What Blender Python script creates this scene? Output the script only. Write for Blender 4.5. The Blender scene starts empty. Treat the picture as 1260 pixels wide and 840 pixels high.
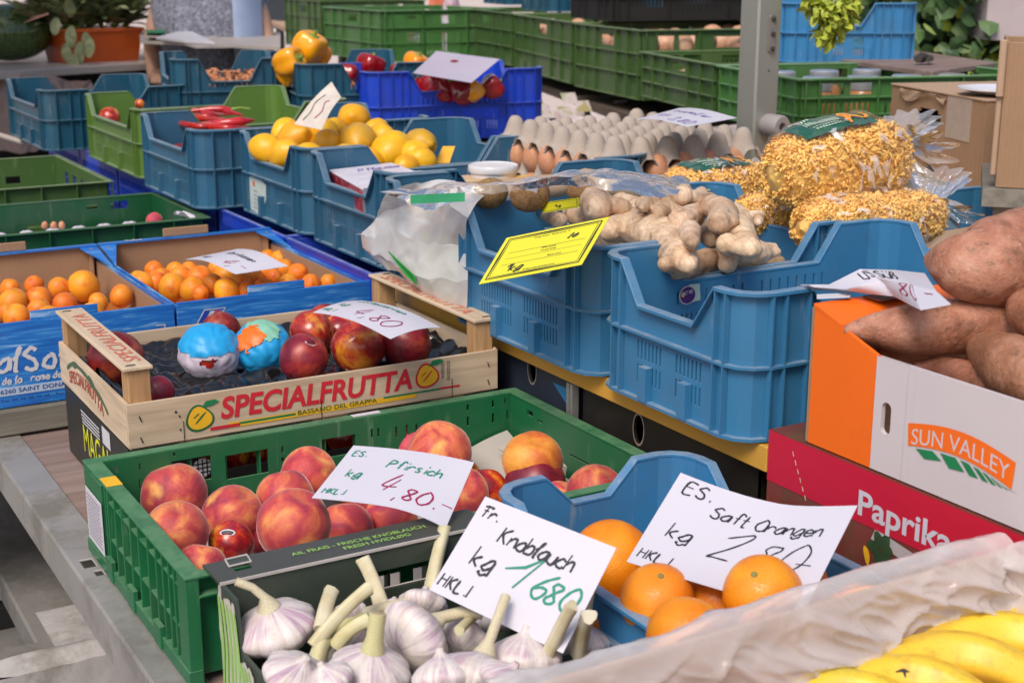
import bpy, bmesh, math, random
import numpy as np
from mathutils import Vector, Matrix, noise, Euler
random.seed(7)
SC = bpy.context.scene
COL = SC.collection
R_ = math.radians
# ------------------------------------------------------------------ camera, sky, sun, exposure
CAMZ = 1.70
PITCH, YAW = R_(14.87), R_(30.1)
cam_d = bpy.data.cameras.new('camera'); cam = bpy.data.objects.new('camera', cam_d); COL.objects.link(cam)
cam.location = (0, 0, CAMZ); cam.rotation_euler = (math.pi/2 - PITCH, 0, -YAW)
cam_d.lens = 50.06; cam_d.sensor_width = 36; cam_d.clip_start = .05; cam_d.clip_end = 400
cam_d.dof.use_dof = True; cam_d.dof.focus_distance = 1.75; cam_d.dof.aperture_fstop = 10
SC.camera = cam
W = bpy.data.worlds.new("World"); SC.world = W; W.use_nodes = True
wn = W.node_tree.nodes; wl = W.node_tree.links
SUN_EL, SUN_AZ = R_(50), R_(232)      # azimuth clockwise from +Y
sky = wn.new('ShaderNodeTexSky'); sky.sky_type = 'NISHITA'; sky.sun_disc = False
sky.sun_elevation = SUN_EL; sky.sun_rotation = SUN_AZ; sky.dust_density = 3.0; sky.air_density = 1.0
wl.new(sky.outputs[0], wn['Background'].inputs[0]); wn['Background'].inputs[1].default_value = .122
sd = bpy.data.lights.new('sun', 'SUN'); so = bpy.data.objects.new('sun', sd); COL.objects.link(so)
sd.energy = 2.05; sd.angle = R_(26); sd.color = (1, .92, .84)
dirv = Vector((math.sin(SUN_AZ)*math.cos(SUN_EL), math.cos(SUN_AZ)*math.cos(SUN_EL), math.sin(SUN_EL)))
so.rotation_euler = dirv.to_track_quat('Z', 'Y').to_euler(); so.location = (0, 0, 6)
SC.view_settings.view_transform = 'Standard'; SC.view_settings.look = 'None'
SC.view_settings.gamma = 1; SC.view_settings.exposure = 0.25
# unseen cloth canopy added above the frame to shade the left and back
def added_awning():
    me = bpy.data.meshes.new('added_awning'); n = 12; V = []
    for j in range(n+1):
        for i in range(n+1):
            u, v = i/n, j/n; V.append((-3.2+AWX*u, AWY+6.5*v, 2.55+.35*v+.05*math.cos(v*3.14*6)*0))
    me.from_pydata(V, [], [(j*(n+1)+i, j*(n+1)+i+1, (j+1)*(n+1)+i+1, (j+1)*(n+1)+i) for j in range(n) for i in range(n)])
    o = bpy.data.objects.new('added_awning', me); COL.objects.link(o); md = o.modifiers.new('solid', 'SOLIDIFY'); md.thickness = .004
    m = bpy.data.materials.new('added_awning_cloth'); m.use_nodes = True; nt = m.node_tree; b = nt.nodes['Principled BSDF']; b.inputs['Base Color'].default_value = (.62,.54,.44,1); tr = nt.nodes.new('ShaderNodeBsdfTranslucent'); tr.inputs[0].default_value = (.62,.52,.40,1); mx = nt.nodes.new('ShaderNodeMixShader'); mx.inputs[0].default_value = .5; nt.links.new(b.outputs[0], mx.inputs[1]); nt.links.new(tr.outputs[0], mx.inputs[2]); nt.links.new(mx.outputs[0], nt.nodes['Material Output'].inputs[0]); me.materials.append(m)
    o['label'] = 'unseen beige cloth canopy added to shade the left and back of the stall'; o['category'] = 'added_awning'
AWX, AWY = 4.0, 4.2
added_awning()
SC.cycles.transparent_max_bounces = 16; SC.cycles.max_bounces = 8

# ------------------------------------------------------------------ pixel -> place helpers (photo is 1260 x 840)
_f = 1752.
_F = Vector((math.sin(YAW)*math.cos(PITCH), math.cos(YAW)*math.cos(PITCH), -math.sin(PITCH)))
_R = Vector((math.cos(YAW), -math.sin(YAW), 0)); _U = _R.cross(_F)
CP = Vector((0, 0, CAMZ))
def ray(px, py): return _F*_f + _R*(px-630) - _U*(py-420)
def atz(px, py, z): d = ray(px, py); return CP + d*((z-CAMZ)/d.z)
def atx(px, py, x): d = ray(px, py); return CP + d*(x/d.x)
def aty(px, py, y): d = ray(px, py); return CP + d*(y/d.y)
def atd(px, py, D): return CP + ray(px, py)*(D/_f)
def depth(p): return (Vector(p)-CP).dot(_F)
def proj(p):
    v = Vector(p)-CP; w = v.dot(_F); return 630+_f*v.dot(_R)/w, 420-_f*v.dot(_U)/w

# ------------------------------------------------------------------ mesh building
class MB:
    def __init__(s): s.v = []; s.f = []; s.m = []; s.mi = 0
    def add(s, vs, fs):
        o = len(s.v); s.v += [tuple(p) for p in vs]
        for f in fs: s.f.append([i+o for i in f]); s.m.append(s.mi)
        return s
    def box(s, a, b, M=None):
        x0, y0, z0 = a; x1, y1, z1 = b
        vs = [Vector(p) for p in ((x0,y0,z0),(x1,y0,z0),(x1,y1,z0),(x0,y1,z0),(x0,y0,z1),(x1,y0,z1),(x1,y1,z1),(x0,y1,z1))]
        if M is not None: vs = [M @ p for p in vs]
        return s.add(vs, [(3,2,1,0),(4,5,6,7),(0,1,5,4),(1,2,6,5),(2,3,7,6),(3,0,4,7)])
    def hexa(s, pts):   # 8 points: bottom quad, top quad
        return s.add(pts, [(3,2,1,0),(4,5,6,7),(0,1,5,4),(1,2,6,5),(2,3,7,6),(3,0,4,7)])
    def prism(s, poly, P0, P1):
        """poly: 2D list; P0,P1: functions (u,v)->3D for the two faces"""
        n = len(poly); vs = [P0(u, v) for u, v in poly] + [P1(u, v) for u, v in poly]
        fs = [list(range(n))[::-1], list(range(n, 2*n))] + [(i, (i+1) % n, n+(i+1) % n, n+i) for i in range(n)]
        return s.add(vs, fs)
    def tube(s, pts, rad, n=10, cap=True, flat=1.0, up=None):
        pts = [Vector(p) for p in pts]; N = len(pts)
        if not hasattr(rad, '__len__'): rad = [rad]*N
        vs = []; ref = Vector(up) if up else None
        for i, p in enumerate(pts):
            t = (pts[min(i+1, N-1)]-pts[max(i-1, 0)]).normalized()
            if ref is None: ref = Vector((0,0,1)) if abs(t.z) < .9 else Vector((1,0,0))
            a = t.cross(ref); a = a.normalized() if a.length > 1e-6 else Vector((1,0,0)); b = a.cross(t).normalized(); ref = b
            for k in range(n):
                an = 2*math.pi*k/n; vs.append(p + (a*math.cos(an) + b*math.sin(an)*flat)*rad[i])
        fs = [(i*n+k, i*n+(k+1) % n, (i+1)*n+(k+1) % n, (i+1)*n+k) for i in range(N-1) for k in range(n)]
        if cap: fs += [list(range(n))[::-1], list(range((N-1)*n, N*n))]
        return s.add(vs, fs)
    def lathe(s, prof, n=24, M=None, cap=True):
        vs = []
        for r, z in prof:
            for k in range(n):
                a = 2*math.pi*k/n; vs.append(Vector((r*math.cos(a), r*math.sin(a), z)))
        if M is not None: vs = [M @ p for p in vs]
        N = len(prof)
        fs = [(i*n+k, i*n+(k+1) % n, (i+1)*n+(k+1) % n, (i+1)*n+k) for i in range(N-1) for k in range(n)]
        if cap: fs += [list(range(n))[::-1], list(range((N-1)*n, N*n))]
        return s.add(vs, fs)
    def grid(s, nu, nv, P, closed_u=False):
        vs = [P(i/nu, j/nv) for j in range(nv+1) for i in range(nu+1)]
        fs = [(j*(nu+1)+i, j*(nu+1)+i+1, (j+1)*(nu+1)+i+1, (j+1)*(nu+1)+i) for j in range(nv) for i in range(nu)]
        return s.add(vs, fs)
    def panel(s, P, us, vs_, solid):
        """sheet with thickness and holes. P(u,v,w) w in 0..1, solid(i,j)->bool"""
        nu, nv = len(us)-1, len(vs_)-1; idx = {}; V = []; Fc = []
        def g(i, j, w):
            k = (i, j, w)
            if k not in idx: idx[k] = len(V); V.append(P(us[i], vs_[j], w))
            return idx[k]
        S = [[bool(solid(i, j)) for j in range(nv)] for i in range(nu)]
        ok = lambda i, j: 0 <= i < nu and 0 <= j < nv and S[i][j]
        for i in range(nu):
            for j in range(nv):
                if not S[i][j]: continue
                Fc.append((g(i,j,0), g(i+1,j,0), g(i+1,j+1,0), g(i,j+1,0)))
                Fc.append((g(i,j+1,1), g(i+1,j+1,1), g(i+1,j,1), g(i,j,1)))
                if not ok(i-1, j): Fc.append((g(i,j,0), g(i,j+1,0), g(i,j+1,1), g(i,j,1)))
                if not ok(i+1, j): Fc.append((g(i+1,j+1,0), g(i+1,j,0), g(i+1,j,1), g(i+1,j+1,1)))
                if not ok(i, j-1): Fc.append((g(i+1,j,0), g(i,j,0), g(i,j,1), g(i+1,j,1)))
                if not ok(i, j+1): Fc.append((g(i,j+1,0), g(i+1,j+1,0), g(i+1,j+1,1), g(i,j+1,1)))
        return s.add(V, Fc)
    def wall(s, p0, p1, z0, z1, th, holes=(), inward=None, extra_u=()):
        """upright wall from p0 to p1 (2D), thickness th to the left of the direction (inward)"""
        p0 = Vector((p0[0], p0[1])); p1 = Vector((p1[0], p1[1])); d = p1-p0; L = d.length; d /= L
        n = Vector((-d.y, d.x))
        us = sorted(set([0, L] + [min(max(round(h[k], 5), 0), L) for h in holes for k in (0, 1)]))
        vs = sorted(set([z0, z1] + [min(max(round(h[k], 5), z0), z1) for h in holes for k in (2, 3)]))
        def solid(i, j):
            u = (us[i]+us[i+1])/2; v = (vs[j]+vs[j+1])/2
            return not any(h[0] < u < h[1] and h[2] < v < h[3] for h in holes)
        def P(u, v, w):
            q = p0 + d*u + n*(th*w); return Vector((q.x, q.y, v))
        return s.panel(P, us, vs, solid)
    def mesh(s, name, mats, smooth=None):
        me = bpy.data.meshes.new(name); me.from_pydata(s.v, [], s.f)
        for m in (mats if isinstance(mats, (list, tuple)) else [mats]): me.materials.append(m)
        if max(s.m, default=0) > 0: me.polygons.foreach_set('material_index', s.m)
        bm = bmesh.new(); bm.from_mesh(me); bmesh.ops.recalc_face_normals(bm, faces=bm.faces); bm.to_mesh(me); bm.free()
        if smooth:
            me.polygons.foreach_set('use_smooth', [True]*len(me.polygons))
            if smooth < 180: me.set_sharp_from_angle(angle=R_(smooth))
        me.update(); return me

WM = {}   # world matrices of what has been placed
def wmat(o): return WM.get(o.name, Matrix.Identity(4))
def tag(o, label=None, cat=None, group=None, kind=None):
    if label: o['label'] = label
    if cat: o['category'] = cat
    if group: o['group'] = group
    if kind: o['kind'] = kind
    return o
def thing(name, label, cat, loc=(0,0,0), rot=(0,0,0), group=None, scale=1):
    o = bpy.data.objects.new(name, None); COL.objects.link(o); o.empty_display_size = .05
    if not hasattr(rot, '__len__'): rot = (0, 0, rot)
    M = Matrix.Translation(loc) @ Euler(rot).to_matrix().to_4x4() @ Matrix.Scale(scale, 4)
    o.matrix_world = M; WM[o.name] = M
    return tag(o, label, cat, group)
def link(name, me, parent=None, loc=None, rot=None, scale=None, label=None):
    o = bpy.data.objects.new(name, me); COL.objects.link(o)
    M = Matrix.Identity(4)
    if loc is not None or rot is not None or scale is not None:
        sc = scale if scale is not None else 1
        if not hasattr(sc, '__len__'): sc = (sc, sc, sc)
        M = Matrix.LocRotScale(Vector(loc or (0,0,0)), rot.to_quaternion() if isinstance(rot, (Euler, Matrix)) else (rot or Euler((0,0,0)).to_quaternion()), Vector(sc))
    if parent: o.parent = parent
    o.matrix_basis = M
    WM[o.name] = (wmat(parent) if parent else Matrix.Identity(4)) @ M
    if label: o['label'] = label
    return o
def part(name, mb, mats, parent, smooth=None, world=False, label=None, bevel=0, kind=None):
    """a child mesh. world=True: the coordinates in mb are world ones"""
    if world:
        I = wmat(parent).inverted(); mb.v = [tuple(I @ Vector(p)) for p in mb.v]
    o = link(name, mb.mesh(name, mats, smooth), parent, label=label)
    if bevel: bev(o, bevel)
    if kind: o['kind'] = kind
    return o
def solo(name, mb, mats, label=None, cat=None, group=None, kind=None, smooth=None, bevel=0):
    """a top-level mesh given in world coordinates; its origin goes to its base"""
    A = np.array(mb.v); c = Vector(((A[:,0].min()+A[:,0].max())/2, (A[:,1].min()+A[:,1].max())/2, A[:,2].min()))
    mb.v = [tuple(Vector(p)-c) for p in mb.v]
    o = link(name, mb.mesh(name, mats, smooth), None, loc=c)
    if bevel: bev(o, bevel)
    return tag(o, label, cat, group, kind)
def bev(o, w, seg=1):
    m = o.modifiers.new('bevel', 'BEVEL'); m.width = w; m.segments = seg; m.limit_method = 'ANGLE'; m.angle_limit = R_(50)
def evalmesh(me, mods):
    o = bpy.data.objects.new('tmp', me); COL.objects.link(o)
    for t, kw in mods:
        m = o.modifiers.new(t, t)
        for k, v in kw.items(): setattr(m, k, v)
    dg = bpy.context.evaluated_depsgraph_get(); dg.update()
    r = bpy.data.meshes.new_from_object(o.evaluated_get(dg)); bpy.data.objects.remove(o); return r
def blob_mesh(name, mb, mat, voxel=.003, smooth_it=6, noise_amp=0., noise_sc=30., seed=0):
    me = mb.mesh(name, mat)
    me = evalmesh(me, [('REMESH', dict(mode='VOXEL', voxel_size=voxel)), ('SMOOTH', dict(factor=.5, iterations=smooth_it))])
    me.name = name; me.materials.clear(); me.materials.append(mat)
    if noise_amp:
        off = Vector((seed*3.1, seed*1.7, 0))
        for v in me.vertices:
            n = v.normal; v.co += n*noise_amp*(noise.noise(v.co*noise_sc+off)+.5*noise.noise(v.co*noise_sc*2.3+off))
    me.polygons.foreach_set('use_smooth', [True]*len(me.polygons)); me.update(); return me
def basis(o, x, y):   # matrix with given origin, x dir, y dir
    x = Vector(x).normalized(); z = x.cross(Vector(y)).normalized(); y = z.cross(x)
    M = Matrix((x, y, z)).transposed().to_4x4(); M.translation = Vector(o); return M

# ------------------------------------------------------------------ materials
def nd(nt, t, **kw):
    n = nt.nodes.new(t)
    for k, v in kw.items(): setattr(n, k, v)
    return n
def rgba(c): return (c[0], c[1], c[2], 1)
class MT:
    """small helper around a material's node tree"""
    def __init__(s, name):
        s.m = bpy.data.materials.new(name); s.m.use_nodes = True; s.nt = s.m.node_tree; s.b = s.nt.nodes['Principled BSDF']
        s.tc = nd(s.nt, 'ShaderNodeTexCoord'); s.co = s.tc.outputs['Object']
    def rnd(s, amt=5.):   # offset the coordinates by the object's own random number
        oi = nd(s.nt, 'ShaderNodeObjectInfo'); mu = nd(s.nt, 'ShaderNodeMath', operation='MULTIPLY'); mu.inputs[1].default_value = amt
        s.nt.links.new(oi.outputs['Random'], mu.inputs[0]); ad = nd(s.nt, 'ShaderNodeVectorMath', operation='ADD')
        s.nt.links.new(s.co, ad.inputs[0]); s.nt.links.new(mu.outputs[0], ad.inputs[1]); s.oc = s.co; s.co = ad.outputs[0]; s.rand = oi.outputs['Random']
    def noise(s, scale, detail=4, rough=.55, dist=0, stretch=None, co=None):
        n = nd(s.nt, 'ShaderNodeTexNoise'); n.inputs['Scale'].default_value = scale; n.inputs['Detail'].default_value = detail
        n.inputs['Roughness'].default_value = rough; n.inputs['Distortion'].default_value = dist
        c = co or s.co
        if stretch:
            mp = nd(s.nt, 'ShaderNodeMapping'); mp.inputs['Scale'].default_value = stretch; s.nt.links.new(c, mp.inputs[0]); c = mp.outputs[0]
        s.nt.links.new(c, n.inputs['Vector']); return n.outputs['Fac']
    def vor(s, scale, feat='F1', stretch=None):
        n = nd(s.nt, 'ShaderNodeTexVoronoi', feature=feat); n.inputs['Scale'].default_value = scale; c = s.co
        if stretch:
            mp = nd(s.nt, 'ShaderNodeMapping'); mp.inputs['Scale'].default_value = stretch; s.nt.links.new(c, mp.inputs[0]); c = mp.outputs[0]
        s.nt.links.new(c, n.inputs['Vector']); return n.outputs['Distance']
    def ramp(s, fac, stops, interp='LINEAR'):
        r = nd(s.nt, 'ShaderNodeValToRGB'); r.color_ramp.interpolation = interp; e = r.color_ramp.elements
        while len(e) < len(stops): e.new(.5)
        for k, (p, c) in enumerate(stops): e[k].position = p; e[k].color = rgba(c) if hasattr(c, '__len__') else (c, c, c, 1)
        s.nt.links.new(fac, r.inputs[0]); return r.outputs[0]
    def mix(s, fac, a, b, mode='MIX'):
        m = nd(s.nt, 'ShaderNodeMix', data_type='RGBA', blend_type=mode)
        for sock, v in ((m.inputs[0], fac), (m.inputs[6], a), (m.inputs[7], b)):
            if hasattr(v, 'links'): s.nt.links.new(v, sock)
            else: sock.default_value = rgba(v) if hasattr(v, '__len__') else v
        return m.outputs[2]
    def math(s, op, a, b=0.):
        m = nd(s.nt, 'ShaderNodeMath', operation=op)
        for sock, v in ((m.inputs[0], a), (m.inputs[1], b)):
            if hasattr(v, 'links'): s.nt.links.new(v, sock)
            else: sock.default_value = v
        return m.outputs[0]
    def sep(s, co=None):
        n = nd(s.nt, 'ShaderNodeSeparateXYZ'); s.nt.links.new(co or s.co, n.inputs[0]); return n.outputs
    def hsv(s, c, hue=0., val=0.):   # vary by object random
        h = nd(s.nt, 'ShaderNodeHueSaturation'); s.nt.links.new(c, h.inputs['Color'])
        s.nt.links.new(s.math('ADD', s.math('MULTIPLY', s.rand, hue), .5-hue/2), h.inputs['Hue'])
        r2 = s.math('FRACT', s.math('MULTIPLY', s.rand, 7.3))
        s.nt.links.new(s.math('ADD', s.math('MULTIPLY', r2, val), 1-val/2), h.inputs['Value']); return h.outputs[0]
    def bump(s, h, strength=.3, dist=.002, chain=None):
        b = nd(s.nt, 'ShaderNodeBump'); b.inputs['Strength'].default_value = strength; b.inputs['Distance'].default_value = dist
        s.nt.links.new(h, b.inputs['Height'])
        if chain: s.nt.links.new(chain, b.inputs['Normal'])
        s.nt.links.new(b.outputs[0], s.b.inputs['Normal']); return b.outputs[0]
    def base(s, c):
        if hasattr(c, 'links'): s.nt.links.new(c, s.b.inputs['Base Color'])
        else: s.b.inputs['Base Color'].default_value = rgba(c)
    def set(s, **kw):
        names = dict(rough='Roughness', metal='Metallic', spec='Specular IOR Level', trans='Transmission Weight', alpha='Alpha', coat='Coat Weight',
                     coatr='Coat Roughness', sheen='Sheen Weight', sheenr='Sheen Roughness', sss='Subsurface Weight', sssr='Subsurface Scale', ior='IOR')
        for k, v in kw.items():
            sk = s.b.inputs[names[k]]
            if hasattr(v, 'links'): s.nt.links.new(v, sk)
            else: sk.default_value = v
        return s

def plain(name, col, rough=.5, var=.25, scale=25, bump=0., bscale=80, dirt=None, dirt_amt=.55, spec=.5, metal=0, stretch=None, **kw):
    t = MT(name); n = t.noise(scale, 5, stretch=stretch)
    c = t.mix(n, [x*(1-var) for x in col], [min(1, x*(1+var)) for x in col])
    if dirt:
        d = t.ramp(t.noise(scale*.45, 6, .7), [(dirt_amt, 0.), (dirt_amt+.14, 1.)]); c = t.mix(t.math('MULTIPLY', d, .65), c, dirt)
        t.set(rough=t.math('ADD', t.math('MULTIPLY', d, .25), rough))
    else: t.set(rough=t.math('ADD', t.math('MULTIPLY', n, .2), rough-.1))
    t.base(c); t.set(spec=spec, metal=metal, **kw)
    if bump: t.bump(t.noise(bscale, 6, stretch=stretch), bump)
    return t.m
def crate_plastic(name, col, scuff=(.35,.38,.40), amt=.60, rough=.38):
    """moulded plastic with dusty scuffs and fine scratches"""
    t = MT(name); n = t.noise(9, 4)
    c = t.mix(n, [x*.85 for x in col], [min(1, x*1.15) for x in col])
    geo = nd(t.nt, 'ShaderNodeNewGeometry')
    up = t.sep(geo.outputs['Normal'])[2]
    dust = t.math('MULTIPLY', t.ramp(up, [(.4, 0.), (.9, 1.)]), t.ramp(t.noise(38, 6, .7), [(.30, .15), (.56, 1.)]))
    c = t.mix(t.math('MULTIPLY', dust, .55), c, scuff)
    sc = t.ramp(t.noise(60, 3, .6, stretch=(1, 1, .12)), [(amt, 0.), (amt+.07, 1.)])
    sc2 = t.ramp(t.noise(6, 5, .65), [(.48, 0.), (.66, 1.)])
    f = t.math('MULTIPLY', sc, sc2); c = t.mix(t.math('MULTIPLY', f, .55), c, scuff)
    gr = t.ramp(t.noise(7, 7, .72), [(.50, 0.), (.68, 1.)]); c = t.mix(t.math('MULTIPLY', gr, .22), c, (.12,.11,.10))
    t.base(c); t.set(rough=t.math('ADD', t.math('MULTIPLY', t.math('ADD', dust, f), .3), rough), spec=.45)
    t.bump(t.noise(45, 5), .12, .001); return t.m
BLUE = crate_plastic('blue_plastic', (.040,.185,.355))
BLUE2 = crate_plastic('dusky_blue_plastic', (.030,.122,.215))
TEAL = crate_plastic('petrol_blue_plastic', (.014,.085,.145))
ROYAL = crate_plastic('royal_blue_plastic', (.012,.055,.52), amt=.66)
OLIVE = crate_plastic('olive_green_plastic', (.10,.19,.035))
GREEN = crate_plastic('green_plastic', (.012,.135,.05), scuff=(.16,.30,.16))
DGREEN = crate_plastic('dark_green_plastic', (.008,.085,.03), scuff=(.1,.16,.08))
MGREEN = crate_plastic('moss_green_plastic', (.055,.115,.03), scuff=(.3,.36,.22))
LGREEN = crate_plastic('leaf_green_plastic', (.065,.18,.045), scuff=(.35,.5,.35))
SKYB = crate_plastic('sky_blue_plastic', (.04,.22,.46))
def wood_mat(name, a, b, sc=1.0, rough=.7, axis=0):
    t = MT(name); st = [30*sc, 30*sc, 30*sc]; st[axis] = 2.2*sc
    n = t.noise(1, 6, .6, 1.2, stretch=st); fine = t.noise(1, 3, .5, stretch=[x*4 for x in st])
    c = t.ramp(n, [(.3, a), (.62, b)]); c = t.mix(t.ramp(fine, [(.45, 0.), (.7, .35)]), c, [x*.55 for x in a])
    kn = t.ramp(t.vor(7*sc, stretch=[1 if k != axis else .35 for k in range(3)]), [(.0, .5), (.10, 0.)]); c = t.mix(kn, c, [x*.35 for x in a])
    t.base(c); t.set(rough=rough); t.bump(n, .25, .001); return t.m
WOODX = wood_mat('pale_poplar_wood', (.50,.37,.24), (.68,.53,.37), axis=0)
WOODY = wood_mat('pale_poplar_wood_end', (.50,.37,.24), (.68,.53,.37), axis=1)
WOODZ = wood_mat('pine_post_wood', (.33,.17,.07), (.56,.34,.16), axis=2)
OLDW = wood_mat('weathered_grey_board', (.13,.115,.09), (.25,.23,.19), .7, .85, 0)
PLY = wood_mat('brown_plywood', (.20,.13,.11), (.30,.22,.19), .5, .75, 0)
def card_mat(name, a=(.36,.22,.13), line=220, axis='x', bump=.25):
    t = MT(name); n = t.noise(14, 5); w = nd(t.nt, 'ShaderNodeTexWave', wave_type='BANDS'); w.inputs['Scale'].default_value = 60
    w.inputs['Distortion'].default_value = .6; t.nt.links.new(t.co, w.inputs[0])
    c = t.mix(n, [x*.85 for x in a], [x*1.12 for x in a]); c = t.mix(t.math('MULTIPLY', w.outputs['Fac'], .10), c, [x*.6 for x in a])
    f = t.noise(300, 3, stretch=(1, 1, .2)); c = t.mix(t.ramp(f, [(.5, 0.), (.75, .25)]), c, [x*.7 for x in a])
    t.base(c); t.set(rough=.85, spec=.2); t.bump(w.outputs['Fac'], bump, .0006); return t.m
CARD = card_mat('brown_cardboard'); CARDL = card_mat('pale_cardboard', (.46,.31,.21)); CARDG = card_mat('cardboard_cut_edge', (.36,.28,.21))
METAL = plain('galvanised_steel', (.43,.41,.385), .42, .25, 12, .15, 60, dirt=(.15,.13,.10), dirt_amt=.46, metal=.45)
POSTM = plain('satin_aluminium_post', (.38,.38,.34), .40, .18, 5, .08, 50, dirt=(.60,.60,.57), dirt_amt=.60, metal=.55, stretch=(1,1,.25))
IRON = plain('dark_iron', (.10,.09,.08), .5, .3, 40, .3, metal=.6)
CONC = plain('stained_grey_base', (.20,.19,.175), .72, .4, 9, .4, 45, dirt=(.085,.075,.05), dirt_amt=.45)
CONC2 = plain('chalky_grey_base', (.42,.40,.385), .85, .3, 30, .6, 60, dirt=(.2,.18,.15), dirt_amt=.5)
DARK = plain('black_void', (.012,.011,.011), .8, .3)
PAPER = plain('white_card', (.61,.59,.66), .42, .03, 6, spec=.5)
PAPERW = plain('white_paper', (.61,.59,.62), .6, .04, 8)
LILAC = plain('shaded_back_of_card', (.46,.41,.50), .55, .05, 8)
YELLOWC = plain('yellow_card', (.80,.74,.03), .35, .04, 8)
INKK = plain('black_ink', (.02,.02,.03), .5, .1); INKG = plain('green_ink', (.01,.24,.15), .5, .1)
INKR = plain('wine_red_ink', (.33,.01,.08), .5, .1); INKV = plain('violet_ink', (.16,.08,.40), .5, .1); INKF = plain('faded_ink', (.30,.25,.36), .5, .1)
ORANGEP = plain('orange_print', (.86,.15,.006), .42, .07, 9, .12, 60, dirt=(.55,.12,.02), dirt_amt=.62); WHITEP = plain('white_print', (.60,.545,.56), .48, .06, 4, .12, 60, dirt=(.40,.34,.31), dirt_amt=.60)
REDP = plain('red_print', (.55,.012,.04), .4, .07, 6); REDL = plain('red_lettering', (.60,.02,.035), .6, .12)
GREENP = plain('green_print', (.01,.20,.07), .5, .1); YELP = plain('yellow_print', (.85,.47,.02), .55, .08)
LIMEP = plain('lime_print', (.30,.55,.12), .5, .1); BLACKB = plain('black_carton', (.018,.018,.016), .42, .3, 30, spec=.6)
GARB = plain('dark_grey_green_carton', (.055,.06,.05), .40, .18, 25, .1, 200, spec=.6)
GARI = plain('dark_olive_carton_inside', (.045,.06,.045), .5, .18, 25, .1, 200)
NAVY = plain('navy_carton', (.035,.045,.07), .45, .2, 12); BRNB = plain('black_brown_carton', (.022,.018,.014), .5, .3, 40)
SHELFM = plain('ochre_shelf_edge', (.62,.33,.05), .45, .12, 10, .05, 50, dirt=(.35,.2,.05), dirt_amt=.62)
WHITEPL = plain('white_plastic', (.66,.65,.66), .35, .05, 8)
GREYTOP = plain('pale_laminate', (.42,.37,.34), .45, .12, 6)
def blue_carton():
    t = MT('blue_printed_carton'); n = t.noise(1, 6, .65, .6, stretch=(9, 9, 110)); n2 = t.noise(6, 3)
    c = t.ramp(n, [(.34, (.012,.10,.42)), (.52, (.02,.19,.58)), (.60, (.10,.34,.68)), (.66, (.34,.52,.78))])
    c = t.mix(t.ramp(n2, [(.40, 0.), (.7, .6)]), c, (.012,.13,.50)); t.base(c); t.set(rough=.42); t.bump(t.noise(1, 3, stretch=(3, 3, 150)), .06, .001); return t.m
CARTB = blue_carton()
def fruit(name, stops, nsc=13,  rough=.42, hue=.02, val=.25, bump=.1, bsc=250, sheen=0, speck=None, sss=.08, coat=0, low=2.2, dist=.8, unit=True, patch=None, mott=None):
    uf = .085 if unit else 1.; nsc *= uf; bsc *= uf
    t = MT(name); t.rnd(7); n = t.noise(nsc, 5, .5, dist)
    c = t.ramp(n, stops)
    if patch:
        pc, ps, lo_, hi_ = patch; c = t.mix(t.ramp(t.noise(ps*uf, 3, .5, .5), [(lo_, 0.), (hi_, .85)]), c, pc)
    if mott:
        c = t.mix(t.ramp(t.noise(70*uf, 5, .7), [(.50, 0.), (.66, mott[1])]), c, mott[0])
    if speck: c = t.mix(t.ramp(t.noise(380*uf, 2), [(.60, 0.), (.75, .28)]), c, speck)
    c = t.hsv(c, hue, val); t.base(c); t.set(rough=rough, sheen=sheen, sheenr=.35, coat=coat, coatr=.15, sss=sss, sssr=.01)
    t.b.inputs['Subsurface Radius'].default_value = (1, .3, .12)
    if sheen: t.b.inputs['Sheen Tint'].default_value = (1, .72, .66, 1)
    if bump: t.bump(t.noise(bsc, 3), bump, .0006)
    return t.m
PEACH = fruit('peach_skin', [(.34,(.36,.028,.06)),(.47,(.56,.06,.065)),(.58,(.70,.14,.07)),(.67,(.80,.29,.09)),(.78,(.88,.50,.13))], 12, .62, .025, .22, .10, sheen=.7, speck=(.85,.5,.3), patch=((.90,.46,.10), 8, .61, .73), mott=((.36,.03,.07), .35))
PEACHY = fruit('yellow_peach_skin', [(.32,(.42,.05,.03)),(.43,(.66,.20,.03)),(.55,(.80,.36,.04)),(.72,(.86,.50,.09))], 9, .55, .02, .12, .1, sheen=.4, mott=((.62,.14,.03), .4))
NECT = fruit('nectarine_skin', [(.34,(.20,.010,.014)),(.45,(.40,.018,.018)),(.54,(.62,.08,.015)),(.66,(.85,.33,.03))], 11, .24, .02, .2, .05, speck=(.7,.3,.15), coat=.25, patch=((.88,.42,.04), 8, .60, .74), mott=((.22,.01,.015), .5))
NECTD = fruit('dark_nectarine_skin', [(.34,(.13,.008,.018)),(.50,(.25,.012,.022)),(.70,(.50,.07,.03))], 10, .38, .02, .2, .05, speck=(.5,.22,.18), patch=((.55,.10,.04), 8, .60, .75), mott=((.07,.004,.012), .5))
APRI = fruit('apricot_skin', [(.28,(.66,.12,.010)),(.42,(.80,.23,.012)),(.65,(.86,.32,.016)),(.8,(.88,.40,.03))], 9, .5, .03, .2, .08, sheen=.12, patch=((.60,.07,.01), 6, .58, .75))
ORAN = fruit('orange_peel', [(.3,(.80,.20,.004)),(.7,(.90,.34,.01))], 10, .36, .012, .12, 0)
_t = MT.__new__(MT); _t.m = ORAN; _t.nt = ORAN.node_tree; _t.b = _t.nt.nodes['Principled BSDF']; _t.tc = nd(_t.nt, 'ShaderNodeTexCoord'); _t.co = _t.tc.outputs['Object']
_t.bump(_t.ramp(_t.vor(30), [(0., 0.), (.5, 1.)]), .45, .0010)
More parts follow.
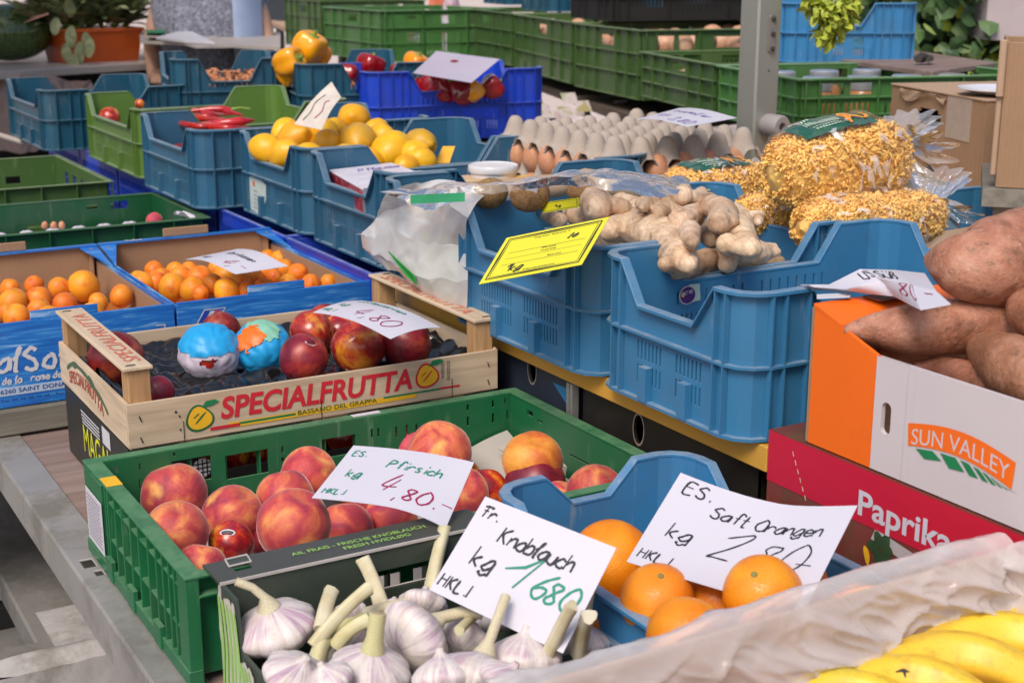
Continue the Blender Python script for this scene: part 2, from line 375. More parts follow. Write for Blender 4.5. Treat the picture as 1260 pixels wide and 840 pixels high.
LEMON = fruit('ripe_lemon_peel', [(.3,(.78,.36,.006)),(.55,(.86,.45,.012)),(.8,(.86,.53,.03))], 9, .38, .02, .12, .45, 300)
LEMONG = fruit('greenish_lemon_peel', [(.3,(.55,.33,.03)),(.6,(.70,.38,.015)),(.8,(.82,.42,.02))], 9, .4, .02, .12, .45, 300)
PEPR = fruit('red_pepper_skin', [(.3,(.20,.002,.004)),(.7,(.42,.008,.01))], 10, .14, .01, .2, 0, coat=.6)
PEPO = fruit('orange_pepper_skin', [(.3,(.85,.26,.004)),(.7,(.92,.38,.01))], 10, .22, .02, .1, 0, coat=.4)
CHIL = fruit('chilli_skin', [(.3,(.34,.005,.01)),(.7,(.62,.02,.02))], 30, .18, .01, .2, .1, coat=.5, unit=False)
BANA = fruit('banana_skin', [(.30,(.66,.52,.05)),(.50,(.84,.56,.04)),(.8,(.86,.62,.09))], 9, .42, .01, .08, .08, 60, mott=((.30,.15,.03), .35), speck=(.35,.2,.05), unit=False)
STEMG = plain('green_stalk', (.20,.30,.04), .5, .3, 30)
EGG = fruit('brown_eggshell', [(.3,(.52,.22,.11)),(.7,(.62,.30,.17))], 20, .5, .01, .15, .02)
def sticker_mats(): pass
def ginger_mat():
    t = MT('ginger_root_skin'); t.rnd(4); n = t.noise(22, 6, .62, .6); ring = nd(t.nt, 'ShaderNodeTexWave', wave_type='BANDS', bands_direction='X')
    ring.inputs['Scale'].default_value = 42; ring.inputs['Distortion'].default_value = 7; ring.inputs['Detail'].default_value = 3; t.nt.links.new(t.co, ring.inputs[0])
    c = t.ramp(n, [(.30, (.28,.16,.09)), (.44, (.60,.40,.25)), (.58, (.74,.54,.37)), (.8, (.82,.66,.49))])
    c = t.mix(t.ramp(ring.outputs['Fac'], [(.0, .32), (.20, 0.)]), c, (.36,.22,.13)); c = t.mix(t.ramp(t.noise(60, 3), [(.62, 0.), (.72, .7)]), c, (.22,.13,.08))
    t.base(t.hsv(c, .01, .2)); t.set(rough=.55, sss=.05, sssr=.01); b = t.bump(t.noise(70, 6, .7), .45, .0018); t.bump(ring.outputs['Fac'], .12, .0008, b); return t.m
GING = ginger_mat()
def sweet_mat():
    t = MT('sweet_potato_skin'); t.rnd(4); n = t.noise(22, 7, .65, .5)
    c = t.ramp(n, [(.30, (.20,.085,.045)), (.47, (.39,.16,.09)), (.60, (.51,.245,.155)), (.8, (.62,.38,.27))])
    c = t.mix(t.ramp(t.noise(48, 7, .75, stretch=(1,1,1.6)), [(.54, 0.), (.64, .75)]), c, (.17,.085,.045))
    c = t.mix(t.ramp(t.vor(38), [(.0, .9), (.10, 0.)]), c, (.09,.045,.025))
    c = t.mix(t.ramp(t.noise(150, 3), [(.62, 0.), (.74, .4)]), c, (.66,.45,.36))
    t.base(t.hsv(c, .01, .12)); t.set(rough=.42, spec=.5); b = t.bump(t.noise(32, 7, .72), .8, .006); t.bump(t.noise(170, 4), .25, .001, b); return t.m
SWEET = sweet_mat()
def garlic_mat():
    t = MT('garlic_skin'); t.rnd(3); x, y, z = t.sep(t.oc)
    ang = nd(t.nt, 'ShaderNodeMath', operation='ARCTAN2'); t.nt.links.new(y, ang.inputs[0]); t.nt.links.new(x, ang.inputs[1])
    cb = nd(t.nt, 'ShaderNodeCombineXYZ'); t.nt.links.new(t.math('MULTIPLY', ang.outputs[0], 7.), cb.inputs[0]); t.nt.links.new(t.math('MULTIPLY', z, .8), cb.inputs[1]); t.nt.links.new(t.math('MULTIPLY', t.rand, 40.), cb.inputs[2])
    vein = t.noise(1.1, 6, .65, .3, co=cb.outputs[0]); big = t.noise(1.3, 3)
    c = t.ramp(vein, [(.30, (.52,.43,.42)), (.45, (.70,.63,.60)), (.7, (.78,.72,.68))])
    pur = t.math('MULTIPLY', t.ramp(vein, [(.40, .9), (.60, 0.)]), t.ramp(big, [(.42, 0.), (.60, 1.)]))
    c = t.mix(t.math('MULTIPLY', pur, .75), c, (.42,.22,.38)); c = t.mix(t.ramp(t.noise(1.6, 6, .7), [(.50, 0.), (.72, .6)]), c, (.60,.47,.34)); c = t.mix(t.ramp(t.noise(7, 5, .7), [(.60, 0.), (.72, .5)]), c, (.38,.28,.20))
    t.base(t.hsv(c, .01, .1)); t.set(rough=.42, sss=.18, sssr=.01); b = t.bump(vein, .5, .0015); t.bump(t.noise(9, 4), .2, .001, b); return t.m
GARL = garlic_mat()
def stalk_mat():
    t = MT('garlic_stalk'); t.rnd(3); f = t.noise(38, 3, .5)
    c = t.ramp(f, [(.3, (.52,.43,.25)), (.5, (.64,.56,.37)), (.7, (.72,.66,.50))]); c = t.mix(t.ramp(t.rand, [(.45, 0.), (.9, .6)]), c, (.52,.52,.16))
    t.base(c); t.set(rough=.5, sss=.05); t.bump(t.noise(90, 3), .25, .001); return t.m
STALK = stalk_mat()
def film(name, col=(.9,.9,.92), alpha=.16, rough=.12, wr=.5, wsc=22, spec=.9, k=.55, g=.8):
    """thin crumpled plastic film: see-through with sharp highlights on its creases"""
    t = MT(name); t.base(col); lw = nd(t.nt, 'ShaderNodeLayerWeight'); lw.inputs[0].default_value = .35
    n = t.noise(wsc, 5, .65, 1.2); b = t.bump(n, wr, .006); v = t.vor(wsc*.8, 'DISTANCE_TO_EDGE'); b2 = t.bump(t.ramp(v, [(0., 0.), (.12, 1.)]), wr*.5, .003, b)
    t.nt.links.new(b2, lw.inputs[1])
    cr = t.ramp(v, [(0., .35), (.05, 0.)])
    a = t.math('ADD', t.math('MULTIPLY', lw.outputs['Facing'], k*.7), alpha); a = t.math('ADD', a, t.math('MULTIPLY', cr, .3*k)); t.set(alpha=t.math('MINIMUM', a, 1.), rough=rough, spec=.3)
    gl = nd(t.nt, 'ShaderNodeBsdfGlossy'); gl.inputs['Roughness'].default_value = rough; gl.inputs['Color'].default_value = (1, .98, .97, 1); t.nt.links.new(b2, gl.inputs['Normal'])
    fr = nd(t.nt, 'ShaderNodeFresnel'); fr.inputs['IOR'].default_value = 1.55; t.nt.links.new(b2, fr.inputs['Normal']); mx = nd(t.nt, 'ShaderNodeMixShader')
    t.nt.links.new(t.math('MINIMUM', t.math('MULTIPLY', fr.outputs[0], g), .9), mx.inputs[0]); t.nt.links.new(t.b.outputs[0], mx.inputs[1]); t.nt.links.new(gl.outputs[0], mx.inputs[2]); t.nt.links.new(mx.outputs[0], t.nt.nodes['Material Output'].inputs[0]); return t.m
FILM = film('clear_cellophane', alpha=.0, rough=.10, wr=.5, wsc=8, k=.12, g=.22)
FILME = film('gathered_cellophane', alpha=.14, rough=.08, wr=.6, wsc=9, k=.35, g=1.0)
BAGF = film('milky_plastic_bag', (.86,.83,.80), .52, .22, .5, 9, k=.4, g=.6)
LINER = film('cloudy_liner_film', (.86,.81,.80), .33, .22, 1., 6, k=.7, g=.45)
BAGT = film('crinkled_clear_bag', (.74,.71,.68), .22, .14, .8, 13, g=.9)
TRAYB = plain('black_tray_film', (.010,.010,.010), .14, .3, 20, .7, 16, spec=1.)
PULP = plain('egg_tray_pulp', (.40,.335,.28), .9, .14, 40, .35, 160)
GLINT = film('white_glint_film', (.92,.92,.94), alpha=.28, rough=.2, wr=.4, wsc=20, k=.2, g=.9)  # whitish film for the painted glints on the pasta bags
PASTA = fruit('dry_pasta', [(.3,(.88,.49,.11)),(.55,(.92,.58,.16)),(.8,(.95,.67,.23))], 40, .85, .0, .0, .1, 200, unit=False)
LEAF = fruit('sage_leaf', [(.3,(.17,.21,.10)),(.6,(.32,.37,.18)),(.8,(.46,.50,.28))], 30, .55, .03, .5, .3, 120, sss=0, unit=False)
IVY = fruit('ivy_leaf', [(.3,(.035,.085,.02)),(.6,(.08,.16,.035)),(.8,(.26,.36,.05))], 5, .38, .04, .5, .1, 80, sss=0, unit=False)

# ------------------------------------------------------------------ writing
GL = {
'E':['69191262','1656'],'S':['6849281736556352 3213'],'P':['1912','19496867564615'],'F':['0829697968','3932','1656'],'K':['1912','692662'],
'H':['1912','6962','1666'],'L':['191262'],'I':['1912'],'O':['492716143252737759 49'],'U':['1913325269'],'A':['124962','2555'],'N':['12196269'],
'a':['66462514133253 66 62'],'b':['1912','14365664523212'],'c':['65462513325263'],'d':['6646241332536669','6962'],'e':['146465462523325263'],
'f':['78694942','2656'],'g':['664624133253 6466','666151301121'],'h':['1912','14365662'],'i':['3632','3839'],'k':['1912','562452'],'l':['1537493822 32'],
'n':['1612','14365662'],'o':['462513325264564 6'],'r':['1612','14365665'],'s':['56362544534222'],'t':['393252','1656'],'u':['1613325266','6662'],
'p':['1610','15366564523213'],'ß':['1214284857355452 32'],'ü':['1613325266','6662','2829','5859'],'z':['16561262'],'m':['1612','1526364442 46566462'],
'1':['163952'],'6':['693714325264553514'],'8':['6858382736546352322334566 768'],'0':['492714325274775949'],'2':['175969684512 2262'],
'4':['592474','6742'],'5':['6919155554 6332 12'],'3':['1849685655 645232 12'],'9':['6647271645655 6 52'],'7':['196932'],',':['3220'],'.':['3233'],'-':['1666'],' ':[], '/':['7912'],
}
def catmull(p, k=4):
    if len(p) < 3: return p
    q = [p[0]] + p + [p[-1]]; out = []
    for i in range(1, len(q)-2):
        for j in range(k):
            t = j/k; a, b, c, d = q[i-1], q[i], q[i+1], q[i+2]
            out.append(tuple(.5*((2*b[x]) + (-a[x]+c[x])*t + (2*a[x]-5*b[x]+4*c[x]-d[x])*t*t + (-a[x]+3*b[x]-3*c[x]+d[x])*t**3) for x in (0, 1)))
    return out+[p[-1]]
_rc = [0]
def ribbon(mb, P, pts, w, eps=.0004):
    """flat pen stroke laid on the surface P(u,v,height)"""
    n = len(pts); L = []; Rr = []; _rc[0] = (_rc[0]+1) % 9
    for i, (x, y) in enumerate(pts):
        a = pts[max(i-1, 0)]; b = pts[min(i+1, n-1)]; dx, dy = b[0]-a[0], b[1]-a[1]; l = math.hypot(dx, dy) or 1
        ww = w*1.55*(.6 if i in (0, n-1) else 1)*(1+.15*math.sin(i*1.7)); nx, ny = -dy/l*ww/2, dx/l*ww/2
        ee = eps+_rc[0]*.00005+i*.000008; L.append(P(x+nx, y+ny, ee)); Rr.append(P(x-nx, y-ny, ee))
    mb.add(L+Rr, [(i, i+1, n+i+1, n+i) for i in range(n-1)])
def hand(mb, P, s, u, v, size, w, slant=.12, adv=.78, rot=0., squash=.72, jit=.0):
    """handwriting: s starts at (u,v) with capital height `size`"""
    rg = random.Random(hash(s) % 1000 if False else len(s)*31+int(u*1e4)); x0 = 0; k = size/7.
    for ch in s:
        for st in GL.get(ch, ['1212']):
            st = st.replace(' ', ''); pts = [(float(st[i]), float(st[i+1])-2) for i in range(0, len(st)-1, 2)]
            pts = [((px-1)*squash+slant*py+x0, py+(rg.random()-.5)*.25) for px, py in pts]
            pts = catmull(pts) if len(pts) > 2 else pts
            q = [(u+(px*math.cos(rot)-py*math.sin(rot))*k, v+(px*math.sin(rot)+py*math.cos(rot))*k) for px, py in pts]
            ribbon(mb, P, q, w)
        x0 += ((5.2 if ch.isupper() or ch.isdigit() else 4.5)*(adv/.78)) if ch not in "Ii.,l 1" else (2.7 if ch != ' ' else 2.6)
    return x0*k
_tc = {}
def text_geo(s, bold=0., shear=0.):
    k = (s, bold, shear)
    if k not in _tc:
        c = bpy.data.curves.new('t', 'FONT'); c.body = s; c.size = 1; c.shear = shear; c.offset = bold; c.resolution_u = 4
        o = bpy.data.objects.new('t', c); COL.objects.link(o); dg = bpy.context.evaluated_depsgraph_get(); dg.update()
        me = bpy.data.meshes.new_from_object(o.evaluated_get(dg))
        V = [(v.co.x, v.co.y) for v in me.vertices]; F = [list(p.vertices) for p in me.polygons]; bpy.data.objects.remove(o)
        x0 = min(v[0] for v in V); x1 = max(v[0] for v in V); _tc[k] = ([(x-x0, y) for x, y in V], F, x1-x0)
    return _tc[k]
def text(mb, P, s, u, v, h, width=None, bold=.0, shear=0., eps=.0006, warp=None):
    """printed lettering with capital height h from (u,v); width stretches it"""
    V, F, w = text_geo(s, bold, shear); ky = h/.72; kx = (width/w) if width else ky
    def q(x, y):
        a, b = x*kx, y*ky
        if warp: a, b = warp(a, b)
        return P(u+a, v+b, eps)
    mb.add([q(x, y) for x, y in V], F); return w*kx
def plane(O, U, V):
    O = Vector(O); U = Vector(U).normalized(); V = Vector(V).normalized(); N = U.cross(V)
    return lambda u, v, e=0: O+U*u+V*v+N*e
def poly(mb, P, pts, eps=.0005): mb.add([P(x, y, eps) for x, y in pts], [list(range(len(pts)))])

def price_card(label, P, w, h, group='handwritten price cards', mat=None, thick=.0006, nu=14, nv=8, name='price_card'):
    """a laminated card; P(u,v,e) is its (bent) surface. Returns the card to hang lettering on"""
    mb = MB(); mb.panel(lambda u, v, k: P(u, v, -k*thick), [w*i/nu for i in range(nu+1)], [h*i/nv for i in range(nv+1)], lambda i, j: True)
    o = solo(name, mb, mat or PAPER, label, 'price card', group, smooth=40); return o
def letter(card, mats_writers, name='handwriting'):
    for m, fn in mats_writers:
        mb = MB(); fn(mb); part(name, mb, m, card, world=True)

# ------------------------------------------------------------------ stacking fruit crates
_cc = {}
def crate_meshes(lx, ly, h, low, pilx, pily, slots, openf=False, e=.009, c=.032, slope=.036):
    key = (lx, ly, h, low, pilx, pily, slots, openf)
    if key in _cc: return _cc[key]
    tw = .0028; x0, x1, y0, y1 = -lx/2+e, lx/2-e, -ly/2+e, ly/2-e
    corners = [Vector((x0, y0)), Vector((x1, y0)), Vector((x1, y1)), Vector((x0, y1))]
    shell = MB(); ribs = MB(); rim = MB(); ledge = MB(); path = []
    ledz = h*.50
    for k in range(4):
        a, b = corners[k], corners[(k+1) % 4]; d = (b-a).normalized(); L = (b-a).length; n = Vector((d.y, -d.x))
        pl = pilx if k in (0, 2) else pily
        prof = [(c, h), (pl, h), (pl+slope, low), (L-pl-slope, low), (L-pl, h), (L-c, h)]
        if openf:
            fl_ = lambda q, k_: (q[0], low) if (k == 0 or (k == 1 and k_ < 3) or (k == 3 and k_ > 2)) else q
            prof = [fl_(q, k_) for k_, q in enumerate(prof)]
        hcor = low if openf and k in (0, 3) else h
        holes = []
        if slots:
            mid0, mid1 = pl+.012, L-pl-.012
            ng = 2 if (mid1-mid0) < .32 else 3
            gw = (mid1-mid0)/ng
            for g in range(ng):
                cx = mid0+gw*(g+.5); nn = max(4, int((gw-.022)/.0075))
                for q in range(nn):
                    u = cx+(q-(nn-1)/2)*.0075
                    holes += [(u-.0016, u+.0016, h*.13, h*.265), (u-.0016, u+.0016, h*.30, h*.44)]
                    if (k in (0, 2)) and q % 2 == 0 and low > h*.6: holes.append((u-.0014, u+.0014, h*.52, h*.62))
        def H(u):
            for (ua, ha), (ub, hb) in zip(prof, prof[1:]):
                if ua-1e-9 <= u <= ub+1e-9: return ha+(hb-ha)*(u-ua)/(ub-ua)
            return h
        us = sorted(set([round(p[0], 5) for p in prof] + [round(q, 5) for hh in holes for q in hh[:2]]))
        zs = sorted(set([.004, low] + [round(q, 5) for hh in holes for q in hh[2:]])) + [h]
        def P(u, v, w):
            q = a+d*u-n*(tw*w); z = v if v <= low+1e-9 else max(H(u), low)
            return Vector((q.x, q.y, z))
        def solid(i, j):
            u = (us[i]+us[i+1])/2; v = (zs[j]+zs[j+1])/2
            if zs[j+1] == h: return H(us[i]) > low+1e-6 or H(us[i+1]) > low+1e-6
            return not any(x[0] < u < x[1] and x[2] < v < x[3] for x in holes)
        shell.panel(P, us, zs, solid)
        a2 = corners[(k+1) % 4]; d2 = (corners[(k+2) % 4]-a2).normalized(); n2 = Vector((d2.y, -d2.x))
        pa = a+d*(L-c); pb = a2+d2*c; nc = (n+n2).normalized()
        steps = 3; cpts = []
        for q in range(steps+1):
            t = q/steps; ctrl = b-(n+n2)*.004
            cpts.append(pa*(1-t)**2+ctrl*2*t*(1-t)+pb*t*t)
        for q in range(steps):
            A, B = cpts[q], cpts[q+1]; nn_ = Vector(((B-A).y, -(B-A).x)).normalized()
            shell.panel(lambda u, v, w, A=A, B=B, nn_=nn_: Vector((A.x+(B.x-A.x)*u-nn_.x*tw*w, A.y+(B.y-A.y)*u-nn_.y*tw*w, v)), [0, 1], [.004, hcor], lambda i, j: True)
        for (u, hh) in prof: path.append((a+d*u, hh, n))
        for q in range(1, steps): path.append((cpts[q], hcor, (n*(1-q/steps)+n2*(q/steps)).normalized()))
        # ribs
        rib_u = [c*.95, pl*.58 if pl > .06 else None, pl-.002, L-pl+.002, L-pl*.58 if pl > .06 else None, L-c*.95]
        if pl > .1: rib_u += [pl*.8, L-pl*.8]
        for u in rib_u:
            if u is None: continue
            q0 = a+d*(u-.0011)+n*.0002; q1 = a+d*(u+.0011)+n*(e-.0012); hh = H(min(max(u, c), L-c))-.002
            ribs.box((min(q0.x, q1.x), min(q0.y, q1.y), .002), (max(q0.x, q1.x), max(q0.y, q1.y), hh))
        for u in (L*.36, L*.64):
            q0 = a+d*(u-.008)+n*.0003; q1 = a+d*(u+.008)+n*(e+.0008)
            ribs.box((min(q0.x, q1.x), min(q0.y, q1.y), .003), (max(q0.x, q1.x), max(q0.y, q1.y), h*.27))
    N = len(path); vs = []
    for (p, hh, n) in path:
        for off, z in ((-tw-.0009, hh-.003), (e, hh-.004), (e, hh+.001), (-tw-.0009, hh+.001)):
            q = p+n*off; vs.append((q.x, q.y, z))
    rim.add(vs, [(i*4+k, ((i+1) % N)*4+k, ((i+1) % N)*4+(k+1) % 4, i*4+(k+1) % 4) for i in range(N) for k in range(4)])
    for z0_, z1_, ee in ((ledz-.0015, ledz+.0015, e-.0006), (.0005, .004, e-.0008)):
        vs = []
        for (p, hh, n) in path:
            for off, z in ((-.0005, z0_), (ee, z0_), (ee, z1_), (-.0005, z1_)):
                q = p+n*off; vs.append((q.x, q.y, z))
        ledge.add(vs, [(i*4+k, ((i+1) % N)*4+k, ((i+1) % N)*4+(k+1) % 4, i*4+(k+1) % 4) for i in range(N) for k in range(4)])
    fl = [(p.x*.996, p.y*.996) for p, _, _ in path]
    base = MB(); base.prism(fl, lambda u, v: (u, v, .0042), lambda u, v: (u, v, .0075))
    _cc[key] = dict(shell=shell, ribs=ribs, rim=rim, ledge=ledge, base=base, me={})
    return _cc[key]
def fruit_crate(label, x, y, z, lx, ly, h, mat, low=None, pilx=.12, pily=.055, rot=0., slots=True, group='stacking fruit crates with cut-down sides', tilt=(0, 0), cat='crate', openf=False):
    low = low or h*.68; ms = crate_meshes(lx, ly, h, low, pilx, pily, slots, openf)
    t = thing('fruit_crate', label, cat, (x, y, z), (tilt[0], tilt[1], rot), group)
    for nm, src in (('wall_shell', 'shell'), ('rim', 'rim'), ('ledge', 'ledge'), ('ribs', 'ribs'), ('floor', 'base')):
        k = (src, mat.name)
        if k not in ms['me']:
            m = MB(); m.v = list(ms[src].v); m.f = list(ms[src].f); m.m = list(ms[src].m); ms['me'][k] = m.mesh(nm, mat, smooth=32 if src in ('rim', 'shell') else None)
        o = link(nm, ms['me'][k], t)
        if src == 'rim': bev(o, .0007)
        if src == 'ribs': o['kind'] = 'stuff'
    return t

def mesh_crate(label, x, y, z, lx, ly, h, mat, rot=0., group='tall vented green crates', rim=.011, dense=True):
    """vented vegetable crate: hand holes, open upper bay, slotted lower bay, ribs"""
    t = thing('vented_crate', label, 'crate', (x, y, z), (0, 0, rot), group); key = ('mc', lx, ly, h, mat.name, dense)
    if key not in _cc:
        w = MB(); r = MB(); rr = MB()
        for k, (p0, p1) in enumerate((((-lx/2, -ly/2), (lx/2, -ly/2)), ((lx/2, -ly/2), (lx/2, ly/2)), ((lx/2, ly/2), (-lx/2, ly/2)), ((-lx/2, ly/2), (-lx/2, -ly/2)))):
            L = lx if k in (0, 2) else ly; holes = []; short = k in (1, 3)
            hw = .055; holes.append((L/2-hw, L/2+hw, h*.74, h*.90))
            bays = [(L*.09, L*.30), (L*.70, L*.91)] if not short else [(L*.06, L*.16), (L*.84, L*.94)]
            for (a, b) in bays:
                if not short: holes += [(a, (a+b)/2-.008, h*.72, h*.92), ((a+b)/2+.008, b, h*.72, h*.92)]
                nn = max(2, int((b-a)/.014))
                for q in range(nn):
                    u = a+(b-a)*(q+.5)/nn; holes.append((u-.0035, u+.0035, h*.22, h*.58))
            if not short:
                nn = int(L*.3/.014)
                for q in range(nn):
                    u = L*.35+L*.3*(q+.5)/nn; holes.append((u-.0035, u+.0035, h*.14, h*.56))
            else:
                for q in range(3):
                    for s_ in (-1, 1): u = L/2+s_*(L*.2+q*.012); holes.append((u-.003, u+.003, h*.2, h*.45))
            w.wall(p0, p1, .004, h-.002, .004, holes)
            d = Vector((p1[0]-p0[0], p1[1]-p0[1])).normalized(); n = Vector((d.y, -d.x)); p0 = Vector(p0)
            for u in ([.012, L*.075, L*.32, L*.68, L*.925, L-.012] if not short else [.012, L*.18, L*.34, L*.66, L*.82, L-.012]):
                a = p0+d*(u-.0016)+n*.0002; b = p0+d*(u+.0016)+n*.009
                r.box((min(a.x,b.x), min(a.y,b.y), .003), (max(a.x,b.x), max(a.y,b.y), h-.004))
            for zz in (.004, h*.36, h*.66):
                a = p0+d*.002+n*.0003; b = p0+d*(L-.002)+n*.0082
                r.box((min(a.x,b.x), min(a.y,b.y), zz), (max(a.x,b.x), max(a.y,b.y), zz+.0035))
        o_ = rim; sx, sy = lx/2, ly/2
        for a, b in (((-sx-o_, -sy-o_), (sx+o_, -sy+.005)), ((-sx-o_, sy-.005), (sx+o_, sy+o_)), ((-sx-o_, -sy+.005), (-sx+.005, sy-.005)), ((sx-.005, -sy+.005), (sx+o_, sy-.005))):
            rr.box((a[0], a[1], h-.004), (b[0], b[1], h+.002))
        f = MB(); f.box((-sx+.004, -sy+.004, .002), (sx-.004, sy-.004, .006))
        _cc[key] = [('wall_shell', w.mesh('wall_shell', mat)), ('ribs', r.mesh('ribs', mat)), ('rim', rr.mesh('rim', mat)), ('floor', f.mesh('floor', mat))]
    for nm, me in _cc[key]:
        o = link(nm, me, t)
        if nm == 'rim': bev(o, .0015)
        if nm == 'ribs': o['kind'] = 'stuff'
    return t

# ------------------------------------------------------------------ fruit shapes
def sphere_pts(nu=28, nv=18): return [(i, j) for j in range(nv+1) for i in range(nu)]
def round_mesh(name, fn, mat, nu=30, nv=20):
    """fn(theta 0..2pi, phi 0..pi) -> (radius, z scale offset) as a closed ball"""
    mb = MB(); vs = [fn(0, 0)]; 
    for j in range(1, nv):
        for i in range(nu): vs.append(fn(2*math.pi*i/nu, math.pi*j/nv))
    vs.append(fn(0, math.pi)); fs = [(0, 1+i, 1+(i+1) % nu) for i in range(nu)]
    for j in range(nv-2):
        for i in range(nu): a = 1+j*nu+i; b = 1+j*nu+(i+1) % nu; fs.append((a, a+nu, b+nu, b))
    e = len(vs)-1; o = 1+(nv-2)*nu; fs += [(e, o+(i+1) % nu, o+i) for i in range(nu)]
    mb.add(vs, fs); return mb.mesh(name, mat, smooth=180)
def peach_fn(suture=.07, dim=.16, asp=.95, seed=0, lump=.03):
    def fn(t, p):
        r = 1-suture*math.exp(-((t-math.pi if False else min(t, 2*math.pi-t))/.22)**2)*math.sin(p)**.5
        r += lump*noise.noise(Vector((math.cos(t)*math.sin(p)*1.3+seed, math.sin(t)*math.sin(p)*1.3, math.cos(p)*1.3)))
        z = asp*math.cos(p); s = math.sin(p)
        dz = dim*math.exp(-(p/.30)**2) - dim*.3*math.exp(-((math.pi-p)/.3)**2)
        return Vector((r*s*math.cos(t), r*s*math.sin(t), z*(1+lump)-dz))
    return fn
def egg_fn(asp=1.2, pw=0., seed=0, lump=.02, nip=0.):
    def fn(t, p):
        s = math.sin(p); z = math.cos(p); r = s*(1-pw*z) + lump*noise.noise(Vector((math.cos(t)*s*1.5+seed, math.sin(t)*s*1.5, z*1.5)))*s
        zz = asp*z + nip*(math.exp(-(p/.22)**2)-math.exp(-((math.pi-p)/.22)**2)); return Vector((r*math.cos(t), r*math.sin(t), zz))
    return fn
PM = [round_mesh('peach', peach_fn(.07, .16, .94, k*3.3, .05), PEACH) for k in range(3)]
PMY = [round_mesh('peach', peach_fn(.09, .18, .92, k*3.3+9, .06), PEACHY) for k in range(1)]
NM = [round_mesh('nectarine', peach_fn(.06, .15, .97, k*5.1, .06), NECT) for k in range(3)]
NMD = [round_mesh('nectarine', peach_fn(.05, .12, 1.0, k*4.1, .05), NECTD) for k in range(2)]
AM = [round_mesh('apricot', peach_fn(.07, .10, 1.0, k*2.2, .08), APRI, 20, 14) for k in range(4)]
OM = [round_mesh('orange', peach_fn(0., .05, .95, k*3.9, .035), ORAN, 36, 24) for k in range(3)]
LM = [round_mesh('lemon', egg_fn(1.24, 0., k*3, .08, .17), m, 24, 16) for k, m in ((0, LEMON), (1, LEMON), (2, LEMONG))]
EGM = round_mesh('egg', egg_fn(1.28, .10, 1, 0), EGG, 16, 12)
BYKIND = {}
def fruit_obj(name, me, px, py, r, z=None, D=None, rot=None, label='', cat='fruit', group=None, scale=None, squash=(1,1,1)):
    """a fruit whose outline in the photo is a circle of radius r round (px,py), its centre at height z (or at depth D)"""
    c = atz(px, py, z) if z is not None else atd(px, py, D)
    R = scale or r*depth(c)/_f
    rg = random.Random(int(px*7+py*13)); rot = rot or (rg.uniform(-.6, .6), rg.uniform(-.6, .6), rg.uniform(0, 6.28))
    o = link(name, me, None, loc=c, rot=Euler(rot), scale=(R*squash[0], R*squash[1], R*squash[2]))
    tag(o, label, cat, group); BYKIND.setdefault((group, label if not label else ''), []); o['_px'] = px; return o
ORD = ['first', 'second', 'third', 'fourth', 'fifth', 'sixth', 'seventh', 'eighth', 'ninth', 'tenth', 'eleventh', 'twelfth', 'thirteenth', 'fourteenth',
       'fifteenth', 'sixteenth', 'seventeenth', 'eighteenth', 'nineteenth', 'twentieth']
def number_left_to_right(objs, pattern):
    objs = sorted(objs, key=lambda o: proj(WM[o.name].translation)[0])
    for k, o in enumerate(objs):
        w = 'leftmost' if k == 0 else ('rightmost' if k == len(objs)-1 else (ORD[k] if k < 20 else str(k+1)+'th')+' from left')
        o['label'] = pattern.replace('#', w)

# ================================================================== THE SETTING: ground, table, shelf
g = MB(); g.grid(60, 60, lambda u, v: Vector((-40+90*u, -30+100*v, .1)))
GROUND = plain('pinkish_paving', (.30,.26,.25), .85, .2, 14, .3, 60, dirt=(.20,.18,.17), dirt_amt=.58)
solo('ground', g, GROUND, 'pinkish grey paved market ground under the stall', None, None, 'structure')
TZ = 1.0
tb = thing('market_table', 'metal edged trestle table carrying the peach, garlic and nectarine crates', 'table', (.7, 1.9, .1))
m = MB(); m.box((.385, .2, .975), (1.75, 3.6, .998)); part('table_board', m, PLY, tb, world=True)
# angle iron rim with its punched holes
m = MB()
def rimtop(u, v, w): return Vector((.338+v*.050, .2+u*3.4, TZ+.001-w*.003))
hy = [(atz(110, 693, TZ).y, .013, .22, .50), (atz(117, 706, TZ).y, .008, .36, .54), (2.6, .01, .3, .6)]
us = sorted(set([0, 1]+[max(0, min(1, (y+s*r-.2)/3.4)) for y, r, a, b in hy for s in (-1, 1)])); vv = sorted(set([0, 1]+[q for h in hy for q in h[2:]]))
m.panel(rimtop, us, vv, lambda i, j: not any(abs((us[i]+us[i+1])/2*3.4+.2-y) < r and a < (vv[j]+vv[j+1])/2 < b for y, r, a, b in hy))
m.box((.3375, .2, .946), (.3405, 3.6, .9975)); m.box((.3405, .2, .946), (.36, 3.6, .949))
part('steel_rim', m, METAL, tb, world=True, bevel=.0012)
m = MB(); m.box((.41, .2, .962), (.45, 3.6, .974)); part('lower_rail', m, METAL, tb, world=True)
for (x, y) in ((.375, .35), (.375, 2.75), (1.2, .35), (1.2, 2.75)):
    m = MB(); m.box((x, y, .1), (x+.035, y+.035, .945)); part('leg', m, METAL, tb, world=True)
# old board lying across, under the apricot boxes
m = MB(); m.box((.04, 2.17, 1.003), (1.0, 2.72, 1.042))
solo('weathered_board', m, OLDW, 'weathered grey wooden board under the blue apricot boxes', 'board', bevel=.002)
